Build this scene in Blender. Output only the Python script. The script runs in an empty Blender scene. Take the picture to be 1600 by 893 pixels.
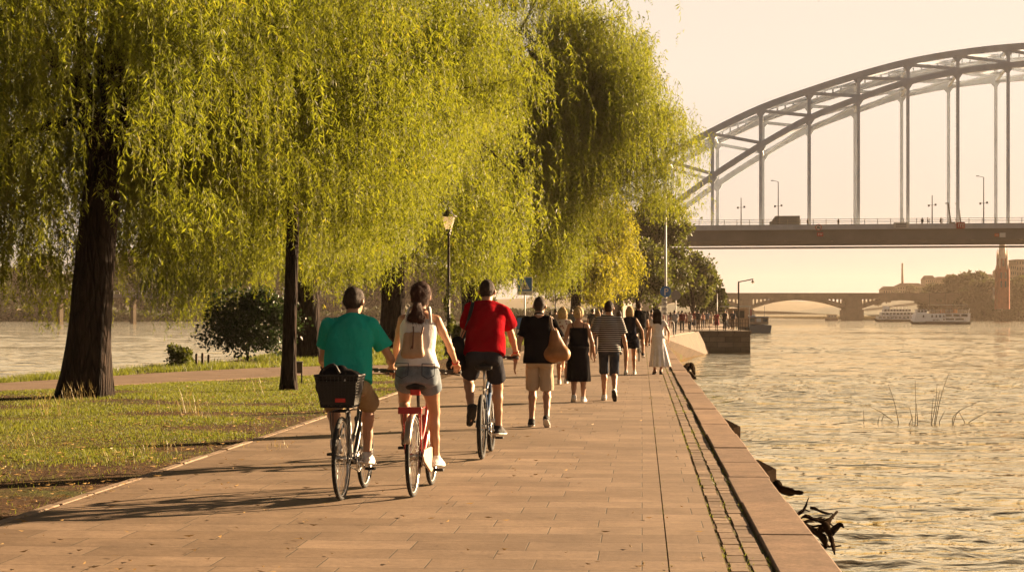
import bpy, bmesh, math, random
import numpy as np
from mathutils import Vector, Matrix

SC = bpy.context.scene
COL = SC.collection
R = math.radians
PI = math.pi
F, CX, HY, CH = 2850.0, 800.0, 488.0, 1.55       # lens (pixels of the 1600 px photo), horizon row, eye height
SL = 203.0 / 2850.0                               # drift of the promenade to the right per metre


def at(px, py, Y):
    return Vector(((px - CX) / F * Y, Y, CH - (py - HY) / F * Y))


def gnd(px, py, z=0.0):
    Y = F * (CH - z) / (py - HY)
    return Vector(((px - CX) / F * Y, Y, z))


def prom(lat, Y, z=0.0):
    return Vector((lat + SL * Y, Y, z))


# ------------------------------------------------------------------ objects
def props(o, label=None, cat=None, group=None, kind=None):
    if label: o['label'] = label
    if cat: o['category'] = cat
    if group: o['group'] = group
    if kind: o['kind'] = kind
    return o


def link(name, me, parent=None, loc=(0, 0, 0)):
    o = bpy.data.objects.new(name, me)
    COL.objects.link(o)
    o.location = loc
    if parent is not None: o.parent = parent
    return o


def thing(name, label, cat, loc=(0, 0, 0), rz=0.0, group=None):
    o = bpy.data.objects.new(name, None)
    COL.objects.link(o)
    o.location = loc
    o.rotation_euler = (0, 0, rz)
    o.empty_display_size = 0.2
    return props(o, label, cat, group)


def kids(o):
    return [c for c in bpy.data.objects if c.parent == o]


def copy_tree(o, parent=None, children=None):
    if children is None:
        children = {}
        for c in bpy.data.objects:
            if c.parent is not None: children.setdefault(c.parent.name, []).append(c)
    c = o.copy()
    COL.objects.link(c)
    if parent is not None: c.parent = parent
    for ch in children.get(o.name, []): copy_tree(ch, c, children)
    return c


class MB:
    """collects shapes into ONE mesh"""
    def __init__(s):
        s.v = []; s.f = []

    def add(s, vs, fs):
        b = len(s.v)
        s.v += [tuple(v) for v in vs]
        s.f += [tuple(i + b for i in f) for f in fs]
        return s

    def box(s, c, d, rot=None, taper=1.0):
        hx, hy, hz = d[0] / 2, d[1] / 2, d[2] / 2
        vs = []
        for z in (-1, 1):
            k = taper if z > 0 else 1.0
            for x, y in ((-1, -1), (1, -1), (1, 1), (-1, 1)):
                p = Vector((x * hx * k, y * hy * k, z * hz))
                if rot is not None: p = rot @ p
                vs.append(p + Vector(c))
        return s.add(vs, [(3, 2, 1, 0), (4, 5, 6, 7), (0, 1, 5, 4), (1, 2, 6, 5), (2, 3, 7, 6), (3, 0, 4, 7)])

    def bar(s, a, b, w, h):
        """rectangular bar from a to b, w sideways, h upward"""
        a = Vector(a); b = Vector(b)
        d = (b - a)
        L = d.length
        d.normalize()
        up = Vector((0, 0, 1))
        if abs(d.z) > 0.98: up = Vector((0, 1, 0))
        sx = d.cross(up).normalized()
        u = sx.cross(d).normalized()
        rot = Matrix((sx, d, u)).transposed()
        return s.box((a + b) / 2, (w, L, h), rot)

    def tube(s, pts, rad, n=8, cap=True):
        pts = [Vector(p) for p in pts]
        if not hasattr(rad, '__len__'): rad = [rad] * len(pts)
        vs = []; fs = []
        up = None
        for i, p in enumerate(pts):
            if i == 0: d = pts[1] - pts[0]
            elif i == len(pts) - 1: d = pts[-1] - pts[-2]
            else: d = (pts[i + 1] - pts[i - 1])
            d = d.normalized()
            if up is None:
                ref = Vector((0, 0, 1)) if abs(d.z) < 0.9 else Vector((1, 0, 0))
                up = d.cross(ref).normalized()
            up = (up - d * up.dot(d)).normalized()
            w = d.cross(up)
            for k in range(n):
                a = 2 * PI * k / n
                vs.append(p + (up * math.cos(a) + w * math.sin(a)) * rad[i])
        for i in range(len(pts) - 1):
            for k in range(n):
                k2 = (k + 1) % n
                fs.append((i * n + k, i * n + k2, (i + 1) * n + k2, (i + 1) * n + k))
        if cap:
            fs.append(tuple(range(n - 1, -1, -1)))
            fs.append(tuple(range((len(pts) - 1) * n, len(pts) * n)))
        return s.add(vs, fs)

    def lathe(s, prof, c=(0, 0, 0), n=16):
        vs = []; fs = []
        for r, z in prof:
            for k in range(n):
                a = 2 * PI * k / n
                vs.append((c[0] + r * math.cos(a), c[1] + r * math.sin(a), c[2] + z))
        for i in range(len(prof) - 1):
            for k in range(n):
                k2 = (k + 1) % n
                fs.append((i * n + k, i * n + k2, (i + 1) * n + k2, (i + 1) * n + k))
        fs.append(tuple(range(n - 1, -1, -1)))
        fs.append(tuple(range((len(prof) - 1) * n, len(prof) * n)))
        return s.add(vs, fs)

    def ring(s, c, axis, Rr, r, n=32, m=8, a0=0.0, a1=2 * PI):
        axis = Vector(axis).normalized()
        ref = Vector((0, 0, 1)) if abs(axis.z) < 0.9 else Vector((1, 0, 0))
        u = axis.cross(ref).normalized(); w = axis.cross(u)
        full = abs(a1 - a0 - 2 * PI) < 1e-6
        c = Vector(c)
        vs = []; fs = []
        cnt = n if full else n + 1
        for i in range(cnt):
            a = a0 + (a1 - a0) * i / n
            d = u * math.cos(a) + w * math.sin(a)
            for k in range(m):
                b = 2 * PI * k / m
                vs.append(c + d * (Rr + r * math.cos(b)) + axis * (r * math.sin(b)))
        for i in range(n):
            i2 = (i + 1) % cnt
            if not full and i + 1 >= cnt: break
            for k in range(m):
                k2 = (k + 1) % m
                fs.append((i * m + k, i2 * m + k, i2 * m + k2, i * m + k2))
        return s.add(vs, fs)

    def prism(s, poly, z0, z1):
        """2-D polygon (ccw) extruded up"""
        n = len(poly)
        vs = [(p[0], p[1], z0) for p in poly] + [(p[0], p[1], z1) for p in poly]
        fs = [tuple(range(n - 1, -1, -1)), tuple(range(n, 2 * n))]
        for i in range(n):
            j = (i + 1) % n
            fs.append((i, j, n + j, n + i))
        return s.add(vs, fs)

    def slab(s, poly3, off):
        """3-D polygon thickened by the vector off"""
        n = len(poly3); off = Vector(off)
        vs = [Vector(p) for p in poly3] + [Vector(p) + off for p in poly3]
        fs = [tuple(range(n - 1, -1, -1)), tuple(range(n, 2 * n))]
        for i in range(n):
            j = (i + 1) % n
            fs.append((i, j, n + j, n + i))
        return s.add(vs, fs)

    def ball(s, c, r, n=12, m=8):
        rx, ry, rz = (r, r, r) if not hasattr(r, '__len__') else r
        vs = []; fs = []
        for i in range(m + 1):
            th = PI * i / m
            for k in range(n):
                a = 2 * PI * k / n
                vs.append((c[0] + rx * math.sin(th) * math.cos(a), c[1] + ry * math.sin(th) * math.sin(a), c[2] + rz * math.cos(th)))
        for i in range(m):
            for k in range(n):
                k2 = (k + 1) % n
                fs.append((i * n + k, (i + 1) * n + k, (i + 1) * n + k2, i * n + k2))
        return s.add(vs, fs)

    def mesh(s, name, smooth=False, fix=True):
        me = bpy.data.meshes.new(name)
        me.from_pydata(s.v, [], s.f)
        if fix:
            bm = bmesh.new(); bm.from_mesh(me)
            bmesh.ops.recalc_face_normals(bm, faces=bm.faces)
            bm.to_mesh(me); bm.free()
        if smooth:
            me.shade_smooth()
        me.update()
        return me

    def build(s, name, mat, parent=None, smooth=False, loc=(0, 0, 0), bevel=0.0):
        me = s.mesh(name, smooth)
        if mat is not None: me.materials.append(mat)
        o = link(name, me, parent, loc)
        if bevel > 0:
            b = o.modifiers.new('bevel', 'BEVEL'); b.width = bevel; b.segments = 2; b.limit_method = 'ANGLE'
        return o


def np_mesh(name, V, Q, mat=None, smooth=False):
    """V (n,3), Q (m,k) faces of k corners"""
    me = bpy.data.meshes.new(name)
    V = np.ascontiguousarray(V, dtype=np.float32); Q = np.ascontiguousarray(Q, dtype=np.int32)
    k = Q.shape[1]
    me.vertices.add(len(V)); me.vertices.foreach_set('co', V.ravel())
    me.loops.add(Q.size); me.loops.foreach_set('vertex_index', Q.ravel())
    me.polygons.add(len(Q))
    me.polygons.foreach_set('loop_start', np.arange(0, Q.size, k, dtype=np.int32))
    me.update(calc_edges=True)
    if smooth: me.shade_smooth()
    else: me.shade_flat()
    if mat is not None: me.materials.append(mat)
    return me


def smooth_path(pts, n):
    P = np.array([tuple(p) for p in pts], float); m = len(P)
    out = []
    Pp = np.vstack([2 * P[0] - P[1], P, 2 * P[-1] - P[-2]])
    for i in range(n):
        u = i / (n - 1) * (m - 1); k = min(int(u), m - 2); f = u - k
        p0, p1, p2, p3 = Pp[k], Pp[k + 1], Pp[k + 2], Pp[k + 3]
        out.append(.5 * ((2 * p1) + (-p0 + p2) * f + (2 * p0 - 5 * p1 + 4 * p2 - p3) * f * f + (-p0 + 3 * p1 - 3 * p2 + p3) * f ** 3))
    return [Vector(p) for p in out]


# ------------------------------------------------------------------ materials
class NT:
    def __init__(s, name):
        s.m = bpy.data.materials.new(name); s.m.use_nodes = True
        s.t = s.m.node_tree; s.t.nodes.clear()
        s.out = s.n('ShaderNodeOutputMaterial')

    def n(s, typ, **kw):
        nd = s.t.nodes.new(typ)
        for k, v in kw.items(): setattr(nd, k, v)
        return nd

    def l(s, a, b): s.t.links.new(a, b)

    def coords(s, which='Object', scale=(1, 1, 1)):
        tc = s.n('ShaderNodeTexCoord'); mp = s.n('ShaderNodeMapping')
        mp.inputs['Scale'].default_value = scale
        s.l(tc.outputs[which], mp.inputs['Vector'])
        return mp.outputs['Vector']

    def noise(s, vec, scale, detail=4, rough=.6):
        nz = s.n('ShaderNodeTexNoise')
        nz.inputs['Scale'].default_value = scale; nz.inputs['Detail'].default_value = detail; nz.inputs['Roughness'].default_value = rough
        if vec is not None: s.l(vec, nz.inputs['Vector'])
        return nz.outputs['Fac']

    def ramp(s, fac, stops):
        r = s.n('ShaderNodeValToRGB')
        e = r.color_ramp.elements
        while len(e) < len(stops): e.new(.5)
        for el, (p, c) in zip(e, stops):
            el.position = p; el.color = (*c, 1) if len(c) == 3 else c
        s.l(fac, r.inputs['Fac'])
        return r.outputs['Color']

    def mix(s, fac, a, b, mode='MIX'):
        m = s.n('ShaderNodeMix', data_type='RGBA', blend_type=mode)
        for sock, v in ((m.inputs[0], fac), (m.inputs[6], a), (m.inputs[7], b)):
            if hasattr(v, 'is_linked') or hasattr(v, 'links'): s.l(v, sock)
            elif hasattr(v, '__len__'): sock.default_value = (*v, 1) if len(v) == 3 else v
            else: sock.default_value = v
        return m.outputs[2]

    def math(s, op, a, b=0.0):
        m = s.n('ShaderNodeMath', operation=op)
        for sock, v in ((m.inputs[0], a), (m.inputs[1], b)):
            if hasattr(v, 'links'): s.l(v, sock)
            else: sock.default_value = v
        return m.outputs[0]

    def bump(s, h, strength=.3, dist=.02, prev=None):
        b = s.n('ShaderNodeBump')
        b.inputs['Strength'].default_value = strength; b.inputs['Distance'].default_value = dist
        s.l(h, b.inputs['Height'])
        if prev is not None: s.l(prev, b.inputs['Normal'])
        return b.outputs['Normal']

    def pbr(s, col, rough=.7, metal=0.0, spec=.3, normal=None, **extra):
        p = s.n('ShaderNodeBsdfPrincipled')
        if hasattr(col, 'links'): s.l(col, p.inputs['Base Color'])
        else: p.inputs['Base Color'].default_value = (*col, 1)
        if hasattr(rough, 'links'): s.l(rough, p.inputs['Roughness'])
        else: p.inputs['Roughness'].default_value = rough
        p.inputs['Metallic'].default_value = metal
        p.inputs['Specular IOR Level'].default_value = spec
        if normal is not None: s.l(normal, p.inputs['Normal'])
        for k, v in extra.items(): p.inputs[k].default_value = v
        s.l(p.outputs[0], s.out.inputs['Surface'])
        return p


def M(name, col, rough=.7, var=.18, scale=6.0, bump=0.0, bscale=40.0, metal=0.0, spec=.3, stretch=(1, 1, 1), col2=None, dist=.01, **extra):
    t = NT(name)
    vec = t.coords('Object', stretch)
    f = t.noise(vec, scale, 5)
    c1 = tuple(c * (1 - var) for c in col)
    c2 = col2 if col2 else tuple(min(1, c * (1 + var)) for c in col)
    c = t.ramp(f, [(.3, c1), (.7, c2)])
    nm = None
    if bump > 0: nm = t.bump(t.noise(vec, bscale, 4), bump, dist)
    t.pbr(c, rough, metal, spec, nm, **extra)
    return t.m


def M_objcol(name, rough=.8):
    t = NT(name)
    oi = t.n('ShaderNodeObjectInfo')
    f = t.noise(t.coords('Object'), 9, 4)
    c = t.mix(t.ramp(f, [(.3, (0, 0, 0)), (.7, (.35, .35, .35))]), oi.outputs['Color'], (0, 0, 0))
    t.pbr(c, rough, 0, .2)
    return t.m


def M_leaf(name, dark, mid, warm, trans, tw=.5, rough=.5):
    """thin leaf: every leaf its own shade, light passes through it"""
    t = NT(name)
    g = t.n('ShaderNodeNewGeometry')
    f = t.ramp(t.noise(t.coords('Object'), .55, 4, .6), [(.3, (0, 0, 0)), (.7, (1, 1, 1))])
    r = t.math('ADD', t.math('MULTIPLY', g.outputs['Random Per Island'], .68), t.math('MULTIPLY', f, .24))
    c = t.ramp(r, [(.02, dark), (.40, mid), (.78, mid), (.92, warm)])
    p = t.n('ShaderNodeBsdfPrincipled')
    t.l(c, p.inputs['Base Color']); p.inputs['Roughness'].default_value = rough
    p.inputs['Specular IOR Level'].default_value = .20
    tr = t.n('ShaderNodeBsdfTranslucent')
    t.l(t.mix(1.0, c, trans, 'MULTIPLY'), tr.inputs['Color'])
    mx = t.n('ShaderNodeMixShader'); mx.inputs[0].default_value = tw
    t.l(p.outputs[0], mx.inputs[1]); t.l(tr.outputs[0], mx.inputs[2])
    t.l(mx.outputs[0], t.out.inputs['Surface'])
    return t.m


VEIL_LOW, VEIL_HIGH, VEIL, NISH = (.68, .60, .50), (1.0, .855, .71), 3.75, .03
# ------------------------------------------------------------------ camera, sky, sun, air
cam_d = bpy.data.cameras.new('camera')
cam = bpy.data.objects.new('camera', cam_d); COL.objects.link(cam)
cam.location = (0, 0, CH); cam.rotation_euler = (R(90), 0, 0)
cam_d.sensor_width = 36; cam_d.lens = 36 * F / 1600
cam_d.shift_y = (HY - 446.5) / 1600
cam_d.clip_start = .1; cam_d.clip_end = 9000
SC.camera = cam

SUN_AZ, SUN_EL = R(56), R(15)      # azimuth measured from the view direction (+Y) towards +X
W = bpy.data.worlds.new('World'); SC.world = W; W.use_nodes = True
wt = W.node_tree; wt.nodes.clear()
sky = wt.nodes.new('ShaderNodeTexSky'); sky.sky_type = 'NISHITA'; sky.sun_disc = False
sky.sun_elevation = SUN_EL; sky.sun_rotation = SUN_AZ
sky.air_density = 1.0; sky.dust_density = 4.0; sky.ozone_density = .6
hs = wt.nodes.new('ShaderNodeHueSaturation'); hs.inputs['Saturation'].default_value = .6; hs.inputs['Value'].default_value = 1.0
tint = wt.nodes.new('ShaderNodeMix'); tint.data_type = 'RGBA'; tint.blend_type = 'MULTIPLY'; tint.inputs[0].default_value = 1.0
tint.inputs[7].default_value = (1.0, .80, .55, 1)
bg = wt.nodes.new('ShaderNodeBackground'); bg.inputs['Strength'].default_value = .05
wo = wt.nodes.new('ShaderNodeOutputWorld')
def wm(op, a, b=0.0):
    m = wt.nodes.new('ShaderNodeMath'); m.operation = op
    for sock, v in ((m.inputs[0], a), (m.inputs[1], b)):
        if hasattr(v, 'links'): wt.links.new(v, sock)
        else: sock.default_value = v
    return m.outputs[0]
# a smooth glow added to the sky colour, bright low down on the sun's side, fading overhead and behind
tcw = wt.nodes.new('ShaderNodeTexCoord'); sp = wt.nodes.new('ShaderNodeSeparateXYZ'); wt.links.new(tcw.outputs['Generated'], sp.inputs[0])
dt = wt.nodes.new('ShaderNodeVectorMath'); dt.operation = 'DOT_PRODUCT'; wt.links.new(tcw.outputs['Generated'], dt.inputs[0])
dt.inputs[1].default_value = (math.sin(SUN_AZ), math.cos(SUN_AZ), 0)
rz_ = wt.nodes.new('ShaderNodeValToRGB'); e = rz_.color_ramp.elements
e[0].position = 0.0; e[0].color = (1, 1, 1, 1); e[1].position = .8; e[1].color = (.08, .08, .08, 1)
k = e.new(.22); k.color = (.92, .92, .92, 1)
k = e.new(.45); k.color = (.36, .36, .36, 1)
wt.links.new(wm('MAXIMUM', sp.outputs[2], 0.0), rz_.inputs[0])
ra_ = wt.nodes.new('ShaderNodeValToRGB'); e = ra_.color_ramp.elements
e[0].position = .12; e[0].color = (.17, .18, .21, 1); e[1].position = .72; e[1].color = (1, 1, 1, 1)
wt.links.new(wm('ADD', wm('MULTIPLY', dt.outputs['Value'], .5), .5), ra_.inputs[0])
rc_ = wt.nodes.new('ShaderNodeValToRGB'); e = rc_.color_ramp.elements
e[0].position = .0; e[0].color = (*VEIL_LOW, 1); e[1].position = .13; e[1].color = (*VEIL_HIGH, 1)
wt.links.new(wm('MAXIMUM', sp.outputs[2], 0.0), rc_.inputs[0])
def wmul(a, b):
    m = wt.nodes.new('ShaderNodeMix'); m.data_type = 'RGBA'; m.blend_type = 'MULTIPLY'; m.inputs[0].default_value = 1.0
    wt.links.new(a, m.inputs[6]); wt.links.new(b, m.inputs[7]); return m.outputs[2]
veil = wmul(wmul(rz_.outputs[0], ra_.outputs[0]), rc_.outputs[0])
flat = wt.nodes.new('ShaderNodeMix'); flat.data_type = 'RGBA'; flat.blend_type = 'ADD'; flat.inputs[0].default_value = 1.0
sc_ = wt.nodes.new('ShaderNodeMix'); sc_.data_type = 'RGBA'; sc_.blend_type = 'MULTIPLY'; sc_.inputs[0].default_value = 1.0
sc_.inputs[7].default_value = (NISH, NISH, NISH, 1)
wt.links.new(sky.outputs[0], hs.inputs['Color']); wt.links.new(hs.outputs[0], tint.inputs[6]); wt.links.new(tint.outputs[2], sc_.inputs[6])
vs_ = wt.nodes.new('ShaderNodeVectorMath'); vs_.operation = 'SCALE'; vs_.inputs['Scale'].default_value = VEIL; wt.links.new(veil, vs_.inputs[0])
wt.links.new(sc_.outputs[2], flat.inputs[6]); wt.links.new(vs_.outputs[0], flat.inputs[7])
wt.links.new(flat.outputs[2], bg.inputs['Color']); wt.links.new(bg.outputs[0], wo.inputs[0])

sl = bpy.data.lights.new('sun', 'SUN'); sl.energy = 5.0; sl.angle = R(.6); sl.color = (1.0, .70, .41)
so = bpy.data.objects.new('sun', sl); COL.objects.link(so)
sd = Vector((math.sin(SUN_AZ) * math.cos(SUN_EL), math.cos(SUN_AZ) * math.cos(SUN_EL), math.sin(SUN_EL)))
so.rotation_euler = sd.to_track_quat('Z', 'Y').to_euler()
so.location = (60, 60, 60)

SC.view_settings.view_transform = 'Standard'; SC.view_settings.look = 'None'
SC.view_settings.exposure = 2.38; SC.view_settings.gamma = 1.0; SC.view_settings.use_curve_mapping = False
SC.render.engine = 'CYCLES'
cy = SC.cycles
cy.use_denoising = True
try: cy.denoiser = 'OPENIMAGEDENOISE'
except Exception: pass
cy.max_bounces = 8; cy.diffuse_bounces = 3; cy.glossy_bounces = 3; cy.transmission_bounces = 6; cy.volume_bounces = 0; cy.transparent_max_bounces = 8
cy.caustics_reflective = False; cy.caustics_refractive = False
cy.sample_clamp_indirect = 6.0

hz = NT('haze_air')
pv = hz.n('ShaderNodeVolumePrincipled')
pv.inputs['Color'].default_value = (1.0, .80, .62, 1); pv.inputs['Density'].default_value = .00008
pv.inputs['Anisotropy'].default_value = .35
hz.l(pv.outputs[0], hz.out.inputs['Volume'])
haze = MB().box((200, 1400, 29), (5600, 3400, 68)).build('haze', hz.m)
props(haze, 'golden evening haze filling the air over river and city', 'haze', kind='stuff')
# ================================================================== SETTING
RNG = np.random.default_rng(7)
def vnoise(x, y, seed=0):
    s = np.zeros_like(x); rg = np.random.default_rng(seed)
    for k in range(14):
        f = rg.uniform(.5, 2.6); a = rg.uniform(0, 2 * PI); p = rg.uniform(0, 6.28)
        s += np.sin((x * math.cos(a) + y * math.sin(a)) * f + p) / (1 + .4 * f)
    return s / 3.0


# ---- water: one sheet to the horizon
WZ = -1.76
t = NT('river_water')
v1 = t.coords('Object', (.8, 1, 1)); v2 = t.coords('Object', (.55, 1, 1)); v3 = t.coords('Object', (.36, 1, 1))
n1 = t.noise(v1, 5.5, 3, .55); n2 = t.noise(v2, 1.3, 3, .6); n4 = t.noise(v3, .42, 3, .6); n3 = t.noise(v3, .10, 4, .65); n5 = t.noise(v3, .02, 3, .6)
h = t.math('ADD', t.math('ADD', t.math('MULTIPLY', n1, .13), t.math('MULTIPLY', n2, .60)), t.math('MULTIPLY', n4, 1.9))
bn = t.n('ShaderNodeBump'); bn.inputs['Distance'].default_value = .40
t.l(h, bn.inputs['Height'])
pt = t.ramp(t.math('ADD', t.math('MULTIPLY', n3, .65), t.math('MULTIPLY', n5, .35)), [(.38, (.22, .22, .22)), (.62, (1, 1, 1))])
t.l(pt, bn.inputs['Strength'])
lw = t.n('ShaderNodeLayerWeight'); lw.inputs['Blend'].default_value = .5; t.l(bn.outputs[0], lw.inputs['Normal'])
fac = t.ramp(lw.outputs['Facing'], [(.36, (.05, .05, .05)), (.53, (.42, .42, .42)), (.70, (.98, .98, .98))])
df = t.n('ShaderNodeBsdfDiffuse'); df.inputs['Color'].default_value = (.085, .058, .028, 1); t.l(bn.outputs[0], df.inputs['Normal'])
gl = t.n('ShaderNodeBsdfGlossy'); gl.inputs['Color'].default_value = (1.0, .88, .62, 1); gl.inputs['Roughness'].default_value = .03; t.l(bn.outputs[0], gl.inputs['Normal'])
mx = t.n('ShaderNodeMixShader'); t.l(fac, mx.inputs[0]); t.l(df.outputs[0], mx.inputs[1]); t.l(gl.outputs[0], mx.inputs[2]); t.l(mx.outputs[0], t.out.inputs['Surface'])
# the sheet: finely rippled where the river is near, coarse out to the horizon
def ripples(Y0, Y1, x0f, x1f, NC, seed, smin, rate=.0026, lmin=.34):
    rows = [Y0]
    while rows[-1] < Y1: rows.append(rows[-1] + max(smin, rows[-1] * rate))
    rows = np.array(rows); uu = np.linspace(0, 1, NC)
    YY = np.repeat(rows[:, None], NC, 1); x0 = x0f(rows); x1 = x1f(rows)
    XX = x0[:, None] + (x1 - x0)[:, None] * uu[None, :]
    rg = np.random.default_rng(seed); ZZ = np.zeros_like(YY)
    amp = .75 + .42 * vnoise(XX * .10, YY * .16, 3) + .25 * vnoise(XX * .035, YY * .05, 4); amp = np.clip(amp, .15, 1.6)
    dyl = np.maximum(smin, YY * rate)
    for k in range(50):
        lam = lmin * (4.2 / lmin) ** rg.random(); th = rg.normal(0, .62) + (.25 if k % 3 else -.5); sl_ = .034 * (1.0 if lam < 2 else .75)
        a_ = sl_ * lam / (2 * PI); kx, ky = math.sin(th) * 2 * PI / lam, math.cos(th) * 2 * PI / lam
        fade = np.clip((lam / dyl - 2.6) / 2.5, 0, 1)
        ph = kx * XX + ky * YY + rg.uniform(0, 6.28) + .7 * np.sin(XX * rg.uniform(.1, .5) + YY * rg.uniform(.1, .4) + rg.uniform(0, 6))
        ZZ += a_ * fade * amp * (np.sin(ph) + .35 * (1 - 2 * np.abs(np.sin(ph * .5 + .8))))
    V = np.stack([XX, YY, WZ + ZZ], -1).reshape(-1, 3); nr = len(rows)
    ii = (np.arange(nr - 1)[:, None] * NC + np.arange(NC - 1)[None, :]).ravel()
    return V, np.stack([ii, ii + 1, ii + NC + 1, ii + NC], 1)
V, Q = ripples(20.5, 420, lambda r: .6 + SL * r, lambda r: np.maximum(9.0, .36 * r + 2), 270, 12, .052)
V2, Q2 = ripples(60, 420, lambda r: -.40 * r, lambda r: np.maximum(-.40 * r + 1, np.minimum(-.02 * r, -6.0 + 0 * r)), 230, 13, .16)
Q = np.concatenate([Q, Q2 + len(V)]); V = np.concatenate([V, V2])
B0 = len(V); zc_ = WZ - .18
V = np.concatenate([V, np.array([(-2500, -150, zc_), (2900, -150, zc_), (2900, 3000, zc_), (-2500, 3000, zc_)])]); Q = np.concatenate([Q, np.array([[B0, B0 + 1, B0 + 2, B0 + 3]])])
water = link('river', np_mesh('river', V, Q, t.m, True)); props(water, kind='structure')

# ---- land
land = [prom(1.12, -40)[:2], prom(1.12, 112.6)[:2], (15.1, 147.5), (15.1, 152), (19.75, 152), (19.75, 166), (25, 205), (31, 262), (38, 330), (46, 420), (60, 640),
        (20, 640), (14, 420), (9, 330), (3, 230), (-4, 130), (-7.3, 85), (-9.2, 61), (-10.2, 52), (-11.9, 41.8), (-30, 38.5), (-60, 22), (-60, -40)]
t = NT('soil_and_turf')
vo = t.coords('Object')
g1 = t.noise(vo, .55, 5, .65); g2 = t.noise(vo, 14, 4, .7); g3 = t.noise(vo, 60, 3, .7)
soil = t.ramp(g2, [(.3, (.03, .017, .009)), (.55, (.085, .048, .025)), (.75, (.17, .105, .055))])
turf = t.ramp(g3, [(.3, (.035, .045, .012)), (.7, (.10, .105, .028))])
c = t.mix(t.ramp(g1, [(.50, (0, 0, 0)), (.66, (1, 1, 1))]), soil, turf)
t.pbr(c, .95, 0, .1, t.bump(t.math('ADD', g2, t.math('MULTIPLY', g3, .4)), .8, .05))
M_SOIL = t.m
gm = MB().prism([tuple(p) for p in land], -3.2, -.035)
ground = gm.build('ground', M_SOIL); props(ground, kind='structure')

# ---- promenade paving
t = NT('promenade_paving')
tc = t.n('ShaderNodeTexCoord')
mp = t.n('ShaderNodeMapping'); t.l(tc.outputs['Object'], mp.inputs['Vector'])
br = t.n('ShaderNodeTexBrick')
t.l(mp.outputs[0], br.inputs['Vector'])
br.inputs['Scale'].default_value = 1.0; br.inputs['Brick Width'].default_value = .66; br.inputs['Row Height'].default_value = .44
br.inputs['Mortar Size'].default_value = .0045; br.inputs['Mortar Smooth'].default_value = .25; br.inputs['Bias'].default_value = 0
br.offset = .42; br.squash = 1.15; br.squash_frequency = 3
br.inputs['Color1'].default_value = (.28, .28, .28, 1); br.inputs['Color2'].default_value = (.62, .62, .62, 1); br.inputs['Mortar'].default_value = (.03, .03, .03, 1)
n1 = t.noise(mp.outputs[0], .7, 5, .65); n2 = t.noise(mp.outputs[0], 22, 5, .7)
st = t.n('ShaderNodeMapping'); st.inputs['Scale'].default_value = (.8, 1.1, 1); t.l(tc.outputs['Object'], st.inputs['Vector'])
n3 = t.noise(st.outputs[0], 3.0, 6, .72)
c = t.ramp(n1, [(.28, (.165, .106, .062)), (.72, (.40, .272, .168))])
c = t.mix(.55, c, t.ramp(br.outputs['Color'], [(.33, (.19, .132, .088)), (.62, (.36, .262, .185))]))
c = t.mix(.55, c, t.ramp(n3, [(.3, (.30, .27, .25)), (.72, (1, 1, 1))]), 'MULTIPLY')
c = t.mix(.45, c, t.ramp(n2, [(.35, (.45, .42, .4)), (.65, (1, 1, 1))]), 'MULTIPLY')
c = t.mix(br.outputs['Fac'], c, (.05, .04, .025))
vor = t.n('ShaderNodeTexVoronoi'); vor.inputs['Scale'].default_value = .9; t.l(mp.outputs[0], vor.inputs['Vector'])
spots = t.ramp(vor.outputs['Distance'], [(.03, (.55, .5, .46)), (.09, (1, 1, 1))])
c = t.mix(.6, c, spots, 'MULTIPLY')
n5 = t.noise(mp.outputs[0], .30, 8, .78)
c = t.mix(t.ramp(n5, [(.50, (0, 0, 0)), (.66, (.65, .65, .65))]), c, (.125, .080, .045))
hgt = t.math('ADD', t.math('MULTIPLY', br.outputs['Fac'], -1.0), t.math('MULTIPLY', n2, .35))
t.pbr(c, .72, 0, .3, t.bump(hgt, .55, .012))
M_PAVE = t.m


def strip_obj(name, lat0, lat1, Y0, Y1, z0, z1, mat, frame=True):
    """a strip along the promenade; its own axes run across / along so that textures follow it"""
    me = MB().box(((lat0 + lat1) / 2, (Y0 + Y1) / 2, (z0 + z1) / 2), (lat1 - lat0, Y1 - Y0, z1 - z0)).mesh(name)
    sh = Matrix.Identity(4)
    o = link(name, me); me.materials.append(mat)
    return o


ANG = -math.atan(SL)
def along(o):
    o.rotation_euler = (0, 0, ANG)
    return props(o, kind='structure')


CS = math.cos(ANG)
def lat(l): return l * CS                       # perpendicular distance from the promenade axis


along(strip_obj('promenade', lat(-4.68), lat(.16), -30, 420, -.4, 0, M_PAVE))
# the narrow outer row of slabs, a mossy joint between
along(strip_obj('promenade_edge_slabs', lat(.169), lat(.515), -30, 118, -.4, .001, M_PAVE))
t = NT('mossy_joint')
v = t.coords('Object'); n = t.noise(v, 9, 4)
t.pbr(t.ramp(n, [(.45, (.10, .07, .045)), (.66, (.10, .11, .03))]), .95, 0, .1, t.bump(t.noise(v, 80, 3), .8, .02))
M_MOSS = t.m
along(strip_obj('joint_soil', lat(.160), lat(.178), -30, 118, -.3, -.006, M_MOSS))

# plaza that widens towards the dock, past the end of the straight quay
t = NT('far_paving')
v = t.coords('Object')
t.pbr(t.ramp(t.noise(v, .4, 4), [(.3, (.26, .20, .15)), (.7, (.36, .28, .21))]), .8, 0, .3)
M_FARPAVE = t.m
pl = [prom(.2, 112)[:2], prom(1.0, 112.8)[:2], (14.8, 147.8), (14.9, 152.2), (19.6, 152.3), (19.6, 166), (24.8, 205), (30.8, 262), (34, 300), prom(.2, 300)[:2]]
plaza = MB().prism([tuple(p) for p in pl], -.3, -.004).build('plaza', M_FARPAVE); props(plaza, kind='structure')

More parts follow.
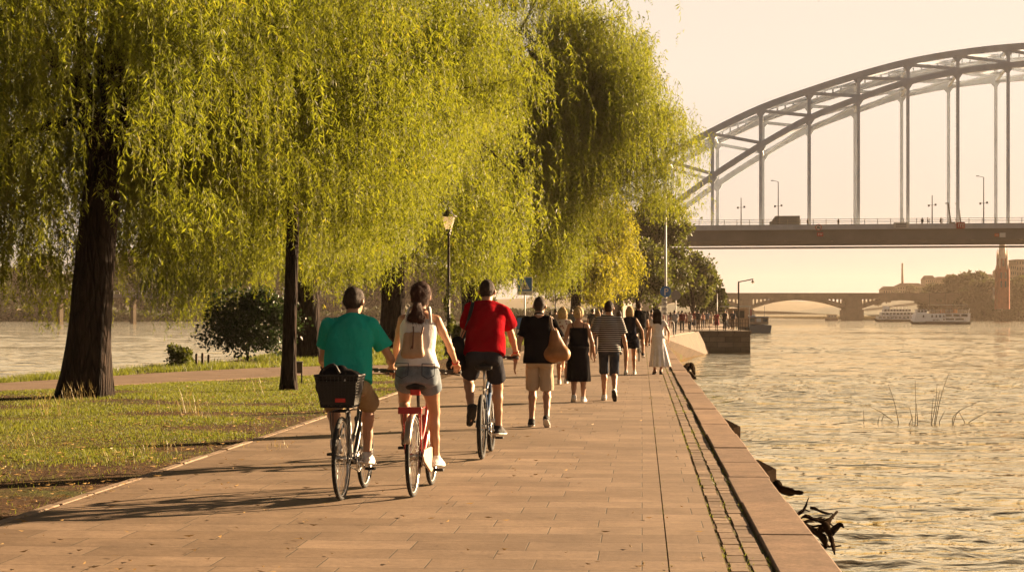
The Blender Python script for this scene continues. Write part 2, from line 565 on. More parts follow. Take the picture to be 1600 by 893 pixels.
# ---- cobble gutter: every sett modelled, one sheet of stuff
V = []; Q = []
def add_block(x0, x1, y0, y1, z, j):
    b = len(V)
    i = .006
    for (xx, yy, zz) in ((x0, y0, z - .05), (x1, y0, z - .05), (x1, y1, z - .05), (x0, y1, z - .05),
                         (x0 + i, y0 + i, z + j[0]), (x1 - i, y0 + i, z + j[1]), (x1 - i, y1 - i, z + j[2]), (x0 + i, y1 - i, z + j[3])):
        V.append((xx, yy, zz))
    for f in ((4, 5, 6, 7), (0, 1, 5, 4), (1, 2, 6, 5), (2, 3, 7, 6), (3, 0, 4, 7)): Q.append([b + k for k in f])
r_ = random.Random(3)
for col, (a, b) in enumerate(((.537, .655), (.668, .786))):
    y = 5.0 + .05 * col
    while y < 116:
        L = r_.uniform(.17, .34) if y < 60 else r_.uniform(.25, .4)
        jx = r_.uniform(-.006, .006)
        add_block(lat(a) + jx, lat(b) + jx, y, y + L - .007, -.006 + r_.uniform(-.002, .002), [r_.uniform(-.001, .001) for _ in range(4)])
        y += L
t = NT('gutter_cobbles')
g = t.n('ShaderNodeNewGeometry'); v = t.coords('Object')
c = t.ramp(g.outputs['Random Per Island'], [(0, (.15, .105, .072)), (.5, (.22, .155, .108)), (1, (.29, .21, .148))])
c = t.mix(.6, c, t.ramp(t.noise(v, 26, 4), [(.35, (.45, .42, .4)), (.6, (1, 1, 1))]), 'MULTIPLY')
t.pbr(c, .8, 0, .2, t.bump(t.noise(v, 70, 4), .14, .006))
cob = link('cobbles', np_mesh('cobbles', np.array(V), np.array(Q), t.m)); cob.rotation_euler = (0, 0, ANG)
props(cob, 'worn cobble setts of the gutter beside the quay coping', 'cobbles', kind='stuff')
along(strip_obj('gutter', lat(.517), lat(.80), -30, 118, -.3, -.012, M_MOSS))

# ---- coping stones of the quay (each one a block) over the quay wall
t = NT('coping_stone')
g = t.n('ShaderNodeNewGeometry'); v = t.coords('Object')
c = t.ramp(g.outputs['Random Per Island'], [(0, (.215, .135, .083)), (1, (.33, .212, .132))])
c = t.mix(.85, c, t.ramp(t.noise(v, 2.6, 8, .78), [(.34, (.42, .38, .34)), (.62, (1, 1, 1))]), 'MULTIPLY')
c = t.mix(.7, c, t.ramp(t.noise(v, 45, 4, .7), [(.35, (.5, .47, .44)), (.6, (1, 1, 1))]), 'MULTIPLY')
t.pbr(c, .7, 0, .35, t.bump(t.noise(v, 60, 5, .7), .45, .01))
M_COPE = t.m
cm = MB(); y = 4.0; r_ = random.Random(5)
for L in [2.0 + r_.uniform(-.35, .35) for _ in range(56)]:
    if y > 113: break
    dz = r_.uniform(-.006, .006); dx = r_.uniform(-.008, .008)
    cm.box((lat(1.0) + dx, y + L / 2, -.165 + dz), (lat(.385), L - .012, .36)); y += L
cope = cm.build('quay_coping', M_COPE, bevel=.012); along(cope)
t = NT('quay_masonry')
v = t.coords('Object'); mp = t.n('ShaderNodeMapping'); mp.inputs['Rotation'].default_value = (R(90), 0, R(90)); t.l(v, mp.inputs['Vector'])
br = t.n('ShaderNodeTexBrick'); t.l(v, br.inputs['Vector'])
br.inputs['Scale'].default_value = 1; br.inputs['Brick Width'].default_value = 1.3; br.inputs['Row Height'].default_value = .45; br.inputs['Mortar Size'].default_value = .018
sw = t.n('ShaderNodeSeparateXYZ'); cb = t.n('ShaderNodeCombineXYZ'); t.l(v, sw.inputs[0])
t.l(t.math('ADD', sw.outputs[0], sw.outputs[1]), cb.inputs[0]); t.l(sw.outputs[2], cb.inputs[1]); t.l(cb.outputs[0], br.inputs['Vector'])
br.inputs['Color1'].default_value = (.16, .125, .09, 1); br.inputs['Color2'].default_value = (.27, .215, .155, 1); br.inputs['Mortar'].default_value = (.05, .04, .03, 1)
c = t.mix(.6, br.outputs['Color'], t.ramp(t.noise(v, 2.5, 6, .7), [(.3, (.4, .36, .3)), (.7, (1, 1, 1))]), 'MULTIPLY')
zz = t.ramp(t.math('ADD', t.math('MULTIPLY', sw.outputs[2], .5), 1.0), [(.14, (.16, .17, .08)), (.40, (1, 1, 1))])
c = t.mix(.85, c, zz, 'MULTIPLY')          # weed line at the water
t.pbr(c, .85, 0, .25, t.bump(br.outputs['Fac'], -.6, .03))
M_QUAY = t.m
qw = MB().box((lat(1.10), 54, -1.75), (.12, 118, 3.0)).build('quay_wall', M_QUAY); along(qw)

# sloping revetment between quay and dock, dock block
t = NT('revetment_stone')
v = t.coords('Object')
c = t.ramp(t.noise(v, .55, 5, .7), [(.3, (.045, .025, .012)), (.7, (.105, .060, .027))])
c = t.mix(.5, c, t.ramp(t.noise(v, 3, 5, .7), [(.3, (.4, .36, .3)), (.65, (1, 1, 1))]), 'MULTIPLY')
t.pbr(c, .85, 0, .3, t.bump(t.noise(v, 2.2, 5), .7, .12))
M_REV = t.m
A0, A1 = Vector((9.25, 112.4, .02)), Vector((15.1, 147.6, .02)); B0, B1 = Vector((12.1, 132.0, -2.1)), Vector((16.6, 152.0, -2.1))
rv = MB().add([A0, A1, (15.1, 152.2, .02), B1, B0, (10.2, 121, -2.1), (9.25, 112.4, -2.4), (15.1, 152.2, -2.4)],
              [(0, 5, 4), (0, 4, 3, 1), (1, 3, 2), (0, 6, 5), (2, 3, 7)])
o = rv.build('embankment_slope', M_REV); props(o, kind='structure')
dk = MB().prism([(15.05, 151.9), (19.85, 151.9), (19.85, 166.2), (15.05, 166.2)], -3, -.25).prism([(14.98, 151.8), (19.93, 151.8), (19.93, 166.3), (14.98, 166.3)], -.25, .03)
o = dk.build('dock', M_QUAY); props(o, kind='structure')

# ---- side path through the grass, edging stones
t = NT('path_tarmac')
v = t.coords('Object')
c = t.ramp(t.noise(v, 1.2, 5, .65), [(.3, (.14, .092, .062)), (.7, (.23, .158, .11))])
c = t.mix(.5, c, t.ramp(t.noise(v, 30, 4, .7), [(.35, (.5, .48, .45)), (.6, (1, 1, 1))]), 'MULTIPLY')
t.pbr(c, .9, 0, .2, t.bump(t.noise(v, 50, 4), .4, .01))
pts_f = [gnd(-260, 604), gnd(0, 597.5), gnd(120, 590), gnd(260, 581), gnd(400, 574), gnd(520, 570.5), gnd(640, 569)]
pts_n = [gnd(700, 583), gnd(560, 583), gnd(440, 587), gnd(320, 593), gnd(200, 599), gnd(80, 606), gnd(0, 609), gnd(-260, 616)]
pa = MB().prism([(p.x, p.y) for p in reversed(pts_f + pts_n)], -.3, -.006).build('side_path', t.m); props(pa, kind='structure')

M_EDGE = M('edging_stone', (.22, .155, .105), .85, .3, 5, .5, 40)
em = MB(); y = 9.0; r_ = random.Random(8)
while y < 120:
    L = r_.uniform(.85, 1.1)
    if not (42.0 < y < 50):
        em.box((lat(-4.745) + r_.uniform(-.012, .012), y + L / 2, -.128 + r_.uniform(-.010, .004)), (.09, L - .015, .27), Matrix.Rotation(r_.uniform(-.012, .012), 3, 'Z'))
    y += L
o = em.build('edging_kerb', M_EDGE, bevel=.008); along(o)

# ---- grass: blades as stuff, thin where soil shows
def in_poly(x, y, poly):
    c = np.zeros(len(x), bool); j = len(poly) - 1
    for i in range(len(poly)):
        xi, yi = poly[i]; xj, yj = poly[j]
        hit = ((yi > y) != (yj > y)) & (x < (xj - xi) * (y - yi) / (yj - yi + 1e-12) + xi)
        c ^= hit; j = i
    return c


def grass_blades(poly, n, hmin, hmax, seed, soil_bias):
    rg = np.random.default_rng(seed)
    P = np.array(poly); lo = P.min(0); hi = P.max(0)
    # more blades near the camera
    u = rg.random(n * 3)
    y = lo[1] + (hi[1] - lo[1]) * u ** 1.5
    x = rg.uniform(lo[0], hi[0], n * 3)
    ok = in_poly(x, y, poly)
    nn = vnoise(x, y, 11) + soil_bias(x, y)
    ok &= rg.random(len(x)) < np.clip(nn * 1.0 + .62, .04, 1)
    x = x[ok][:n]; y = y[ok][:n]; m = len(x)
    hh = rg.uniform(hmin, hmax, m) * (1 + .5 * np.clip(vnoise(x, y, 5), -1, 1))
    wd = np.maximum(.0028, .00022 * y); az = rg.uniform(0, 2 * PI, m); ln = rg.uniform(.2, .9, m) * hh; la = rg.uniform(0, 2 * PI, m)
    V = np.zeros((m, 3, 3)); z = -.04
    V[:, 0] = np.stack([x - np.cos(az) * wd, y - np.sin(az) * wd, np.full(m, z)], 1)
    V[:, 1] = np.stack([x + np.cos(az) * wd, y + np.sin(az) * wd, np.full(m, z)], 1)
    V[:, 2] = np.stack([x + np.cos(la) * ln, y + np.sin(la) * ln, z + hh], 1)
    return V.reshape(-1, 3), np.arange(m * 3).reshape(-1, 3)


M_GRASS = M_leaf('grass_blade', (.045, .058, .013), (.098, .108, .022), (.20, .16, .06), (2.2, 2.2, 1.2), .45)
edge = lambda Y: -4.82 + SL * Y
poly_near = [(edge(8), 8), (edge(44), 44)] + [(p.x, p.y) for p in pts_n[1:]] + [(-22, 33), (-14, 8)]
def sb_near(x, y):
    d = edge(y) - x                                     # metres from the promenade edge
    near = np.clip((27 - y) / 9, 0, 1.5)
    return -1.3 * np.clip(1 - d / 1.6, 0, 1) * np.clip((30 - y) / 8, .25, 1) - near * .75 + .25
Vn, Qn = grass_blades(poly_near, 420000, .016, .05, 21, sb_near)
poly_far = [(p.x, p.y) for p in pts_f] + [(edge(120), 120), (-5, 120), (-7.6, 85), (-9.5, 61), (-10.5, 52), (-12.2, 41.7)]
Vf, Qf = grass_blades(poly_far, 150000, .05, .17, 22, lambda x, y: .2 + 0 * x)
Vg = np.concatenate([Vn, Vf]); Qg = np.concatenate([Qn, Qf + len(Vn)])
o = link('grass', np_mesh('grass', Vg, Qg, M_GRASS)); props(o, 'short sunlit grass with bare earth patches left of the promenade', 'grass', kind='stuff')

# fallen willow leaves on paving and soil
rg = np.random.default_rng(4); m = 6500
y = 10 + 45 * rg.random(m) ** 1.7; l_ = np.where(rg.random(m) < .88, -4.8 - np.abs(rg.normal(0, 2.2, m)), -4.7 + 5.2 * rg.random(m) ** 2.2)
x = l_ + SL * y; az = rg.uniform(0, 6.28, m); L = rg.uniform(.02, .05, m); wd = L * .22
d = np.stack([np.cos(az), np.sin(az)], 1); s_ = np.stack([-d[:, 1], d[:, 0]], 1)
Z = .006; V = np.zeros((m, 4, 3)); c0 = np.stack([x, y], 1)
V[:, 0, :2] = c0 - d * L[:, None]; V[:, 1, :2] = c0 + s_ * wd[:, None]; V[:, 2, :2] = c0 + d * L[:, None]; V[:, 3, :2] = c0 - s_ * wd[:, None]
V[:, :, 2] = Z + rg.uniform(0, .012, (m, 4))
V[:, [0, 2], 2] += .006
M_FALLEN = M_leaf('fallen_leaf', (.16, .09, .03), (.32, .20, .07), (.5, .38, .18), (1, 1, 1), .2)
o = link('fallen_leaves', np_mesh('fallen_leaves', V.reshape(-1, 3), np.arange(m * 4).reshape(-1, 4), M_FALLEN))
props(o, 'dry willow leaves scattered over soil and paving', 'leaves', kind='stuff')

# moss and weeds in the gutter joints
rg = np.random.default_rng(9); m = 5000
y = 9.5 + 60 * rg.random(m) ** 1.6; cl = vnoise(y * 1.3, y * 0, 33)
base = np.choose(rg.integers(0, 4, m), [.17, .525, .662, .795])
ok = (rg.random(m) < np.clip(cl * .8 + .35, .04, 1)); y = y[ok]; base = base[ok]; m = len(y)
x = base + rg.normal(0, .012, m) + SL * y
hh = rg.uniform(.001, .008, m); az = rg.uniform(0, 6.28, m); la = rg.uniform(0, 6.28, m); wd = .004 + .0002 * y
V = np.zeros((m, 3, 3)); z = -.03
V[:, 0] = np.stack([x - np.cos(az) * wd, y - np.sin(az) * wd, np.full(m, z)], 1); V[:, 1] = np.stack([x + np.cos(az) * wd, y + np.sin(az) * wd, np.full(m, z)], 1)
V[:, 2] = np.stack([x + np.cos(la) * .02, y + np.sin(la) * .02, .004 + hh], 1)
o = link('moss', np_mesh('moss', V.reshape(-1, 3), np.arange(m * 3).reshape(-1, 3), M_GRASS)); props(o, 'tufts of moss and grass in the gutter joints', 'moss', kind='stuff')
# ================================================================== WILLOWS AND OTHER TREES
M_BARK = None
t = NT('willow_bark')
v = t.coords('Object', (1, 1, .16)); v2 = t.coords('Object')
a = t.noise(v, 9, 5, .7); b = t.noise(v2, 30, 4, .7)
wv = t.n('ShaderNodeTexVoronoi'); wv.feature = 'DISTANCE_TO_EDGE'; wv.inputs['Scale'].default_value = 11; t.l(v, wv.inputs['Vector'])
c = t.ramp(a, [(.3, (.010, .006, .005)), (.6, (.030, .019, .013)), (.8, (.065, .043, .03))])
hgt = t.math('ADD', t.math('MULTIPLY', t.math('MINIMUM', wv.outputs['Distance'], .25), 3.0), t.math('MULTIPLY', b, .35))
c = t.mix(.7, c, t.ramp(wv.outputs['Distance'], [(.0, (.3, .27, .25)), (.16, (1, 1, 1))]), 'MULTIPLY')
t.pbr(c, .95, 0, .15, t.bump(hgt, 1.0, .05))
M_BARK = t.m
LEAF_TR = (1.75, 1.65, .75)
M_WLEAF = M_leaf('willow_leaf', (.044, .062, .010), (.150, .163, .025), (.31, .24, .05), (1.85, 1.85, .7), .48, .5)
M_WLEAF_G = M_leaf('golden_willow_leaf', (.048, .064, .010), (.150, .162, .025), (.29, .23, .045), (2.1, 1.8, .7), .6, .45)
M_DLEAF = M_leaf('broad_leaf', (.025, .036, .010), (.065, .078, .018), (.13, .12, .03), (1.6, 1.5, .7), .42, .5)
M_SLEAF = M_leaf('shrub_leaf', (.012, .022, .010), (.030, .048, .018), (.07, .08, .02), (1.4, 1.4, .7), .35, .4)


def leaves_mesh(name, P, D, L, Wd, mat, rg, extra=None):
    """rhombic leaves: base P, unit direction D, length L, half width Wd"""
    n = len(P)
    rv = rg.normal(size=(n, 3)); S = np.cross(D, rv); S /= np.linalg.norm(S, axis=1, keepdims=True) + 1e-9
    V = np.zeros((n, 4, 3), np.float32)
    mid = P + D * (L * .45)[:, None]
    N = np.cross(D, S)
    V[:, 0] = P; V[:, 2] = P + D * L[:, None] - N * (L * .10)[:, None]
    V[:, 1] = mid + S * Wd[:, None]; V[:, 3] = mid - S * Wd[:, None]
    V = V.reshape(-1, 3); Q = np.arange(n * 4).reshape(-1, 4)
    if extra is not None:
        Q = np.concatenate([Q, extra[1] + len(V)]); V = np.concatenate([V, extra[0]])
    return np_mesh(name, V, Q, mat)


def strands(start, out, length, rg, leaf, spacing, arch=.35, spread=(12, 72), stem=True):
    """hanging shoots: start (n,3), out (n,2) leaning direction; returns leaf arrays and stem ribbons"""
    n = len(start)
    k = np.maximum(3, (length / spacing).astype(int))
    idx = np.repeat(np.arange(n), k)
    first = np.cumsum(k) - k
    j = np.arange(len(idx)) - first[idx]
    s = (j + rg.random(len(idx)) * .8) * spacing
    ph = rg.uniform(0, 6.28, (n, 2)); am = rg.uniform(.0, .05, n); fq = rg.uniform(1.2, 3, n); wind = rg.normal(-.05, .05, n)

    def path(ii, ss):
        o = arch * (1 - np.exp(-ss / .45))
        x = start[ii, 0] + out[ii, 0] * o + am[ii] * np.sin(ss * fq[ii] + ph[ii, 0]) + wind[ii] * ss
        y = start[ii, 1] + out[ii, 1] * o + am[ii] * np.sin(ss * fq[ii] + ph[ii, 1])
        z = start[ii, 2] - ss + .55 * arch * (1 - np.exp(-ss / .3))
        return np.stack([x, y, z], 1)
    P = path(idx, s)
    az = rg.uniform(0, 2 * PI, len(idx)); tl = np.radians(rg.uniform(spread[0], spread[1], len(idx)))
    D = np.stack([np.cos(az) * np.sin(tl), np.sin(az) * np.sin(tl), -np.cos(tl)], 1)
    frac = s / length[idx]
    L = leaf[0] * rg.uniform(.45, 1.45, len(idx)) * (1.05 - .45 * frac)
    Wd = L * leaf[1] * rg.uniform(.7, 1.2, len(idx)) * .5
    ex = None
    if stem:
        SEG = 5
        ii = np.repeat(np.arange(n), SEG + 1); ss = np.tile(np.linspace(0, 1, SEG + 1), n) * length[ii]
        C = path(ii, ss).reshape(n, SEG + 1, 3)
        w = (.002 + .004 * leaf[0]) * np.linspace(1.2, .5, SEG + 1)[None, :, None]
        dv = np.stack([np.cos(ph[:, 0]), np.sin(ph[:, 0]), np.zeros(n)], 1)[:, None, :]
        Vs = np.stack([C - dv * w, C + dv * w], 2).reshape(-1, 3)
        base = (np.arange(n) * (SEG + 1) * 2)[:, None] + (np.arange(SEG) * 2)[None, :]
        Qs = np.stack([base, base + 1, base + 3, base + 2], -1).reshape(-1, 4)
        ex = (Vs.astype(np.float32), Qs)
    return P, D, L, Wd, ex


def bark_tube(mb, pts, rad, n=10, rough=.06, rg=random.Random(1), flare=0.0):
    b = len(mb.v)
    mb.tube(pts, rad, n)
    base = Vector(pts[0])
    for i in range(b, len(mb.v)):
        ring = (i - b) // n; k = (i - b) % n
        if ring >= len(pts): break
        c = Vector(pts[ring]); d = Vector(mb.v[i]) - c
        a = 2 * PI * k / n
        w = 1 + rough * (math.sin(a * 3 + ring * .35) + .7 * math.sin(a * 5 - ring * .5 + 1) + .5 * math.sin(a * 8 + ring * .8)) + rg.uniform(-.02, .02)
        if flare and ring < 3: w += flare * (3 - ring) / 3 * (.6 + .4 * math.sin(a * 5 + 1))
        mb.v[i] = tuple(c + d * w)


def willow(label, base, trunk_pts, trunk_r, lobes, n_cl, per, leaf, spacing, seed, mat, limbs=14, stem=True, group=None, zcut=None, extra_cl=None, clr=.42, flare=.35, lens=(.35, 1.25), name='willow_tree', long_=.22):
    """lobes: dict(c, R, zt, zr, zb) in world metres; zb may be a function of (x, y)"""
    rg = np.random.default_rng(seed); rr = random.Random(seed)
    base = Vector(base)
    root = thing(name, label, 'tree', base, 0, group)
    starts = []; outs = []; lens_ = []; ctrs = []
    tot = sum(l.get('w', 1) for l in lobes)
    for lb in lobes:
        KB = 9
        mb_ = max(3, int(n_cl * lb.get('w', 1) / tot / KB)); m = mb_ * KB
        a = rg.uniform(0, 2 * PI, mb_); r = lb['R'] * rg.random(mb_) ** .42
        r = np.minimum(r, lb['R'] * (1 - .14 * rg.random(mb_)))
        ex = lb.get('ex', 1.0)
        ub = np.repeat(rg.random(mb_) ** .8, KB)
        a = np.repeat(a, KB); r = np.repeat(r, KB)
        x = lb['c'][0] + r * np.cos(a); y = lb['c'][1] + r * np.sin(a) * ex
        br_ = lb.get('br', .50)
        x = x + rg.normal(0, br_, m); y = y + rg.normal(0, br_, m)
        r = np.minimum(np.hypot(x - lb['c'][0], y - lb['c'][1]), lb['R'] * .995)
        dome = lb['zr'] + (lb['zt'] - lb['zr']) * np.sqrt(np.clip(1 - (r / lb['R']) ** 2, 0, 1))
        zb = lb['zb'](x, y) if callable(lb['zb']) else np.full(m, lb['zb'])
        zb = zb + .65 * vnoise(x * 1.3, y * 1.3, seed + 2) + rg.normal(0, .15, m)
        # hanging lobes of foliage: heights come in tiers so that light and dark shelves form
        z = zb + .4 + (dome - zb - .4) * ub + rg.normal(0, .32, m)
        z = np.minimum(z, dome + .15)
        z = np.maximum(z, zb + .5)
        C = np.stack([x, y, z], 1); O = np.stack([np.cos(a), np.sin(a)], 1); Zb = zb
        if zcut is not None:
            keep = (z < zcut) | (rg.random(m) < .3)
            C = C[keep]; O = O[keep]; Zb = zb[keep]
        ctrs.append(C)
        starts.append(np.repeat(C, per, 0)); outs.append(np.repeat(O, per, 0)); lens_.append(np.repeat(Zb, per))
    if extra_cl is not None:
        for (C, zb_) in extra_cl:
            C = np.array([C]); starts.append(np.repeat(C, per, 0)); outs.append(np.repeat(np.array([[.3, -.6]]), per, 0)); lens_.append(np.full(per, zb_))
    S = np.concatenate(starts); O = np.concatenate(outs); Zb = np.concatenate(lens_)
    n = len(S)
    S = S + rg.normal(size=(n, 3)) * np.array([clr, clr, clr * .6])
    O = O * .7 + rg.normal(size=(n, 2)) * .55
    Ln = rg.uniform(lens[0], lens[1], n) * np.where(rg.random(n) < long_, 2.0, 1.0)
    end = S[:, 2] - Ln
    low = Zb + rg.normal(0, .2, n)
    Ln = np.clip(np.minimum(Ln, S[:, 2] - low), .3, None)
    S[:, 2] = np.maximum(S[:, 2], low + .3)
    P, D, L, Wd, exm = strands(S, O, Ln, rg, leaf, spacing, stem=stem)
    off = np.array(base)
    if exm is not None: exm = (exm[0] - off, exm[1])
    me = leaves_mesh('crown', P - off, D, L, Wd, mat, rg, exm)
    link('crown', me, root)
    # trunk and limbs
    tb = MB()
    tp = smooth_path([Vector(p) for p in trunk_pts], 16)
    rads = [trunk_r * (1 - .45 * i / 15) * (1.22 if i == 0 else 1.08 if i == 1 else 1) for i in range(16)]
    bark_tube(tb, [p - base for p in tp], rads, 18, .05, rr, flare)
    allc = np.concatenate(ctrs)
    top = tp[-1]
    for i in range(limbs):
        c = Vector(allc[rr.randrange(len(allc))])
        s = tp[rr.randrange(9, 16)]
        mid = s.lerp(c, .45) + Vector((0, 0, .25 * (c - s).length * rr.uniform(.3, .9)))
        q = smooth_path([s, s.lerp(mid, .5) + Vector((rr.uniform(-.2, .2), rr.uniform(-.2, .2), .15)), mid, c], 9)
        r0 = trunk_r * rr.uniform(.22, .4)
        bark_tube(tb, [p - base for p in q], [r0 * (1 - .88 * k / 8) for k in range(9)], 7, .06, rr)
    tb.build('trunk', M_BARK, root, True)
    return root


WG = 'willows lining the promenade'
# A: big leaning willow at the left
def zbA(x, y):
    px = CX + F * x / y
    z = np.interp(px, [-400, -50, 60, 130, 260, 330, 420, 520, 640, 800], [2.4, 2.7, 2.6, 3.6, 3.1, 3.2, 3.0, 3.6, 4.6, 5.5])
    front = (y < 34.4) & (px > 95) & (px < 225)
    return np.where(front, np.interp(px, [95, 125, 160, 205, 225], [3.4, 7.4, 6.2, 6.0, 3.3]), z + np.where(y > 35, -.4, 0))
bA = gnd(130, 617)
tA = [bA + Vector((0, 0, -.15)), at(140, 520, 34), at(150, 400, 34), at(163, 280, 34), at(178, 190, 34.2), at(215, 60, 34.5), at(250, -80, 35)]
A = willow('massive dark leaning willow trunk in the left grass under a curtain of leaves', bA, tA, .425,
           [dict(c=(-8.3, 34.0), R=6.4, zt=11.5, zr=5.8, zb=zbA, w=1.0), dict(c=(-8.2, 28.0), R=3.9, zt=9.0, zr=6.5, zb=zbA, w=.34), dict(c=(-13.0, 37.8), R=5.0, zt=9.5, zr=5.5, zb=1.9, w=.85)], 1950, 13, (.122, .2), .031, 101, M_WLEAF,
           zcut=9.0, group=WG, limbs=24, flare=.2)
# second stem of the fork
fk = MB(); q = smooth_path([at(168, 265, 34.1), at(146, 200, 33.7), at(128, 110, 33.4), at(118, -60, 33.2)], 10)
bark_tube(fk, [p - bA for p in q], [.22 * (1 - .5 * k / 9) for k in range(10)], 10, .07, random.Random(5)); fk.build('limb', M_BARK, A, True)
# B: slim young willow beside the bin
def zbB(x, y):
    px = CX + F * x / y
    return np.interp(px, [150, 250, 400, 560, 640, 700, 740, 800, 900, 1000], [3.0, 2.5, 2.3, 2.5, 3.6, 5.6, 6.2, 6.5, 7.0, 7.4])
bB = gnd(450, 607)
B = willow('slim young willow with straight thin trunk next to the brown bin', bB,
           [bB + Vector((0, 0, -.15)), at(452, 540, 37), at(455, 440, 37), at(458, 340, 37.1), at(452, 240, 37.2), at(440, 100, 37.3), at(430, -30, 37.4)], .155,
           [dict(c=(-4.3, 38.0), R=4.1, zt=10.2, zr=6.0, zb=zbB, w=1.0)], 1000, 13, (.118, .2), .032, 202, M_WLEAF, zcut=9.0, group=WG, limbs=18, flare=.1,
           extra_cl=[((at(px, py, 31).x, 31 + (i % 3) * .4, at(px, py, 31).z), at(px, pb, 31).z) for i, (px, py, pb) in enumerate(
               [(640, -40, 40), (700, -40, 80), (722, -50, 85), (742, -40, 30), (772, -50, 30), (790, -40, 40), (826, -50, 45), (842, -40, 40), (866, -60, 10), (905, -40, 38), (934, -50, 30), (958, -40, 20), (985, -60, 5), (590, -30, 60), (560, -40, 50)])])
# C: thick willow behind
def zbC(x, y):
    px = CX + F * x / y
    return np.interp(px, [150, 330, 400, 600, 665, 710, 780], [1.3, 1.3, 2.5, 2.7, 5.6, 7.2, 9.0])
bC = gnd(481, 560)
C = willow('thick ridged willow trunk standing right behind the slim one', bC,
           [bC + Vector((0, 0, -.2)), at(480, 520, 61), at(478, 460, 61), at(482, 380, 61), at(500, 280, 61), at(520, 150, 61)], .52,
           [dict(c=(-6.3, 61.5), R=5.5, zt=13.8, zr=8.0, zb=zbC, w=1.0, br=.6)], 1450, 12, (.155, .22), .050, 303, M_WLEAF, group=WG, limbs=20, lens=(.5, 1.7), clr=.5)
# D: mid willow behind the first cyclists
bD = Vector((-5.0, 76, -.05))
D_ = willow('dark willow trunk seen between the teal and white cyclists', bD,
            [bD + Vector((0, 0, -.2)), bD + Vector((.05, 0, 2.0)), bD + Vector((.1, 0, 4.5)), bD + Vector((.5, 0, 8)), bD + Vector((.9, 0, 11))], .55,
            [dict(c=(-4.6, 77), R=5.2, zt=13.5, zr=8, zb=2.6, w=1.0, br=.6)], 640, 12, (.22, .24), .08, 404, M_WLEAF, group=WG, limbs=14, lens=(.5, 1.8), clr=.55)
# E: tall willow, long boughs over the promenade
def zbE(x, y):
    px = CX + F * x / y
    return np.interp(px, [600, 690, 760, 870, 900, 960, 985, 1000, 1040, 1080, 1100], [3.0, 2.8, 2.7, 2.9, 4.0, 5.8, 6.8, 7.0, 6.2, 6.8, 8.0])
bE = Vector((-2.0, 90, -.05))
sE = 90 / F
E = willow('tallest willow with boughs reaching out over the promenade', bE,
           [bE + Vector((0, 0, -.2)), at(739, 500, 90), at(738, 430, 90), at(745, 350, 90), at(762, 250, 90), at(780, 150, 90)], .62,
           [dict(c=(at(820, 0, 90).x, 90), R=4.6, zt=18.6, zr=11.5, zb=zbE, w=1.0), dict(c=(at(935, 0, 90).x, 90), R=3.0, zt=17.2, zr=12, zb=zbE, w=.42),
            dict(c=(at(1016, 0, 92).x, 92), R=1.7, zt=17.0, zr=13.8, zb=zbE, w=.17)], 1400, 12, (.19, .23), .068, 505, M_WLEAF, group=WG, limbs=26, lens=(.7, 2.4), clr=.5)
tb = MB()
for pts, r0 in (([at(770, 215, 90), at(800, 190, 89), at(850, 178, 88.5), at(905, 150, 88.5), at(930, 138, 88.5), at(985, 162, 89), at(1012, 176, 90)], .26),
                ([at(925, 140, 88.5), at(955, 124, 89), at(985, 108, 90)], .13),):
    q = smooth_path(pts, 14); bark_tube(tb, [p - bE for p in q], [r0 * (1 - .8 * k / 13) for k in range(14)], 8, .08, random.Random(2))
tb.build('bough', M_BARK, E, True)
# G: golden willows farther along
bG = Vector((4.6, 134, -.02))
G1 = willow('golden backlit willow farther down beside the second lantern', bG,
            [bG + Vector((0, 0, -.2)), bG + Vector((.1, 0, 3)), bG + Vector((.4, 0, 7)), bG + Vector((.7, 0, 9))], .4,
            [dict(c=(at(930, 0, 134).x, 135), R=3.0, zt=11.2, zr=7.0, zb=2.6, w=1.0), dict(c=(at(880, 0, 134).x, 136), R=2.6, zt=13.5, zr=8, zb=2.6, w=.8)], 420, 12, (.3, .28), .13, 606, M_WLEAF_G, group=WG, limbs=8, stem=False, lens=(.7, 2.2), clr=.45)


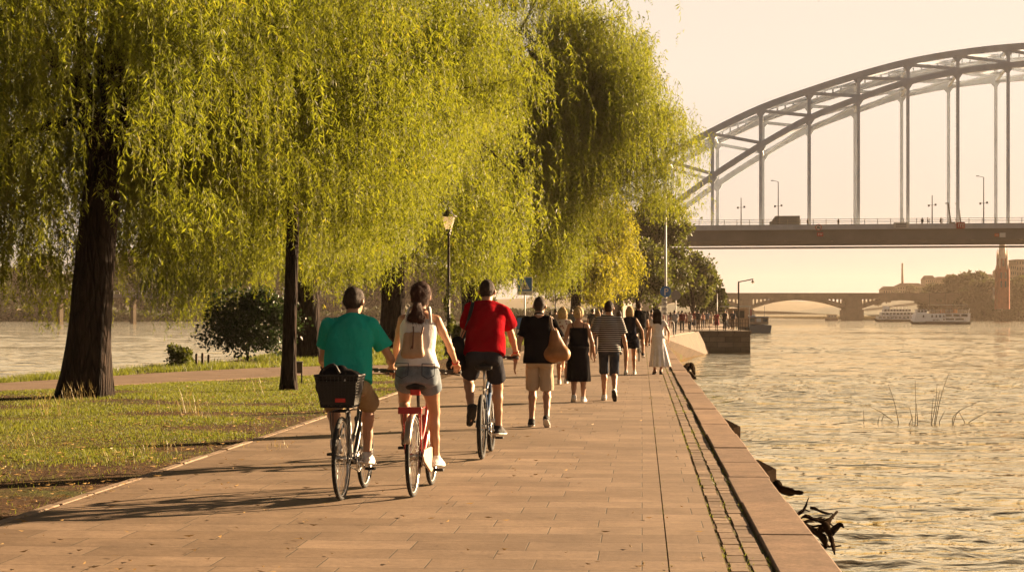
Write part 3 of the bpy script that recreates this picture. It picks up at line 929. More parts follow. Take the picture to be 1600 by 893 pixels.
def broad_tree(label, base, h, rad, zlow, seed, mat, n=9000, leaf=.35, name='tree', group=None, trunk_r=.3, blobs=26, squash=1.0, cat='tree'):
    """rounded crown made of leaf clumps"""
    rg = np.random.default_rng(seed); base = Vector(base)
    root = thing(name, label, cat, base, 0, group)
    a = rg.uniform(0, 2 * PI, blobs); u = rg.random(blobs)
    cz = zlow + (h - zlow) * (.12 + .76 * u); prof = np.sqrt(np.clip(1 - ((u - .42) / .62) ** 2, .05, 1))
    cr = rad * prof * rg.uniform(.35, .8, blobs)
    C = np.stack([cr * np.cos(a), cr * np.sin(a) * squash, cz], 1); br = rad * rg.uniform(.24, .42, blobs)
    idx = rg.integers(0, blobs, n)
    d = rg.normal(size=(n, 3)); d /= np.linalg.norm(d, axis=1, keepdims=True)
    rr_ = br[idx] * rg.random(n) ** .4 * rg.uniform(.75, 1.15, n)
    P = C[idx] + d * rr_[:, None] * np.array([1, 1, .8])
    D = d * .6 + rg.normal(size=(n, 3)) * .6; D[:, 2] -= .2; D /= np.linalg.norm(D, axis=1, keepdims=True)
    L = leaf * rg.uniform(.6, 1.3, n)
    link('crown', leaves_mesh('crown', P, D, L, L * .3, mat, rg), root)
    tb = MB(); r = random.Random(seed)
    tp = smooth_path([Vector((0, 0, -.3)), Vector((r.uniform(-.1, .1), 0, zlow * .6)), Vector((r.uniform(-.2, .2), r.uniform(-.2, .2), h * .55)), Vector((0, 0, h * .85))], 9)
    bark_tube(tb, tp, [trunk_r * (1.2 - .95 * k / 8) for k in range(9)], 9, .05, r)
    for i in range(min(blobs, 12)):
        s = tp[3 + i % 4]; c = Vector(C[i])
        q = smooth_path([s, s.lerp(c, .5) + Vector((0, 0, .1 * h)), c], 5); bark_tube(tb, q, [trunk_r * .35 * (1 - .8 * k / 4) for k in range(5)], 5, .05, r)
    tb.build('trunk', M_BARK, root, True)
    return root


DG = 'broadleaved trees before the steel bridge'
broad_tree('tall dark broadleaved tree behind the white sign pole', (16.8, 212, 0), 16.2, 4.6, 2.2, 31, M_DLEAF, 15000, .42, group=DG, trunk_r=.4, blobs=40)
broad_tree('round green tree left of the parking sign', (13.2, 190, 0), 9.5, 4.0, 1.8, 32, M_DLEAF, 12000, .36, group=DG, blobs=34)
broad_tree('smaller bushy tree right of the parking sign', (22.4, 226, 0), 9.4, 3.6, 1.5, 33, M_DLEAF, 9000, .4, group=DG, blobs=28)
broad_tree('hazy outermost tree in front of the distant tower block', (29.0, 268, 0), 6.6, 2.9, 1.0, 34, M_DLEAF, 6500, .42, group=DG, blobs=22)
broad_tree('olive tree half hidden behind the golden willow', (14.0, 236, 0), 15.5, 5.2, 2.5, 35, M_DLEAF, 11000, .48, group=DG, trunk_r=.4, blobs=36)
# ================================================================== FIGURES: signed-distance bodies meshed with surface nets
class Field:
    def __init__(s, lo, hi, h):
        s.lo = np.array(lo, np.float32) - 3 * h; s.h = h
        s.n = np.maximum(4, np.ceil((np.array(hi) - s.lo + 3 * h) / h).astype(int))
        s.D = np.full(s.n, 1.0, np.float32)

    def win(s, blo, bhi, m):
        a = np.clip(np.floor((np.array(blo) - m - s.lo) / s.h).astype(int), 0, s.n - 1)
        b = np.clip(np.ceil((np.array(bhi) + m - s.lo) / s.h).astype(int) + 1, 1, s.n)
        b = np.maximum(b, a + 1)
        ax = [s.lo[i] + s.h * np.arange(a[i], b[i], dtype=np.float32) for i in range(3)]
        return tuple(slice(a[i], b[i]) for i in range(3)), np.meshgrid(*ax, indexing='ij')

    def union(s, sl, d, k):
        a = s.D[sl]
        if k > 0:
            hh = np.maximum(k - np.abs(a - d), 0) / k
            s.D[sl] = np.minimum(a, d) - hh * hh * k * .25
        else: s.D[sl] = np.minimum(a, d)

    def rc(s, a, b, ra, rb, k=.02, cap=False, flat=None):
        """round cone a-b; cap: flat end at b; flat=(axis, factor): squeeze along an axis"""
        a = np.array(a, np.float32); b = np.array(b, np.float32); m = max(ra, rb)
        mm = m * (max(1, 1 / flat[1]) if flat else 1)
        sl, (x, y, z) = s.win(np.minimum(a, b) - mm, np.maximum(a, b) + mm, k + 2 * s.h)
        px, py, pz = x - a[0], y - a[1], z - a[2]; d = b - a; L2 = float(d @ d) + 1e-12
        t = np.clip((px * d[0] + py * d[1] + pz * d[2]) / L2, 0, 1)
        qx, qy, qz = px - t * d[0], py - t * d[1], pz - t * d[2]
        if flat:
            f = np.array(flat[0], np.float32); f /= np.linalg.norm(f); c = (qx * f[0] + qy * f[1] + qz * f[2]) * (flat[1] - 1)
            qx, qy, qz = qx + f[0] * c, qy + f[1] * c, qz + f[2] * c
        r = np.sqrt(qx * qx + qy * qy + qz * qz) - (ra + (rb - ra) * t)
        if cap:
            u = d / math.sqrt(L2)
            r = np.maximum(r, (x - b[0]) * u[0] + (y - b[1]) * u[1] + (z - b[2]) * u[2])
        s.union(sl, r, k)

    def ell(s, c, r, k=.02, rot=None):
        c = np.array(c, np.float32); r = np.array(r, np.float32); m = r.max()
        sl, (x, y, z) = s.win(c - m, c + m, k + 2 * s.h)
        p = np.stack([x - c[0], y - c[1], z - c[2]], -1)
        if rot is not None: p = p @ np.array(rot, np.float32)
        k0 = np.linalg.norm(p / r, axis=-1); k1 = np.linalg.norm(p / (r * r), axis=-1) + 1e-9
        s.union(sl, k0 * (k0 - 1) / k1, k)

    def torso(s, P, u, f, L, T, Wt, Dt, bend=0.0, k=.03, t0=-.12, t1=1.06, off=0.0):
        """elliptic sections along P + u t L"""
        P = np.array(P, np.float32); u = np.array(u, np.float32); f = np.array(f, np.float32); r = np.cross(f, u)
        e = np.abs(u) * L * .1
        ends = np.stack([P + u * L * t0, P + u * L * t1])
        sl, (x, y, z) = s.win(ends.min(0) - .26, ends.max(0) + .26, k)
        p = np.stack([x - P[0], y - P[1], z - P[2]], -1)
        t = p @ u / L; a = p @ r; b = p @ f
        b = b + bend * 4 * np.clip(t, 0, 1) * (1 - np.clip(t, 0, 1))
        w = np.interp(t, T, Wt).astype(np.float32) + off; d = np.interp(t, T, Dt).astype(np.float32) + off
        n = np.sqrt((a / w) ** 2 + (b / d) ** 2)
        sd_ = (n - 1) * np.minimum(w, d)
        sd_ = np.maximum(sd_, np.maximum(t0 - t, t - t1) * L)
        s.union(sl, sd_, k)

    def cut(s, p, n):
        """keep the side where (x - p) . n < 0"""
        ax = [s.lo[i] + s.h * np.arange(s.n[i], dtype=np.float32) for i in range(3)]
        d = ((ax[0] - p[0]) * n[0])[:, None, None] + ((ax[1] - p[1]) * n[1])[None, :, None] + ((ax[2] - p[2]) * n[2])[None, None, :]
        s.D = np.maximum(s.D, d / np.linalg.norm(n))

    def folds(s, amp, seed, f=14, dirw=(1, 1, .6)):
        rg = np.random.default_rng(seed)
        ax = [s.lo[i] + s.h * np.arange(s.n[i], dtype=np.float32) for i in range(3)]
        for k in range(5):
            d = rg.normal(size=3) * np.array(dirw); d /= np.linalg.norm(d); q = f * rg.uniform(.6, 1.7)
            ph = (ax[0] * d[0] * q)[:, None, None] + (ax[1] * d[1] * q)[None, :, None] + (ax[2] * d[2] * q)[None, None, :] + rg.uniform(0, 6.28)
            d2 = rg.normal(size=3); ph = ph + 1.2 * np.sin((ax[0] * d2[0] * 6)[:, None, None] + (ax[1] * d2[1] * 6)[None, :, None] + (ax[2] * d2[2] * 6)[None, None, :])
            s.D += (amp / 2.2 * (1 - 2 * np.abs(np.sin(ph * .5)) )).astype(np.float32)

    def mesh(s, name, mat, sm=1):
        D = s.D; h = s.h; n = s.n
        neg = D < 0
        c = np.zeros(tuple(n - 1), np.int8)
        for i in (0, 1):
            for j in (0, 1):
                for k in (0, 1): c += neg[i:n[0] - 1 + i, j:n[1] - 1 + j, k:n[2] - 1 + k]
        act = (c > 0) & (c < 8)
        I = np.argwhere(act)
        if len(I) == 0: return bpy.data.meshes.new(name)
        vid = np.full(act.shape, -1, np.int64); vid[act] = np.arange(len(I))
        acc = np.zeros((len(I), 3)); cnt = np.zeros(len(I))
        cor = [np.array(q) for q in ((0, 0, 0), (1, 0, 0), (0, 1, 0), (1, 1, 0), (0, 0, 1), (1, 0, 1), (0, 1, 1), (1, 1, 1))]
        val = [D[I[:, 0] + q[0], I[:, 1] + q[1], I[:, 2] + q[2]] for q in cor]
        for a, b in ((0, 1), (2, 3), (4, 5), (6, 7), (0, 2), (1, 3), (4, 6), (5, 7), (0, 4), (1, 5), (2, 6), (3, 7)):
            va, vb = val[a], val[b]; x = (va < 0) != (vb < 0)
            t = np.where(x, va / np.where(x, va - vb, 1), 0)
            acc += np.where(x[:, None], cor[a] + (cor[b] - cor[a]) * t[:, None], 0); cnt += x
        V = s.lo + h * (I + acc / cnt[:, None])
        faces = []
        for ax in range(3):
            sa = [slice(None)] * 3; sb = [slice(None)] * 3; sa[ax] = slice(0, -1); sb[ax] = slice(1, None)
            A = neg[tuple(sa)]; B = neg[tuple(sb)]
            E = np.argwhere(A != B); fl = A[tuple(E.T)]
            o1, o2 = [(1, 2), (2, 0), (0, 1)][ax]
            ok = (E[:, o1] > 0) & (E[:, o2] > 0) & (E[:, o1] < n[o1] - 1) & (E[:, o2] < n[o2] - 1)
            E = E[ok]; fl = fl[ok]
            q = []
            for da, db in ((0, 0), (-1, 0), (-1, -1), (0, -1)):
                G = E.copy(); G[:, o1] += da; G[:, o2] += db
                q.append(vid[tuple(G.T)])
            q = np.stack(q, 1); q[~fl] = q[~fl][:, ::-1]
            faces.append(q)
        Q = np.concatenate(faces); Q = Q[(Q >= 0).all(1)]
        for _ in range(sm):                                   # light smoothing
            S = np.zeros_like(V); K = np.zeros(len(V))
            for a in range(4):
                b = (a + 1) % 4
                np.add.at(S, Q[:, a], V[Q[:, b]]); np.add.at(S, Q[:, b], V[Q[:, a]]); np.add.at(K, Q[:, a], 1); np.add.at(K, Q[:, b], 1)
            V = V * .5 + .5 * S / np.maximum(K, 1)[:, None]
        return np_mesh(name, V, Q, mat, True)


def ik(a, t, l1, l2, pole):
    a = Vector(a); t = Vector(t); d = t - a; L = min(d.length, (l1 + l2) * .998); d.normalize()
    t = a + d * L
    p = Vector(pole); p = (p - d * p.dot(d)).normalized()
    x = (l1 * l1 - l2 * l2 + L * L) / (2 * L); y = math.sqrt(max(l1 * l1 - x * x, 0))
    return a + d * x + p * y, t


MW, MD = [.160, .162, .148, .158, .168, .128, .062], [.120, .125, .110, .118, .118, .088, .060]
FW, FD = [.168, .172, .124, .132, .142, .108, .052], [.118, .125, .094, .104, .104, .076, .052]
TT = [0, .15, .38, .58, .76, .90, 1.0]


class Fig:
    """joint positions of one person; x right, y ahead, z up"""
    def __init__(s, H=1.78, fem=False, pelvis=None, lean=3, roll=0, yaw=0, ankL=None, ankR=None, toeL=(0, 1, -.02), toeR=(0, 1, -.02), handL=None, handR=None, bend=0.0,
                 head=(0, 0), kneeL=(0, 1, 0), kneeR=(0, 1, 0), elL=(-.6, -1, -.2), elR=(.6, -1, -.2), build=1.0, grip=False, hdL=None, hdR=None):
        s.H = H; s.fem = fem; s.k = H / 1.78; s.b = build * s.k; s.bend = bend; s.grip = grip
        k = s.k
        s.P = Vector(pelvis if pelvis else (0, 0, .508 * H))
        a = R(lean); s.u = Vector((math.sin(R(roll)), math.sin(a), math.cos(a))).normalized()
        ry = Matrix.Rotation(R(yaw), 3, 'Z'); s.u = ry @ s.u
        s.r = ry @ Vector((1, 0, 0)); s.r = (s.r - s.u * s.r.dot(s.u)).normalized(); s.f = s.u.cross(s.r)
        s.L = .322 * H
        s.C7 = s.P + s.u * s.L
        hw = (.052 if not fem else .056) * H
        s.hip = {-1: s.P + s.r * -hw, 1: s.P + s.r * hw}
        sw = (.100 if not fem else .088) * H
        s.sh = {q: s.P + s.u * (.276 * H) + s.r * (q * sw) - s.f * (bend * .3) for q in (-1, 1)}
        th, shk = .238 * H, .238 * H
        dA = {-1: ankL or (-hw, .12, .05 * H), 1: ankR or (hw, -.12, .05 * H)}
        s.knee = {}; s.ank = {}
        for q, pole in ((-1, kneeL), (1, kneeR)): s.knee[q], s.ank[q] = ik(s.hip[q], dA[q], th, shk, pole)
        s.toe = {-1: Vector(toeL).normalized(), 1: Vector(toeR).normalized()}
        ua, fa = .172 * H, .150 * H
        dH = {-1: handL or tuple(s.sh[-1] + Vector((-.06, .05, -.30 * H))), 1: handR or tuple(s.sh[1] + Vector((.06, .02, -.30 * H)))}
        s.elb = {}; s.wr = {}
        for q, pole in ((-1, elL), (1, elR)): s.elb[q], s.wr[q] = ik(s.sh[q], dH[q], ua, fa, pole)
        s.hd = {-1: hdL, 1: hdR}
        hp = R(head[0]); hy = R(head[1])       # nod forward, turn left
        hu = Vector((0, math.sin(a * .45 + hp), math.cos(a * .45 + hp)))
        s.hu = hu; s.hf = Matrix.Rotation(hy, 3, 'Z') @ Vector((0, math.cos(a * .2 + hp), -math.sin(a * .2 + hp)))
        s.hf = (s.hf - hu * s.hf.dot(hu)).normalized(); s.hr = s.hf.cross(hu)
        s.nk = s.C7 - s.f * (bend * .2 - .01)
        s.hc = s.nk + hu * (.078 * H) + s.hf * .022 * k

    def box(s, pts, m):
        A = np.array([tuple(p) for p in pts]); return A.min(0) - m, A.max(0) + m

    def allp(s):
        return [s.P, s.C7, s.hc + s.hu * .1] + [d[q] for d in (s.hip, s.knee, s.ank, s.sh, s.elb, s.wr) for q in (-1, 1)] + [s.ank[q] + s.toe[q] * .18 for q in (-1, 1)] + \
               [s.ank[q] - Vector((0, 0, .07)) for q in (-1, 1)] + [s.wr[q] + (s.wr[q] - s.elb[q]).normalized() * .18 for q in (-1, 1)]

    def table(s):
        W_, D_ = (FW, FD) if s.fem else (MW, MD)
        return [w * s.b for w in W_], [d * s.b for d in D_]

    def body(s, h, mat, hands=True):
        lo, hi = s.box(s.allp(), .12); F_ = Field(lo, hi, h); b = s.b; k = s.k
        W_, D_ = s.table()
        F_.torso(s.P, s.u, s.f, s.L, TT, W_, D_, s.bend, .03, -.14, 1.0)
        g = 1.0 if not s.fem else 1.04
        for q in (-1, 1):
            hp, kn, an = s.hip[q], s.knee[q], s.ank[q]
            F_.ell(hp - s.f * .045 * b + s.r * (-q * .008) - s.u * .03, (.080 * b * g, .078 * b * g, .088 * b * g), .04)
            F_.rc(hp, hp.lerp(kn, .45), .088 * b * g, .077 * b * g, .04); F_.rc(hp.lerp(kn, .45), kn, .077 * b * g, .054 * b, .02)
            ax = (an - kn).normalized(); back = -(s.toe[q] - ax * s.toe[q].dot(ax)).normalized()
            cf = kn.lerp(an, .28) + back * .018 * b
            F_.rc(kn, cf, .051 * b, .056 * b * (.95 if s.fem else 1), .02); F_.rc(cf, kn.lerp(an, .62) + back * .006, .055 * b * (.95 if s.fem else 1), .042 * b, .02); F_.rc(kn.lerp(an, .6), an, .043 * b, .034 * k, .02)
            t = s.toe[q]; ft = Vector((-t.y, t.x, 0)).normalized(); up = ft.cross(t) * -1
            if up.z < 0: up = -up
            heel = an - t * .045 * k - up * .045 * k
            F_.rc(heel, an + t * .13 * k - up * .058 * k, .030 * k, .024 * k, .02); F_.rc(an, an + t * .10 * k - up * .05 * k, .032 * k, .026 * k, .03)
            shd, el, wr = s.sh[q], s.elb[q], s.wr[q]
            fr = .86 if s.fem else 1.0
            F_.rc(s.C7 - s.u * .022 - s.f * s.bend * .25, shd + s.u * .010 - s.r * q * .02, .048 * b * fr, .044 * b * fr, .03)
            F_.rc(shd, shd.lerp(el, .5), .052 * b * fr, .045 * b * fr, .025); F_.rc(shd.lerp(el, .45), el, .046 * b * fr, .036 * b * fr, .015)
            F_.rc(el, el.lerp(wr, .3), .037 * b * fr, .040 * b * fr, .015); F_.rc(el.lerp(wr, .3), wr, .040 * b * fr, .025 * b * fr, .015)
            if hands: s.hand(F_, q)
        F_.rc(s.C7 - s.u * .04 - s.f * s.bend * .2, s.hc - s.hu * .035 * k - s.hf * .012, .062 * b * (.84 if s.fem else 1), .054 * k * (.88 if s.fem else 1), .03)
        hc, hu, hf, hr = s.hc, s.hu, s.hf, s.hr
        rot = np.array([tuple(hr), tuple(hf), tuple(hu)]).T
        F_.ell(hc + hu * .018 * k - hf * .006, (.075 * k, .096 * k, .098 * k), .01, rot)                  # skull
        F_.ell(hc - hu * .050 * k + hf * .030 * k, (.055 * k, .062 * k, .062 * k), .03, rot)              # jaw
        F_.rc(hc + hf * .088 * k + hu * .008 * k, hc + hf * .108 * k - hu * .028 * k, .008, .013, .012)    # nose
        F_.rc(hc + hf * .080 * k - hu * .060 * k - hr * .016, hc + hf * .080 * k - hu * .060 * k + hr * .016, .009, .009, .006)   # lips
        for q in (-1, 1):
            F_.ell(hc + hr * q * .084 * k - hu * .012 * k - hf * .012, (.014, .020, .032), .006, rot)      # ears
            F_.rc(hc + hf * .080 * k + hr * q * .018 + hu * .030 * k, hc + hf * .070 * k + hr * q * .045 + hu * .030 * k, .010, .009, .012)  # brow
        return F_.mesh('person', mat)

    def hand(s, F_, q):
        wr = s.wr[q]; k = s.k * (.9 if s.fem else 1.0)
        fd = (wr - s.elb[q]).normalized()
        if s.grip:
            hd = s.hd[q] if s.hd[q] else Vector((0, .92, -.38)); hd = Vector(hd).normalized(); pn = Vector((0, -.38, -.92)); curl = 1.05
        else:
            hd = (fd + Vector(s.hd[q]) if s.hd[q] else fd + Vector((0, .12, -.25))).normalized(); pn = Vector((-q, .25, 0)); curl = .42
        pn = (pn - hd * pn.dot(hd)).normalized(); l = hd.cross(pn)
        if s.grip:
            if l.x * q > 0: l = -l                  # thumb towards the middle of the bar
        elif l.y < 0: l = -l                       # thumb ahead
        for i, (o, ln) in enumerate(((.030, .92), (.010, 1.0), (-.010, .95), (-.029, .78))):
            kn = wr + hd * (.088 - .006 * abs(i - 1)) * k + l * o * k
            F_.rc(wr + l * o * .5 * k, kn, .0155 * k, .0115 * k, .012)
            d1 = hd * math.cos(curl * .7) + pn * math.sin(curl * .7); m = kn + d1 * .042 * ln * k
            d2 = hd * math.cos(curl * 1.7) + pn * math.sin(curl * 1.7); e = m + d2 * .040 * ln * k
            F_.rc(kn, m, .0098 * k, .0088 * k, .004); F_.rc(m, e, .0088 * k, .0072 * k, .003)
        tb = wr + hd * .022 * k + l * .026 * k; t1 = tb + (l * .62 + hd * .68 + pn * .3).normalized() * .042 * k; t2 = t1 + (hd * .85 + pn * .4 + l * .1).normalized() * .030 * k
        F_.rc(wr + l * .012, tb, .015 * k, .0125 * k, .012); F_.rc(tb, t1, .0125 * k, .0100 * k, .006); F_.rc(t1, t2, .0098 * k, .0078 * k, .003)

    # ---------------------------------------------------------------- clothes
    def top(s, h, mat, hem=-.05, sleeve=.55, off=.009, loose=.012, folds=.006, seed=1, neck=.97, straps=False, name='shirt', sr=.012, hem_w=0.0, arm_cut=None):
        lo, hi = s.box([s.P - s.u * .25, s.C7, s.sh[-1], s.sh[1], s.elb[-1], s.elb[1]], .22); F_ = Field(lo, hi, h); b = s.b
        W_, D_ = s.table()
        W2 = [w + loose * q for w, q in zip(W_, (1.2, 1.0, 1.9 if not s.fem else 1.2, 1.1, .5, .2, .1))]
        D2 = [d + loose * q for d, q in zip(D_, (1.0, .9, 1.2, .8, .4, .2, .1))]
        W2[0] += hem_w; D2[0] += hem_w
        F_.torso(s.P, s.u, s.f, s.L, [-.2] + TT, [W2[0]] + W2, [D2[0]] + D2, s.bend, .02, hem, neck, off)
        if hem < .12:
            for q in (-1, 1): F_.ell(s.hip[q] - s.f * .045 * b - s.r * q * .008 - s.u * .03, (.083 * b + off + .014, .081 * b + off + .016, .091 * b + off + .016), .05)
        if sleeve or not straps:
            for q in (-1, 1):
                fr = .86 if s.fem else 1.0
                F_.rc(s.C7 - s.u * .025 - s.f * s.bend * .25, s.sh[q] + s.u * .010 - s.r * q * .02, .048 * b * fr + off, .044 * b * fr + off, .03)
        if sleeve:
            for q in (-1, 1):
                fr = .86 if s.fem else 1.0
                e = s.sh[q].lerp(s.elb[q], sleeve); F_.rc(s.sh[q] - (s.elb[q] - s.sh[q]) * .02, e, (.052 * fr) * b + sr * .7, .050 * b * fr + sr + .008, .022, True)
        elif not straps:
            for q in (-1, 1):
                F_.cut(s.sh[q] + s.r * q * (.012 if arm_cut is None else arm_cut), s.r * q)
        if folds: F_.folds(folds, seed)
        F_.cut(s.P + s.u * (hem * s.L), -s.u)
        if neck < 1.05: F_.cut(s.P + s.u * (neck * s.L + (.035 if not straps else 0)) , s.u)
        return F_.mesh(name, mat)

    def pants(s, h, mat, frac=.9, r0=.10, r1=.088, waist=.16, folds=.004, seed=2, off=.011, name='shorts', below=None, k=.007):
        """frac: how far down the thigh (>1 goes on down the shank)"""
        lo, hi = s.box([s.P + s.u * .2, s.P - s.u * .12] + list(s.knee.values()) + list(s.ank.values()), .2); F_ = Field(lo, hi, h); b = s.b
        W_, D_ = s.table()
        F_.torso(s.P, s.u, s.f, s.L, TT, W_, D_, s.bend, .03, -.15, waist, off)
        for q in (-1, 1):
            hp, kn, an = s.hip[q], s.knee[q], s.ank[q]
            F_.ell(hp - s.f * .045 * b - s.r * q * .008 - s.u * .03, (.083 * b + off, .081 * b + off, .091 * b + off), .04)
            if frac <= 1:
                F_.rc(hp, hp.lerp(kn, frac), r0 * b, r1 * b, k, True)
            else:
                F_.rc(hp, kn, r0 * b, r1 * b, k); F_.rc(kn, kn.lerp(an, frac - 1), r1 * b, r1 * b * .97, .02, True)
        if folds: F_.folds(folds, seed, 16)
        F_.cut(s.P + s.u * (waist * s.L), s.u)
        return F_.mesh(name, mat)

    def skirt(s, h, mat, top=.30, hem_z=.35, r_hem=(.25, .24), seed=3, name='skirt', pleats=13, amp=.03, off=.012, sway=(0, 0)):
        W_, D_ = s.table()
        zt = (s.P + s.u * (top * s.L)).z
        lo = np.array([s.P.x - .42, s.P.y - .42, hem_z]); hi = np.array([s.P.x + .42, s.P.y + .42, zt])
        F_ = Field(lo, hi, h)
        sl, (x, y, z) = F_.win(lo, hi, .05)
        ts = (z - s.P.z) / s.L
        wt = np.interp(ts, TT, W_) + off; dt = np.interp(ts, TT, D_) + off
        q = np.clip((s.P.z - .02 - z) / (s.P.z - hem_z), 0, 1)
        w = np.where(ts < 0, (W_[0] + off) * (1 - q) + r_hem[0] * q, wt); d = np.where(ts < 0, (D_[0] + off + .02) * (1 - q) + r_hem[1] * q, dt)
        xx = x - s.P.x - sway[0] * q; yy = y - s.P.y - sway[1] * q + np.where(ts < .2, .02, 0)
        th = np.arctan2(yy, xx)
        d = np.maximum(d, np.where(ts < .25, (.158 + off) * s.b, 0))
        w = w * (1 + amp * q * np.sin(th * pleats + 2 * q) + amp * .6 * q * np.sin(th * (pleats // 2) + 1 + seed)); d = d * (1 + amp * q * np.sin(th * pleats + 2 * q))
        n = np.sqrt((xx / w) ** 2 + (yy / d) ** 2)
        F_.union(sl, ((n - 1) * np.minimum(w, d)).astype(np.float32), 0)
        F_.cut((0, 0, hem_z), (0, 0, -1)); F_.cut((0, 0, zt), (0, 0, 1))
        return F_.mesh(name, mat)

    def hair(s, h, mat, style='short', seed=4, name='hair', off=.011):
        hc, hu, hf, hr, k = s.hc, s.hu, s.hf, s.hr, s.k
        pts = [hc + hu * .15, hc - hu * .16]
        if style in ('long', 'pony'): pts += [hc - hu * .48 - s.f * .12]
        lo, hi = s.box(pts, .17); F_ = Field(lo, hi, h)
        rot = np.array([tuple(hr), tuple(hf), tuple(hu)]).T
        F_.ell(hc + hu * .020 * k - hf * .008, (.075 * k + off, .096 * k + off, .098 * k + off), .0, rot)
        if style in ('long', 'pony', 'bob'): F_.cut(hc + hf * .046 * k + hu * .02, hf - hu * .6)
        if style in ('short', 'crop'):
            F_.rc(hc - hf * .045 * k, hc - hf * .040 * k - hu * .062 * k, .052 * k + off * .5, .040 * k + off * .3, .03)
        elif style == 'bob':
            F_.ell(hc - hf * .030 * k - hu * .025 * k, (.088 * k + off, .088 * k + off, .105 * k), .03, rot)
            F_.rc(hc - hu * .09 - hf * .03 - hr * .05, hc - hu * .09 - hf * .03 + hr * .05, .05, .05, .03)
        elif style == 'long':
            for q in (-.045, 0, .045):
                F_.rc(hc - hf * .05 + hr * q, hc - hu * .20 - hf * .085 + hr * q * 1.25 , .068, .052, .03); F_.rc(hc - hu * .20 - hf * .085 + hr * q * 1.2, hc - hu * .40 - hf * .075 + hr * q * .9, .052, .022, .03)
        elif style == 'pony':
            n0 = hc - hf * .085 - hu * .055
            F_.rc(hc - hf * .04 - hu * .01, n0, .075, .034, .03)
            F_.rc(n0, n0 - hu * .045 - hf * .03, .026, .028, .01)
            for q in (-.030, 0.004, .030): F_.rc(n0 - hu * .045 - hf * .03, n0 - hu * .15 - hf * .035 + hr * q, .03, .042, .02); F_.rc(n0 - hu * .15 - hf * .035 + hr * q, n0 - hu * .265 - hf * .02 + hr * q * 1.3, .042, .013, .02)
        F_.folds(.0045 if style != 'crop' else .0025, seed, 70 if style not in ('long', 'pony') else 45, (1, 1, .25))
        # the face stays free
        fz = {'short': .30, 'crop': .30}.get(style, .25)
        if style in ('short', 'crop'):
            F_.cut(hc + hf * .044 * k + hu * .02, hf - hu * .80)
            F_.cut(hc - hu * .068 * k, -hu)
            F_.cut(hc + hf * .010 - hu * .02, hf * 1.0 - hu * .25 + hu * 0) if False else None
        me = F_.mesh(name, mat, 1)
        if h > .0125: return me
        # loose strands lying over the cap of hair
        rg = np.random.default_rng(seed + 50); nv = len(me.vertices)
        co = np.empty(nv * 3); me.vertices.foreach_get('co', co); co = co.reshape(-1, 3)
        no = np.empty(nv * 3); me.vertices.foreach_get('normal', no); no = no.reshape(-1, 3)
        N_ = 2600 if style in ('long', 'pony', 'bob') else 2200
        i = rg.integers(0, nv, N_); p = co[i]; n_ = no[i]
        fl = np.array(tuple(-hu * 1.0 - hf * .15))[None, :] + rg.normal(0, .28, (N_, 3))
        d = fl - n_ * (fl * n_).sum(1)[:, None] + n_ * rg.uniform(.05, .30, (N_, 1)); d /= np.linalg.norm(d, axis=1, keepdims=True) + 1e-9
        L = rg.uniform(.015, .035, N_) * (2.2 if style in ('long', 'pony') else 1.5 if style == 'bob' else .8)
        s_ = np.cross(d, n_); s_ /= np.linalg.norm(s_, axis=1, keepdims=True) + 1e-9
        w = .0022
        q0 = p - n_ * .002; V = np.stack([q0 - s_ * w, q0 + s_ * w, q0 + d * L[:, None] + n_ * .001], 1).reshape(-1, 3)
        nq = len(me.polygons); Q = np.empty(nq * 4, np.int32); me.polygons.foreach_get('vertices', Q); Q = Q.reshape(-1, 4)
        T = np.arange(N_ * 3).reshape(-1, 3) + nv
        V2 = np.concatenate([co, V]); m2 = bpy.data.meshes.new(name)
        m2.vertices.add(len(V2)); m2.vertices.foreach_set('co', V2.astype(np.float32).ravel())
        lp = np.concatenate([Q.ravel(), T.ravel()]).astype(np.int32); m2.loops.add(len(lp)); m2.loops.foreach_set('vertex_index', lp)
        m2.polygons.add(nq + N_); m2.polygons.foreach_set('loop_start', np.concatenate([np.arange(nq) * 4, nq * 4 + np.arange(N_) * 3]).astype(np.int32))
        m2.update(calc_edges=True); m2.shade_smooth(); m2.materials.append(mat)
        return m2

    def shoe(s, q, h, mat, smat, parent, low=True, sole_h=.022, name='shoe'):
        an, t, k = s.ank[q], s.toe[q], s.k
        ft = Vector((t.y, -t.x, 0)).normalized(); up = ft.cross(t)
        if up.z < 0: up = -up
        hl = an - t * .050 * k - up * .050 * k; to = an + t * .150 * k - up * .060 * k
        lo, hi = s.box([hl, to, an + up * .05], .10)
        def shape(o):
            F_ = Field(lo, hi, h)
            F_.rc(hl, an + t * .06 * k - up * .052 * k, .037 * k + o, .043 * k + o, .02, flat=(up, 1.1)); F_.rc(an + t * .06 * k - up * .052 * k, to, .043 * k + o, .036 * k + o, .02, flat=(up, 1.15))
            F_.rc(an - up * .02 * k - t * .012, an + up * (.004 if low else .05) * k - t * .014, .043 * k + o, .041 * k + o, .03, True)
            F_.rc(an - t * .005, an + t * .085 * k - up * .038 * k, .036 * k + o, .030 * k + o, .03)
            return F_
        bot = an - up * (.050 + .034) * k; mid = bot + up * sole_h
        U = shape(0); U.cut(mid - up * .004, -up)
        o = link(name, U.mesh(name, mat), parent)
        S = shape(.005); S.cut(mid, up); S.cut(bot, -up)
        link('sole', S.mesh('sole', smat), o)
        return o


def put(o, loc, rz):
    o.location = loc; o.rotation_euler = (0, 0, rz); return o


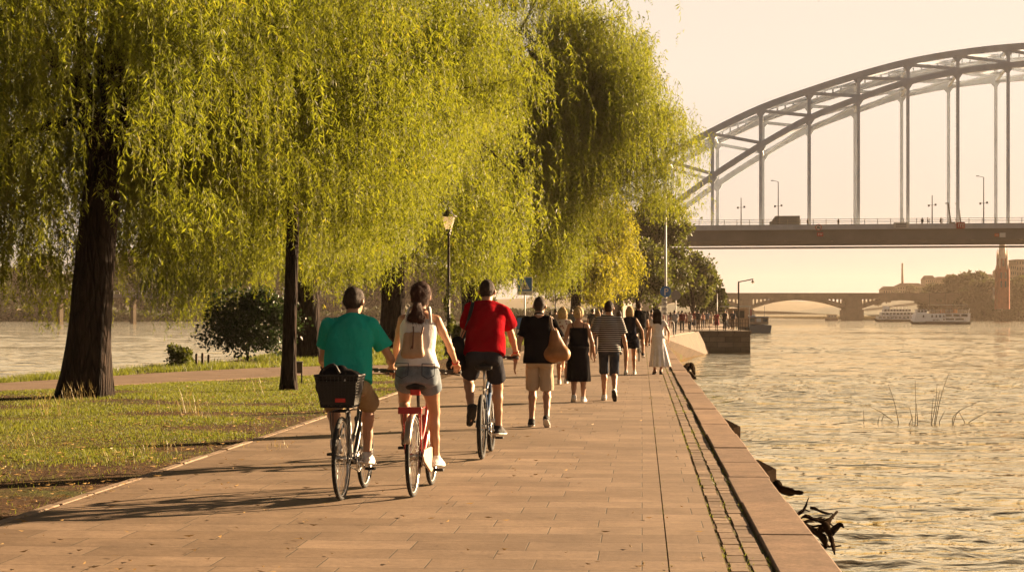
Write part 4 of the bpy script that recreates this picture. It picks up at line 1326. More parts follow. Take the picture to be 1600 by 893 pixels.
def cloth(name, col, bump=.35, scale=60, rough=.85, var=.12, dist=.006):
    t = NT(name)
    v = t.coords('Object')
    c = t.ramp(t.noise(v, 5, 4), [(.3, tuple(x * (1 - var) for x in col)), (.7, tuple(min(1, x * (1 + var)) for x in col))])
    w = t.noise(t.coords('Object', (1, 1, .7)), 9, 3, .5)
    hgt = t.math('ADD', t.math('MULTIPLY', w, 1.2), t.math('MULTIPLY', t.noise(v, scale * 5, 2), .15))
    p = t.n('ShaderNodeBsdfPrincipled'); t.l(c, p.inputs['Base Color']); p.inputs['Roughness'].default_value = rough; p.inputs['Specular IOR Level'].default_value = .05; p.inputs['IOR'].default_value = 1.08
    t.l(t.bump(hgt, min(1, bump * 1.8), .05), p.inputs['Normal'])
    t.l(p.outputs[0], t.out.inputs['Surface'])
    return t.m


def skin(name, col):
    t = NT(name); v = t.coords('Object')
    c = t.ramp(t.noise(v, 7, 4), [(.3, tuple(x * .9 for x in col)), (.7, tuple(x * 1.08 for x in col))])
    t.pbr(c, .5, 0, .35, t.bump(t.noise(v, 90, 3), .15, .004))
    return t.m
# ================================================================== BIKES AND PEOPLE
SK = skin('tanned_skin', (.44, .235, .14)); SK2 = skin('fair_skin', (.52, .30, .19))
M_HAIRD = M('dark_brown_hair', (.034, .019, .012), .75, .55, 90, .8, 160, stretch=(1, 1, .25)); M_HAIRB = M('blond_hair', (.50, .36, .17), .75, .55, 90, .8, 160, stretch=(1, 1, .25)); M_HAIRM = M('brown_hair', (.075, .042, .024), .75, .55, 90, .8, 160)
M_HAIRR = M('auburn_hair', (.060, .022, .012), .75, .55, 90, .8, 160, stretch=(1, 1, .25))
M_BLKMET = M('black_enamel', (.015, .015, .016), .35, .1, 5, spec=.5); M_RUBBER = M('tyre_rubber', (.022, .021, .02), .8, .2, 30, .3, 90)
M_CHROME = M('bare_alloy', (.55, .53, .50), .3, .1, 5, metal=1.0); M_RED = M('red_enamel', (.36, .025, .025), .32, .1, 5, spec=.5); M_BLUE = M('blue_enamel', (.022, .05, .11), .35, .1, 5, spec=.5)
M_WHITEP = M('white_enamel', (.70, .69, .66), .35, .05, 5, spec=.5); M_BLKPL = M('black_plastic', (.02, .019, .018), .55, .15, 10, .2, 60); M_REFL = M('red_reflector', (.45, .02, .015), .2, .1, 5, spec=.6)
M_LEATHER = M('black_leather', (.02, .018, .017), .5, .2, 10, .3, 50); M_BEIGEPL = M('cream_chainguard', (.50, .36, .26), .45, .1, 8, spec=.4)
M_SHW = M('white_shoe_canvas', (.66, .62, .58), .8, .08, 20, .3, 120); M_SHB = M('black_shoe_mesh', (.03, .028, .028), .8, .15, 20, .3, 120); M_SOLEW = M('white_rubber_sole', (.68, .65, .60), .6, .08, 10); M_SOLEB = M('dark_rubber_sole', (.03, .027, .025), .7, .1, 10); M_SOLET = M('tan_sandal_leather', (.16, .08, .045), .6, .1, 10)


def wheel(parent, y, z, r, fr, spokes=28, mrim=None, tyr=.019, fixed=None):
    mb = MB().ring((0, y, z), (1, 0, 0), r - .036, .011, 48, 8)
    mb.tube([(-.045, y, z), (.045, y, z)], .022, 12).tube([(-.07, y, z), (.07, y, z)], .007, 8)
    w = mb.build('wheel', mrim or M_CHROME, parent, True)
    MB().ring((0, y, z), (1, 0, 0), r - tyr, tyr, 56, 10).build('tyre', M_RUBBER, w, True)
    sm = MB()
    for i in range(spokes):
        a = 2 * PI * i / spokes; sd_ = .028 if i % 2 else -.028; a2 = a + (.22 if (i // 2) % 2 else -.22)
        sm.tube([(sd_, y + .02 * math.cos(a2), z + .02 * math.sin(a2)), (0, y + (r - .045) * math.cos(a), z + (r - .045) * math.sin(a))], .0016, 4, False)
    sm.build('spokes', M_CHROME, w)
    return w


def bicycle(label, frame_mat, style, loc, rz, sad_z, bar, crank_a, group=None, fender=None, guard=None, r=.345, tyr=.019, rack=None):
    root = thing('bicycle', label, 'bicycle', loc, rz, group)
    RA = Vector((0, 0, r)); BB = Vector((0, .45, .285)); FA = Vector((0, 1.08, r)); HT = Vector((0, .87, .86)); HB = Vector((0, .925, .66)); ST = Vector((0, .30, .72)); SP = Vector((0, .255, sad_z - .05))
    fm = MB()
    if style == 'step':
        fm.tube(smooth_path([HB + Vector((0, -.01, .04)), (0, .74, .46), (0, .58, .34), BB + Vector((0, 0, .02))], 10), .021, 10); fm.tube(smooth_path([HT, (0, .70, .60), (0, .48, .46), BB.lerp(ST, .38)], 9), .015, 10)
    else:
        fm.tube([HB, BB], .022, 10); fm.tube([HT + Vector((0, .01, -.03)), ST - Vector((0, 0, .04))], .018, 10)
    fm.tube([BB, ST], .017, 10).tube([HT, HB], .021, 10).tube([(-.045, .45, .285), (.045, .45, .285)], .026, 12)
    for q in (-1, 1):
        fm.tube([BB + Vector((q * .035, -.03, 0)), (q * .055, .12, r - .01), (q * .06, 0, r)], .011, 8); fm.tube([ST + Vector((q * .012, 0, -.05)), (q * .05, .1, .5), (q * .06, 0, r)], .009, 8)
    fm.build('frame', frame_mat, root, True)
    fk = MB().tube([HT, HB - Vector((0, -.005, .03))], .015, 10).bar((-.06, .935, .625), (.06, .935, .625), .04, .035)
    for q in (-1, 1): fk.tube([(q * .055, .935, .63), (q * .058, 1.0, .48), (q * .06, 1.08, r)], [.015, .013, .01], 8)
    fk.build('fork', frame_mat if style == 'step' else M_BLKMET, root, True)
    wheel(root, 0, r, r, None, tyr=tyr); wheel(root, 1.08, r, r, None, tyr=tyr)
    MB().tube([ST - Vector((0, 0, .04)), SP], .0135, 10).build('seat_post', M_CHROME if style != 'step' else M_BLKMET, root, True)
    # saddle: wide at the back, nose forward
    F_ = Field((-.12, .06, sad_z - .09), (.12, .46, sad_z + .04), .007)
    F_.rc((-.052, .17, sad_z - .03), (.052, .17, sad_z - .03), .045, .045, .03, flat=((0, 0, 1), 1.25)); F_.rc((0, .19, sad_z - .03), (0, .39, sad_z - .025), .052, .022, .03, flat=((0, 0, 1), 1.4))
    sdl = link('saddle', F_.mesh('saddle', M_LEATHER), root)
    rl = MB()
    for q in (-1, 1): rl.tube([(q * .03, .16, sad_z - .06), (q * .02, .25, sad_z - .085), (q * .01, .37, sad_z - .045)], .004, 6)
    rl.build('saddle_rails', M_CHROME, sdl)
    # bars
    bw, by, bz = bar
    hb = MB().tube([HT, (0, .86, bz - .03), (0, by + .06, bz + .005)], .014, 10)
    hb.tube(smooth_path([(-bw - .02, by - .04, bz - .005), (-bw + .09, by - .01, bz), (-.10, by + .06, bz + .005), (0, by + .06, bz + .005), (.10, by + .06, bz + .005), (bw - .09, by - .01, bz), (bw + .02, by - .04, bz - .005)], 21), .011, 8)
    hbo = hb.build('handlebar', M_BLKMET, root, True)
    for q in (-1, 1):
        MB().tube([(q * (bw - .10), by - .008, bz), (q * (bw + .025), by - .042, bz - .005)], [.016, .0175], 10).build('grip', M_RUBBER, hbo, True)
        MB().tube(smooth_path([(q * (bw - .13), by, bz - .012), (q * (bw - .10), by + .05, bz - .02), (q * (bw + .01), by + .028, bz - .035)], 6), .006, 6).box((q * (bw - .14), by + .012, bz), (.04, .035, .035)).build('brake_lever', M_BLKPL, hbo)
    # crank, pedals, chain
    ca = R(crank_a)     # right pedal angle below the forward horizontal
    dr = Vector((0, math.cos(ca), -math.sin(ca)))
    cr = MB()
    cr.ring((.062, .45, .285), (1, 0, 0), .085, .006, 28, 6).tube([(-.09, .45, .285), (.09, .45, .285)], .011, 10)
    for q in (-1, 1):
        e = BB + Vector((q * .085, 0, 0)) + dr * (q * .17); cr.tube([BB + Vector((q * .085, 0, 0)), e], [.014, .011], 8)
    for i in range(4):
        a = i * PI / 2 + .3; cr.tube([(.062, .45, .285), (.062, .45 + .085 * math.cos(a), .285 + .085 * math.sin(a))], .007, 6)
    cro = cr.build('crankset', M_CHROME, root, True)
    ped = {}
    for q in (-1, 1):
        e = BB + dr * (q * .17); ped[q] = Vector((q * .135, e.y, e.z))
        MB().box((q * .135, e.y, e.z), (.085, .075, .022)).tube([(q * .09, e.y, e.z), (q * .18, e.y, e.z)], .006, 6).build('pedal', M_BLKPL, cro, bevel=.004)
    ch = MB(); ch.tube([(.062, .45, .285 + .085), (.062, 0, r + .035)], .005, 5).tube([(.062, .45, .285 - .085), (.062, 0.02, r - .06)], .005, 5).ring((.062, 0, r), (1, 0, 0), .042, .008, 20, 6)
    ch.build('chain', M_BLKMET, root)
    if guard is not None:
        g = MB().slab([(.075, .02, r - .05), (.075, .40, .175), (.075, .52, .19), (.075, .565, .285), (.075, .52, .38), (.075, .40, .395), (.075, .02, r + .05), (.075, -.05, r)], (.022, 0, 0))
        g.build('chain_guard', guard, root, bevel=.006)
    if fender is not None:
        for y, a0, a1 in ((0, R(20), R(200)), (1.08, R(40), R(175))):
            mb = MB(); n = 18; pr = []
            for i in range(n + 1):
                a = a0 + (a1 - a0) * i / n
                a = PI - a if y == 0 else a
                for wx, dz in ((-.030, -.012), (-.02, .0), (0, .005), (.02, 0), (.030, -.012)): pr.append((wx, y + (r + .018 + dz) * math.cos(a), r + (r + .018 + dz) * math.sin(a)))
            vs = pr; fs = []
            for i in range(n):
                for k in range(4): fs.append((i * 5 + k, i * 5 + k + 1, (i + 1) * 5 + k + 1, (i + 1) * 5 + k))
            mb.add(vs, fs); o = mb.build('mudguard', fender, root, True); md = o.modifiers.new('thick', 'SOLIDIFY'); md.thickness = .003
            if y == 0: MB().tube([(-.045, -.02, r), (-.034, -.2, r + .30)], .003, 5).tube([(.045, -.02, r), (.034, -.2, r + .30)], .003, 5).build('stay', M_CHROME, o)
    if rack is not None:
        mb = MB()
        for q in (-1, 1):
            mb.tube([(q * .065, .22, .745), (q * .065, -.16, .735)], .006, 6).tube([(q * .07, 0, r + .02), (q * .065, -.03, .74)], .005, 6).tube([(q * .07, 0, r + .02), (q * .065, -.14, .735)], .005, 6)
        for yy in (-.16, -.06, .05, .15): mb.tube([(-.065, yy, .738), (.065, yy, .738)], .005, 6)
        mb.build('rack', rack, root)
    return root, ped


def heading(dx, dy): return -math.atan2(dx, dy)


# ---------------------------------------------------------------- cyclist in teal
loc1 = Vector((-1.41, 15.08, 0)); rz1 = heading(.125, 1.24)
bk1, pd1 = bicycle('black city bicycle with a wire basket on its rear rack', M_BLKMET, 'step', loc1, rz1, .86, (.29, .80, 1.05), 25, fender=None, rack=M_BLKMET, group='bicycles ridden along the promenade')
# white stripe on the frame
MB().tube([(.0, .415, .33), (.0, .335, .60)], .0195, 10).build('frame_stripe', M_WHITEP, bk1, True)
bkt = MB(); zb, zt = .775, 1.035; n = 14
def bk_pt(u, v, e=0.0):      # u around, v up
    w = .135 + .045 * v + e; d = .125 + .035 * v + e
    p = [(-w, -d), (w, -d), (w, d), (-w, d)]; s_ = u * 4; i = int(s_) % 4; f = s_ - int(s_)
    a, b = p[i], p[(i + 1) % 4]
    return Vector((a[0] + (b[0] - a[0]) * f, -.06 + a[1] + (b[1] - a[1]) * f, zb + (zt - zb) * v))
for i in range(44): bkt.tube([bk_pt(i / 44, 0), bk_pt(i / 44, 1)], .003, 4, False)
for j in range(12): bkt.tube([bk_pt(q / 4, j / 11) for q in range(4)] + [bk_pt(0, j / 11)], .0042 if j < 11 else .010, 6, False)
bko = bkt.build('basket', M_BLKPL, bk1)
MB().box((0, -.06, .782), (.26, .24, .008)).build('basket_floor', M_BLKPL, bko)
MB().box((0, -.06, .89), (.285, .262, .19), taper=1.14).build('basket_liner', M_BLKPL, bko)
# worn red badge on the basket's back
pl_ = MB().box((.03, -.203, .835), (.085, .006, .032)); pl_.build('badge', M_REFL, bko)
# bag standing in the basket
bgt = thing('bag', 'black holdall with light zip pulls standing in the rear basket', 'bag', bk1.matrix_basis @ Vector((-.02, -.05, .95)) if False else Matrix.Translation(loc1) @ Matrix.Rotation(rz1, 4, 'Z') @ Vector((-.02, -.05, .93)), rz1)
F_ = Field((-.18, -.14, -.05), (.2, .14, .25), .008)
F_.rc((-.08, 0, .02), (.10, 0, .02), .10, .10, .03); F_.rc((-.06, -.01, .10), (.02, -.01, .13), .085, .06, .05); F_.rc((.10, 0, .05), (.13, 0, .07), .07, .06, .04); F_.folds(.008, 5, 26)
bg_b = link('bag_body', F_.mesh('bag_body', cloth('black_nylon', (.02, .018, .018), .5, 40, .55)), bgt)
MB().tube(smooth_path([(-.12, -.05, .05), (-.10, -.08, .15), (-.02, -.09, .195), (.03, -.08, .12)], 10), .012, 6).build('bag_handle', M_LEATHER, bgt, True)
for x, z in ((-.075, .03), (.075, .045)): MB().box((x, -.112, z), (.012, .012, .06), Matrix.Rotation(.25, 3, 'Y')).build('zip_pull', M_CHROME, bgt)
f1 = Fig(1.80, False, (0, .235, .955), lean=17, roll=1.5, bend=.035, ankL=(-.10, pd1[-1].y - .03, pd1[-1].z + .115), ankR=(.115, pd1[1].y - .05, pd1[1].z + .125), toeL=(-.05, 1, -.25), toeR=(.12, 1, -.12),
         handL=(-.29, .73, 1.075), handR=(.30, .735, 1.08), elL=(-.3, -.4, -1), elR=(.6, -.3, -.8), head=(2, -14), kneeL=(-.25, 1, .2), kneeR=(.06, 1, .2), build=.94, grip=True)
p1 = link('person', f1.body(.009, SK)); put(p1, loc1, rz1); props(p1, 'man in a teal T-shirt and khaki shorts riding the basket bicycle', 'person', 'people riding bicycles')
link('shirt', f1.top(.009, cloth('teal_cotton', (.028, .42, .32), .45), hem=.02, sleeve=.62, loose=.016, folds=.018, seed=11), p1)
link('shorts', f1.pants(.010, cloth('khaki_cotton', (.34, .25, .14), .4), .97, .094, .090, folds=.009, seed=12), p1)
link('hair', f1.hair(.007, M_HAIRD, 'short', 3, off=.008), p1)
for q in (-1, 1): f1.shoe(q, .0075, M_SHW, M_SOLEW, p1)
wb = f1.wr[-1]; MB().ring(wb - (wb - f1.elb[-1]).normalized() * .02, wb - f1.elb[-1], .031, .007, 18, 6).build('wristwatch', M_BLKPL, p1, True)

# ---------------------------------------------------------------- woman in white
loc2 = Vector((-.831, 15.35, 0)); rz2 = heading(.108, 1.07)
bk2, pd2 = bicycle('red step-through bicycle with cream chain guard and red rear rack', M_RED, 'step', loc2, rz2, .955, (.28, .80, 1.03), 38, fender=M('worn_silver_mudguard', (.42, .34, .26), .4, .2, 10, metal=.6), guard=M_BEIGEPL, rack=M_RED, group='bicycles ridden along the promenade')
MB().box((0, -.175, .735), (.20, .03, .055)).build('rack_plate', M_RED, bk2, bevel=.005)
MB().box((0, .115, .875), (.085, .03, .05)).build('reflector', M_REFL, bk2, bevel=.006)
MB().ring((0, 0, .0), (0, 0, 1), .001, .0005, 4, 4) if False else None
f2 = Fig(1.69, True, (0, .235, 1.025), lean=9, roll=1, bend=.012, ankL=(-.10, pd2[-1].y - .06, pd2[-1].z + .115), ankR=(.115, pd2[1].y - .06, pd2[1].z + .115), toeL=(-.08, 1, -.35), toeR=(.25, 1, -.10),
         handL=(-.285, .725, 1.045), handR=(.29, .725, 1.05), elL=(-1, -.3, -.6), elR=(1, -.3, -.6), head=(2, -10), kneeL=(-.22, 1, .2), kneeR=(.08, 1, .2), build=.95, grip=True)
p2 = link('person', f2.body(.0085, SK)); put(p2, loc2, rz2); props(p2, 'woman with dark ponytail in white tank top and denim shorts on the red bicycle', 'person', 'people riding bicycles')
tank = f2.top(.0085, cloth('white_cotton', (.76, .72, .68), .35), hem=.10, sleeve=0, loose=.016, folds=.008, seed=21, neck=.86, straps=True, name='tank_top', off=.012, hem_w=.012)
tk = link('tank_top', tank, p2)
for q in (-1, 1):
    a = f2.P + f2.u * (.845 * f2.L) + f2.r * q * .105 - f2.f * .085; b = f2.P + f2.u * (.945 * f2.L) + f2.r * q * .085 - f2.f * .045; c = f2.P + f2.u * (.955 * f2.L) + f2.r * q * .08 + f2.f * .03; d = f2.P + f2.u * (.83 * f2.L) + f2.r * q * .08 + f2.f * .10
    q_ = smooth_path([a - f2.u * .03, a + f2.u * .01, b + f2.u * .045, c + f2.u * .04, d], 14)
    MB().tube(q_, .012, 8).build('strap', tank.materials[0], tk, True)
t = NT('washed_denim'); v = t.coords('Object')
c = t.ramp(t.noise(v, 6, 5, .65), [(.3, (.10, .125, .15)), (.7, (.27, .31, .34))]); c = t.mix(.3, c, t.ramp(t.noise(v, 160, 2), [(.4, (.5, .5, .5)), (.6, (1, 1, 1))]), 'MULTIPLY')
t.pbr(c, .9, 0, .15, t.bump(t.noise(v, 200, 2), .3, .003)); M_DENIM = t.m
sh2 = link('denim_shorts', f2.pants(.009, M_DENIM, .40, .103, .105, waist=.20, folds=.003, seed=22, name='denim_shorts'), p2)
for q in (-1, 1):     # back pockets with darker stitching
    c0 = f2.hip[q] - f2.f * .158 * f2.b + f2.r * q * .018 + f2.u * .012
    pts = [c0 + f2.r * -.055 + f2.u * .06, c0 + f2.r * .055 + f2.u * .06, c0 + f2.r * .052 - f2.u * .04, c0 - f2.u * .068, c0 + f2.r * -.052 - f2.u * .04]
    MB().tube(pts + [pts[0]], .0035, 5).build('pocket_seam', M('denim_thread', (.035, .05, .075), .9), sh2)
link('hair', f2.hair(.007, M_HAIRR, 'pony', 6, off=.014), p2)
hb_ = f2.hc - f2.hf * .10 - f2.hu * .075; MB().ring(hb_, f2.hu, .024, .009, 14, 6).build('hair_tie', M_SHW, p2, True)
for q in (-1, 1): f2.shoe(q, .0075, M_SHW if q == 1 else M_SOLET, M_SOLEW if q == 1 else M_SOLEB, p2)
w_ = f2.wr[1]; MB().ring(w_ - (w_ - f2.elb[1]).normalized() * .02, w_ - f2.elb[1], .027, .006, 18, 6).build('bracelet', M_REFL, p2, True)
# flat tan backpack
T2 = Matrix.Translation(loc2) @ Matrix.Rotation(rz2, 4, 'Z')
bp = thing('backpack', 'small flat tan leather backpack on the back of the woman in white', 'backpack', T2 @ (f2.P + f2.u * .235 - f2.f * .128 + f2.r * -.03), rz2)
M_TAN = M('tan_leather', (.45, .29, .17), .6, .15, 9, .25, 60)
rt = Matrix.Rotation(-R(9), 3, 'X')
F_ = Field((-.14, -.06, -.15), (.14, .06, .17), .007); F_.rc((-.075, 0, -.085), (.075, 0, -.085), .036, .036, .02); F_.rc((-.075, 0, -.085), (-.07, 0, .09), .036, .026, .03); F_.rc((.075, 0, -.085), (.07, 0, .09), .036, .026, .03); F_.rc((0, 0, -.085), (0, 0, .09), .042, .03, .05); F_.folds(.003, 3, 20)
bb = link('bag_body', F_.mesh('bag_body', M_TAN), bp); bb.rotation_euler = (-R(9), 0, 0); bp.scale = (.84, .9, .9)
MB().tube(smooth_path([(.0, -.044, -.09), (.008, -.046, 0), (.012, -.03, .12), (.0, .02, .17)], 10), .0075, 6).tube(smooth_path([(-.02, -.05, -.11), (-.012, -.05, -.04), (.008, -.046, 0)], 6), .006, 6).build('cord', M_SOLET, bp, True)
MB().tube(smooth_path([(.085, -.01, .09), (.10, .02, .15), (.10, .08, .19)], 6), .008, 6).build('strap', M_SOLET, bp, True)

# ---------------------------------------------------------------- man in red
loc3 = Vector((-.318, 19.29, 0)); rz3 = heading(.085, 1.08)
bk3, pd3 = bicycle('blue and silver mountain bicycle with knobbly tyres', M_BLUE, 'diamond', loc3, rz3, 1.0, (.30, .82, 1.06), 34, r=.345, tyr=.026, rack=None, group='bicycles ridden along the promenade')
for a_, b_, r_s in (((.0, .44, .31), (.0, .40, .42), .0195), ((-.055, .02, .37), (-.03, .16, .52), .0115), ((.055, .02, .37), (.03, .16, .52), .0115)): MB().tube([a_, b_], r_s, 10).build('frame_stripe', M_WHITEP, bk3, True)
MB().box((.0, .05, .735), (.06, .26, .008)).bar((0, .17, .75), (0, .26, .62), .02, .01).build('mudguard', M_CHROME, bk3)
f3 = Fig(1.83, False, (0, .235, 1.09), lean=19, roll=1, bend=.035, ankL=(-.14, pd3[-1].y - .08, pd3[-1].z + .15), ankR=(.13, pd3[1].y - .06, pd3[1].z + .12), toeL=(-.30, .55, -.9), toeR=(.30, 1, -.05),
         handL=(-.30, .75, 1.085), handR=(.31, .755, 1.09), elL=(-.7, -.3, -.8), elR=(.7, -.3, -.8), head=(3, -4), kneeL=(-.25, 1, .2), kneeR=(.12, 1, .2), build=.97, grip=True)
p3 = link('person', f3.body(.0095, SK)); put(p3, loc3, rz3); props(p3, 'man in a red T-shirt and dark shorts riding the blue mountain bicycle', 'person', 'people riding bicycles')
link('shirt', f3.top(.0095, cloth('red_cotton', (.33, .010, .016), .45), hem=.0, sleeve=.60, loose=.016, folds=.018, seed=31), p3)
link('shorts', f3.pants(.010, cloth('charcoal_cotton', (.045, .045, .052), .4), .72, .094, .098, folds=.005, seed=32), p3)
link('hair', f3.hair(.007, M_HAIRD, 'crop', 5, off=.005), p3)
for q in (-1, 1): f3.shoe(q, .008, M_SHB, M_SOLEW if q == 1 else M_SOLEB, p3)
w_ = f3.wr[1]; MB().ring(w_ - (w_ - f3.elb[1]).normalized() * .02, w_ - f3.elb[1], .030, .006, 18, 6).build('bracelet', M_REFL, p3, True)
T3 = Matrix.Translation(loc3) @ Matrix.Rotation(rz3, 4, 'Z')
bg3 = thing('shoulder_bag', 'black shoulder bag hanging at the left side of the man in red', 'bag', T3 @ Vector((-.30, .22, 1.10)), rz3)
F_ = Field((-.16, -.2, -.22), (.14, .2, .26), .010)
F_.rc((-.0, -.12, -.10), (0, .12, -.10), .085, .085, .03); F_.rc((.02, -.10, .10), (.02, .10, .10), .06, .06, .1); F_.rc((.01, 0, -.1), (.02, 0, .12), .085, .06, .05); F_.folds(.008, 7, 22)
link('bag_body', F_.mesh('bag_body', cloth('black_canvas', (.022, .02, .02), .5, 40, .75)), bg3)
sp_ = [Vector((.03, -.04, .12))] + [T3.inverted() @ T3 @ v_ - Vector((-.30, .22, 1.10)) for v_ in (f3.sh[-1] - f3.u * .16 - f3.f * .155 + f3.r * .01, f3.sh[-1] - f3.u * .02 - f3.f * .11 + f3.r * .035, f3.sh[-1] + f3.u * .082 - f3.f * .02 + f3.r * .04, f3.sh[-1] - f3.u * .05 + f3.f * .105 + f3.r * .03)] + [Vector((.05, .12, .12))]
qq = smooth_path(sp_, 22); stp = MB()
for a, b in zip(qq[:-1], qq[1:]): stp.bar(a, b + (b - a) * .08, .038, .008)
stp.build('strap', M_LEATHER, bg3)

# ---------------------------------------------------------------- walkers
def walker(label, loc, rz, fig, parts, h=.011, group='people walking along the promenade', skinm=SK):
    o = link('person', fig.body(h, skinm)); put(o, loc, rz); props(o, label, 'person', group)
    for p in parts: p(o)
    return o
RZW = heading(SL, 1)
# polo man
f4 = Fig(1.81, False, (0, 0, .918), lean=2, ankL=(-.105, .02, .092), ankR=(.108, -.16, .135), toeL=(-.15, 1, -.02), toeR=(.08, 1, -.62), handL=(-.325, -.02, .86), handR=(.315, .16, .88), elL=(-.5, -1, 0), elR=(.5, -1, 0), head=(0, -8), build=.97)
l4 = Vector((.37, 24.75, 0))
p4 = walker('man in a black polo shirt and beige shorts with a tan bag', l4, RZW, f4, [
    lambda o: link('shirt', f4.top(.011, cloth('black_pique', (.012, .011, .012), .4), hem=-.10, sleeve=.66, loose=.026, folds=.016, seed=41, neck=.99), o),
    lambda o: link('shorts', f4.pants(.011, cloth('beige_cotton', (.48, .38, .27), .4), .96, .090, .079, folds=.009, seed=42), o),
    lambda o: link('hair', f4.hair(.009, M_HAIRD, 'crop', 7, off=.005), o),
    lambda o: [f4.shoe(q, .0085, M_SHB, M_SOLEW, o) for q in (-1, 1)],
    lambda o: MB().ring(f4.nk + f4.u * .028 - f4.f * .005, f4.u + f4.f * .25, .062, .012, 22, 6).build('collar', M_SHB, o, True)])
MB().box(tuple(f4.nk + f4.u * .022 - f4.f * .080), (.062, .008, .014)).build('collar_print', M_WHITEP, p4)
tb4 = thing('tote_bag', 'slouchy tan leather tote bag on the right shoulder of the man in black', 'bag', Matrix.Translation(l4) @ Matrix.Rotation(RZW, 4, 'Z') @ Vector((.235, -.10, 1.10)), RZW)
F_ = Field((-.2, -.16, -.24), (.2, .16, .28), .011)
F_.rc((-.07, -.03, -.12), (.10, .0, -.10), .085, .09, .05); F_.rc((.0, -.02, -.10), (-.02, .0, .20), .105, .035, .05); F_.rc((-.08, -.02, -.12), (-.03, 0, .16), .06, .03, .05); F_.rc((.10, 0, -.10), (.0, 0, .18), .075, .03, .05); F_.folds(.012, 9, 20, (1, 1, .3))
link('bag_body', F_.mesh('bag_body', M('cognac_leather', (.30, .135, .045), .5, .25, 8, .3, 40)), tb4)
MB().tube(smooth_path([(-.03, -.02, .17), (-.075, -.05, .28), (-.085, .02, .395), (-.06, .10, .33), (-.01, .06, .18)], 14), .012, 7).build('strap', M('worn_strap', (.28, .19, .12), .6), tb4, True)
MB().tube(smooth_path([(.0, -.02, .17), (-.055, -.055, .28), (-.065, .02, .39), (-.03, .10, .32), (.01, .06, .17)], 14), .010, 7).build('strap', M('worn_strap_dark', (.22, .14, .09), .6), tb4, True)
# woman with long black skirt
f5 = Fig(1.68, True, (0, 0, .852), lean=2, ankL=(-.075, -.10, .105), ankR=(.08, .06, .078), toeL=(-.25, 1, -.40), toeR=(.22, 1, 0), handL=(-.265, .02, .80), handR=(.275, .06, .80), head=(2, -5), build=1.10)
l5 = Vector((1.15, 31.6, 0)); M_BLKCL = cloth('black_viscose', (.012, .011, .012), .35)
p5 = walker('older woman with short blond hair in black camisole and long black skirt', l5, RZW, f5, [
    lambda o: link('camisole', f5.top(.012, M_BLKCL, hem=.2, sleeve=0, loose=.012, folds=.003, seed=51, neck=.80, straps=True, name='camisole', off=.013), o),
    lambda o: link('skirt', f5.skirt(.012, M_BLKCL, .40, .36, (.215, .20), pleats=9, amp=.07), o),
    lambda o: link('hair', f5.hair(.009, M_HAIRB, 'short', 8, off=.017), o),
    lambda o: [f5.shoe(q, .009, M_SHW, M_SOLEW, o) for q in (-1, 1)]])
for q in (-1, 1): MB().tube(smooth_path([f5.P + f5.u * (.78 * f5.L) + f5.r * q * .085 - f5.f * .112, f5.P + f5.u * (.93 * f5.L) + f5.r * q * .10 - f5.f * .082, f5.sh[q] + f5.u * .068 - f5.r * q * .05, f5.P + f5.u * (.8 * f5.L) + f5.r * q * .08 + f5.f * .11], 12), .007, 6).build('strap', M_BLKCL, p5, True)
# striped man
f6 = Fig(1.80, False, (0, 0, .912), lean=2, ankL=(-.085, .14, .090), ankR=(.10, -.26, .185), toeL=(-.12, 1, 0), toeR=(.10, .8, -.85), handL=(-.31, .02, .86), handR=(.315, .10, .85), head=(0, -6), build=.96)
l6 = Vector((1.70, 32.0, 0))
t = NT('striped_jersey'); v = t.coords('Object'); sx = t.n('ShaderNodeSeparateXYZ'); t.l(v, sx.inputs[0])
w = t.math('FRACT', t.math('MULTIPLY', t.math('ADD', sx.outputs[2], t.math('MULTIPLY', t.noise(v, 4, 2), .012)), 27.0))
c = t.ramp(w, [(.62, (.03, .03, .034)), (.68, (.58, .54, .48))]); t.pbr(c, .85, 0, .15, t.bump(t.noise(v, 9, 3), .3, .02)); M_STRIPE = t.m
p6 = walker('man in a black and white striped T-shirt and denim shorts', l6, RZW, f6, [
    lambda o: link('shirt', f6.top(.012, M_STRIPE, hem=-.10, sleeve=.75, loose=.014, folds=.012, seed=61, sr=.020), o),
    lambda o: link('shorts', f6.pants(.012, cloth('dark_denim', (.05, .058, .075), .4), 1.04, .092, .081, folds=.005, seed=62), o),
    lambda o: link('hair', f6.hair(.009, M_HAIRD, 'crop', 9, off=.006), o),
    lambda o: [f6.shoe(q, .009, M_SHW, M_SOLEB if q == 1 else M_SOLEW, o) for q in (-1, 1)]])
# romper woman
f7 = Fig(1.74, True, (0, 0, .885), lean=1, ankL=(-.10, .02, .082), ankR=(.11, .05, .082), toeL=(-.1, 1, 0), toeR=(.15, 1, 0), handL=(-.25, .05, .86), handR=(.34, .12, .90), head=(0, 0), build=1.0)
l7 = gnd(984, 584.5)
p7 = walker('woman with blond bob in a short dark sleeveless playsuit', l7, RZW, f7, [
    lambda o: link('bodice', f7.top(.014, cloth('navy_crepe', (.018, .018, .026), .35), hem=.2, sleeve=0, loose=.016, folds=.004, seed=71, neck=.97, name='bodice'), o),
    lambda o: link('shorts', f7.pants(.014, cloth('navy_crepe_skirt', (.018, .018, .026), .35), .50, .118, .135, waist=.32, folds=.006, seed=72), o),
    lambda o: link('hair', f7.hair(.010, M_HAIRB, 'bob', 10, off=.015), o),
    lambda o: [f7.shoe(q, .010, M_SHW, M_SOLEW, o) for q in (-1, 1)]])
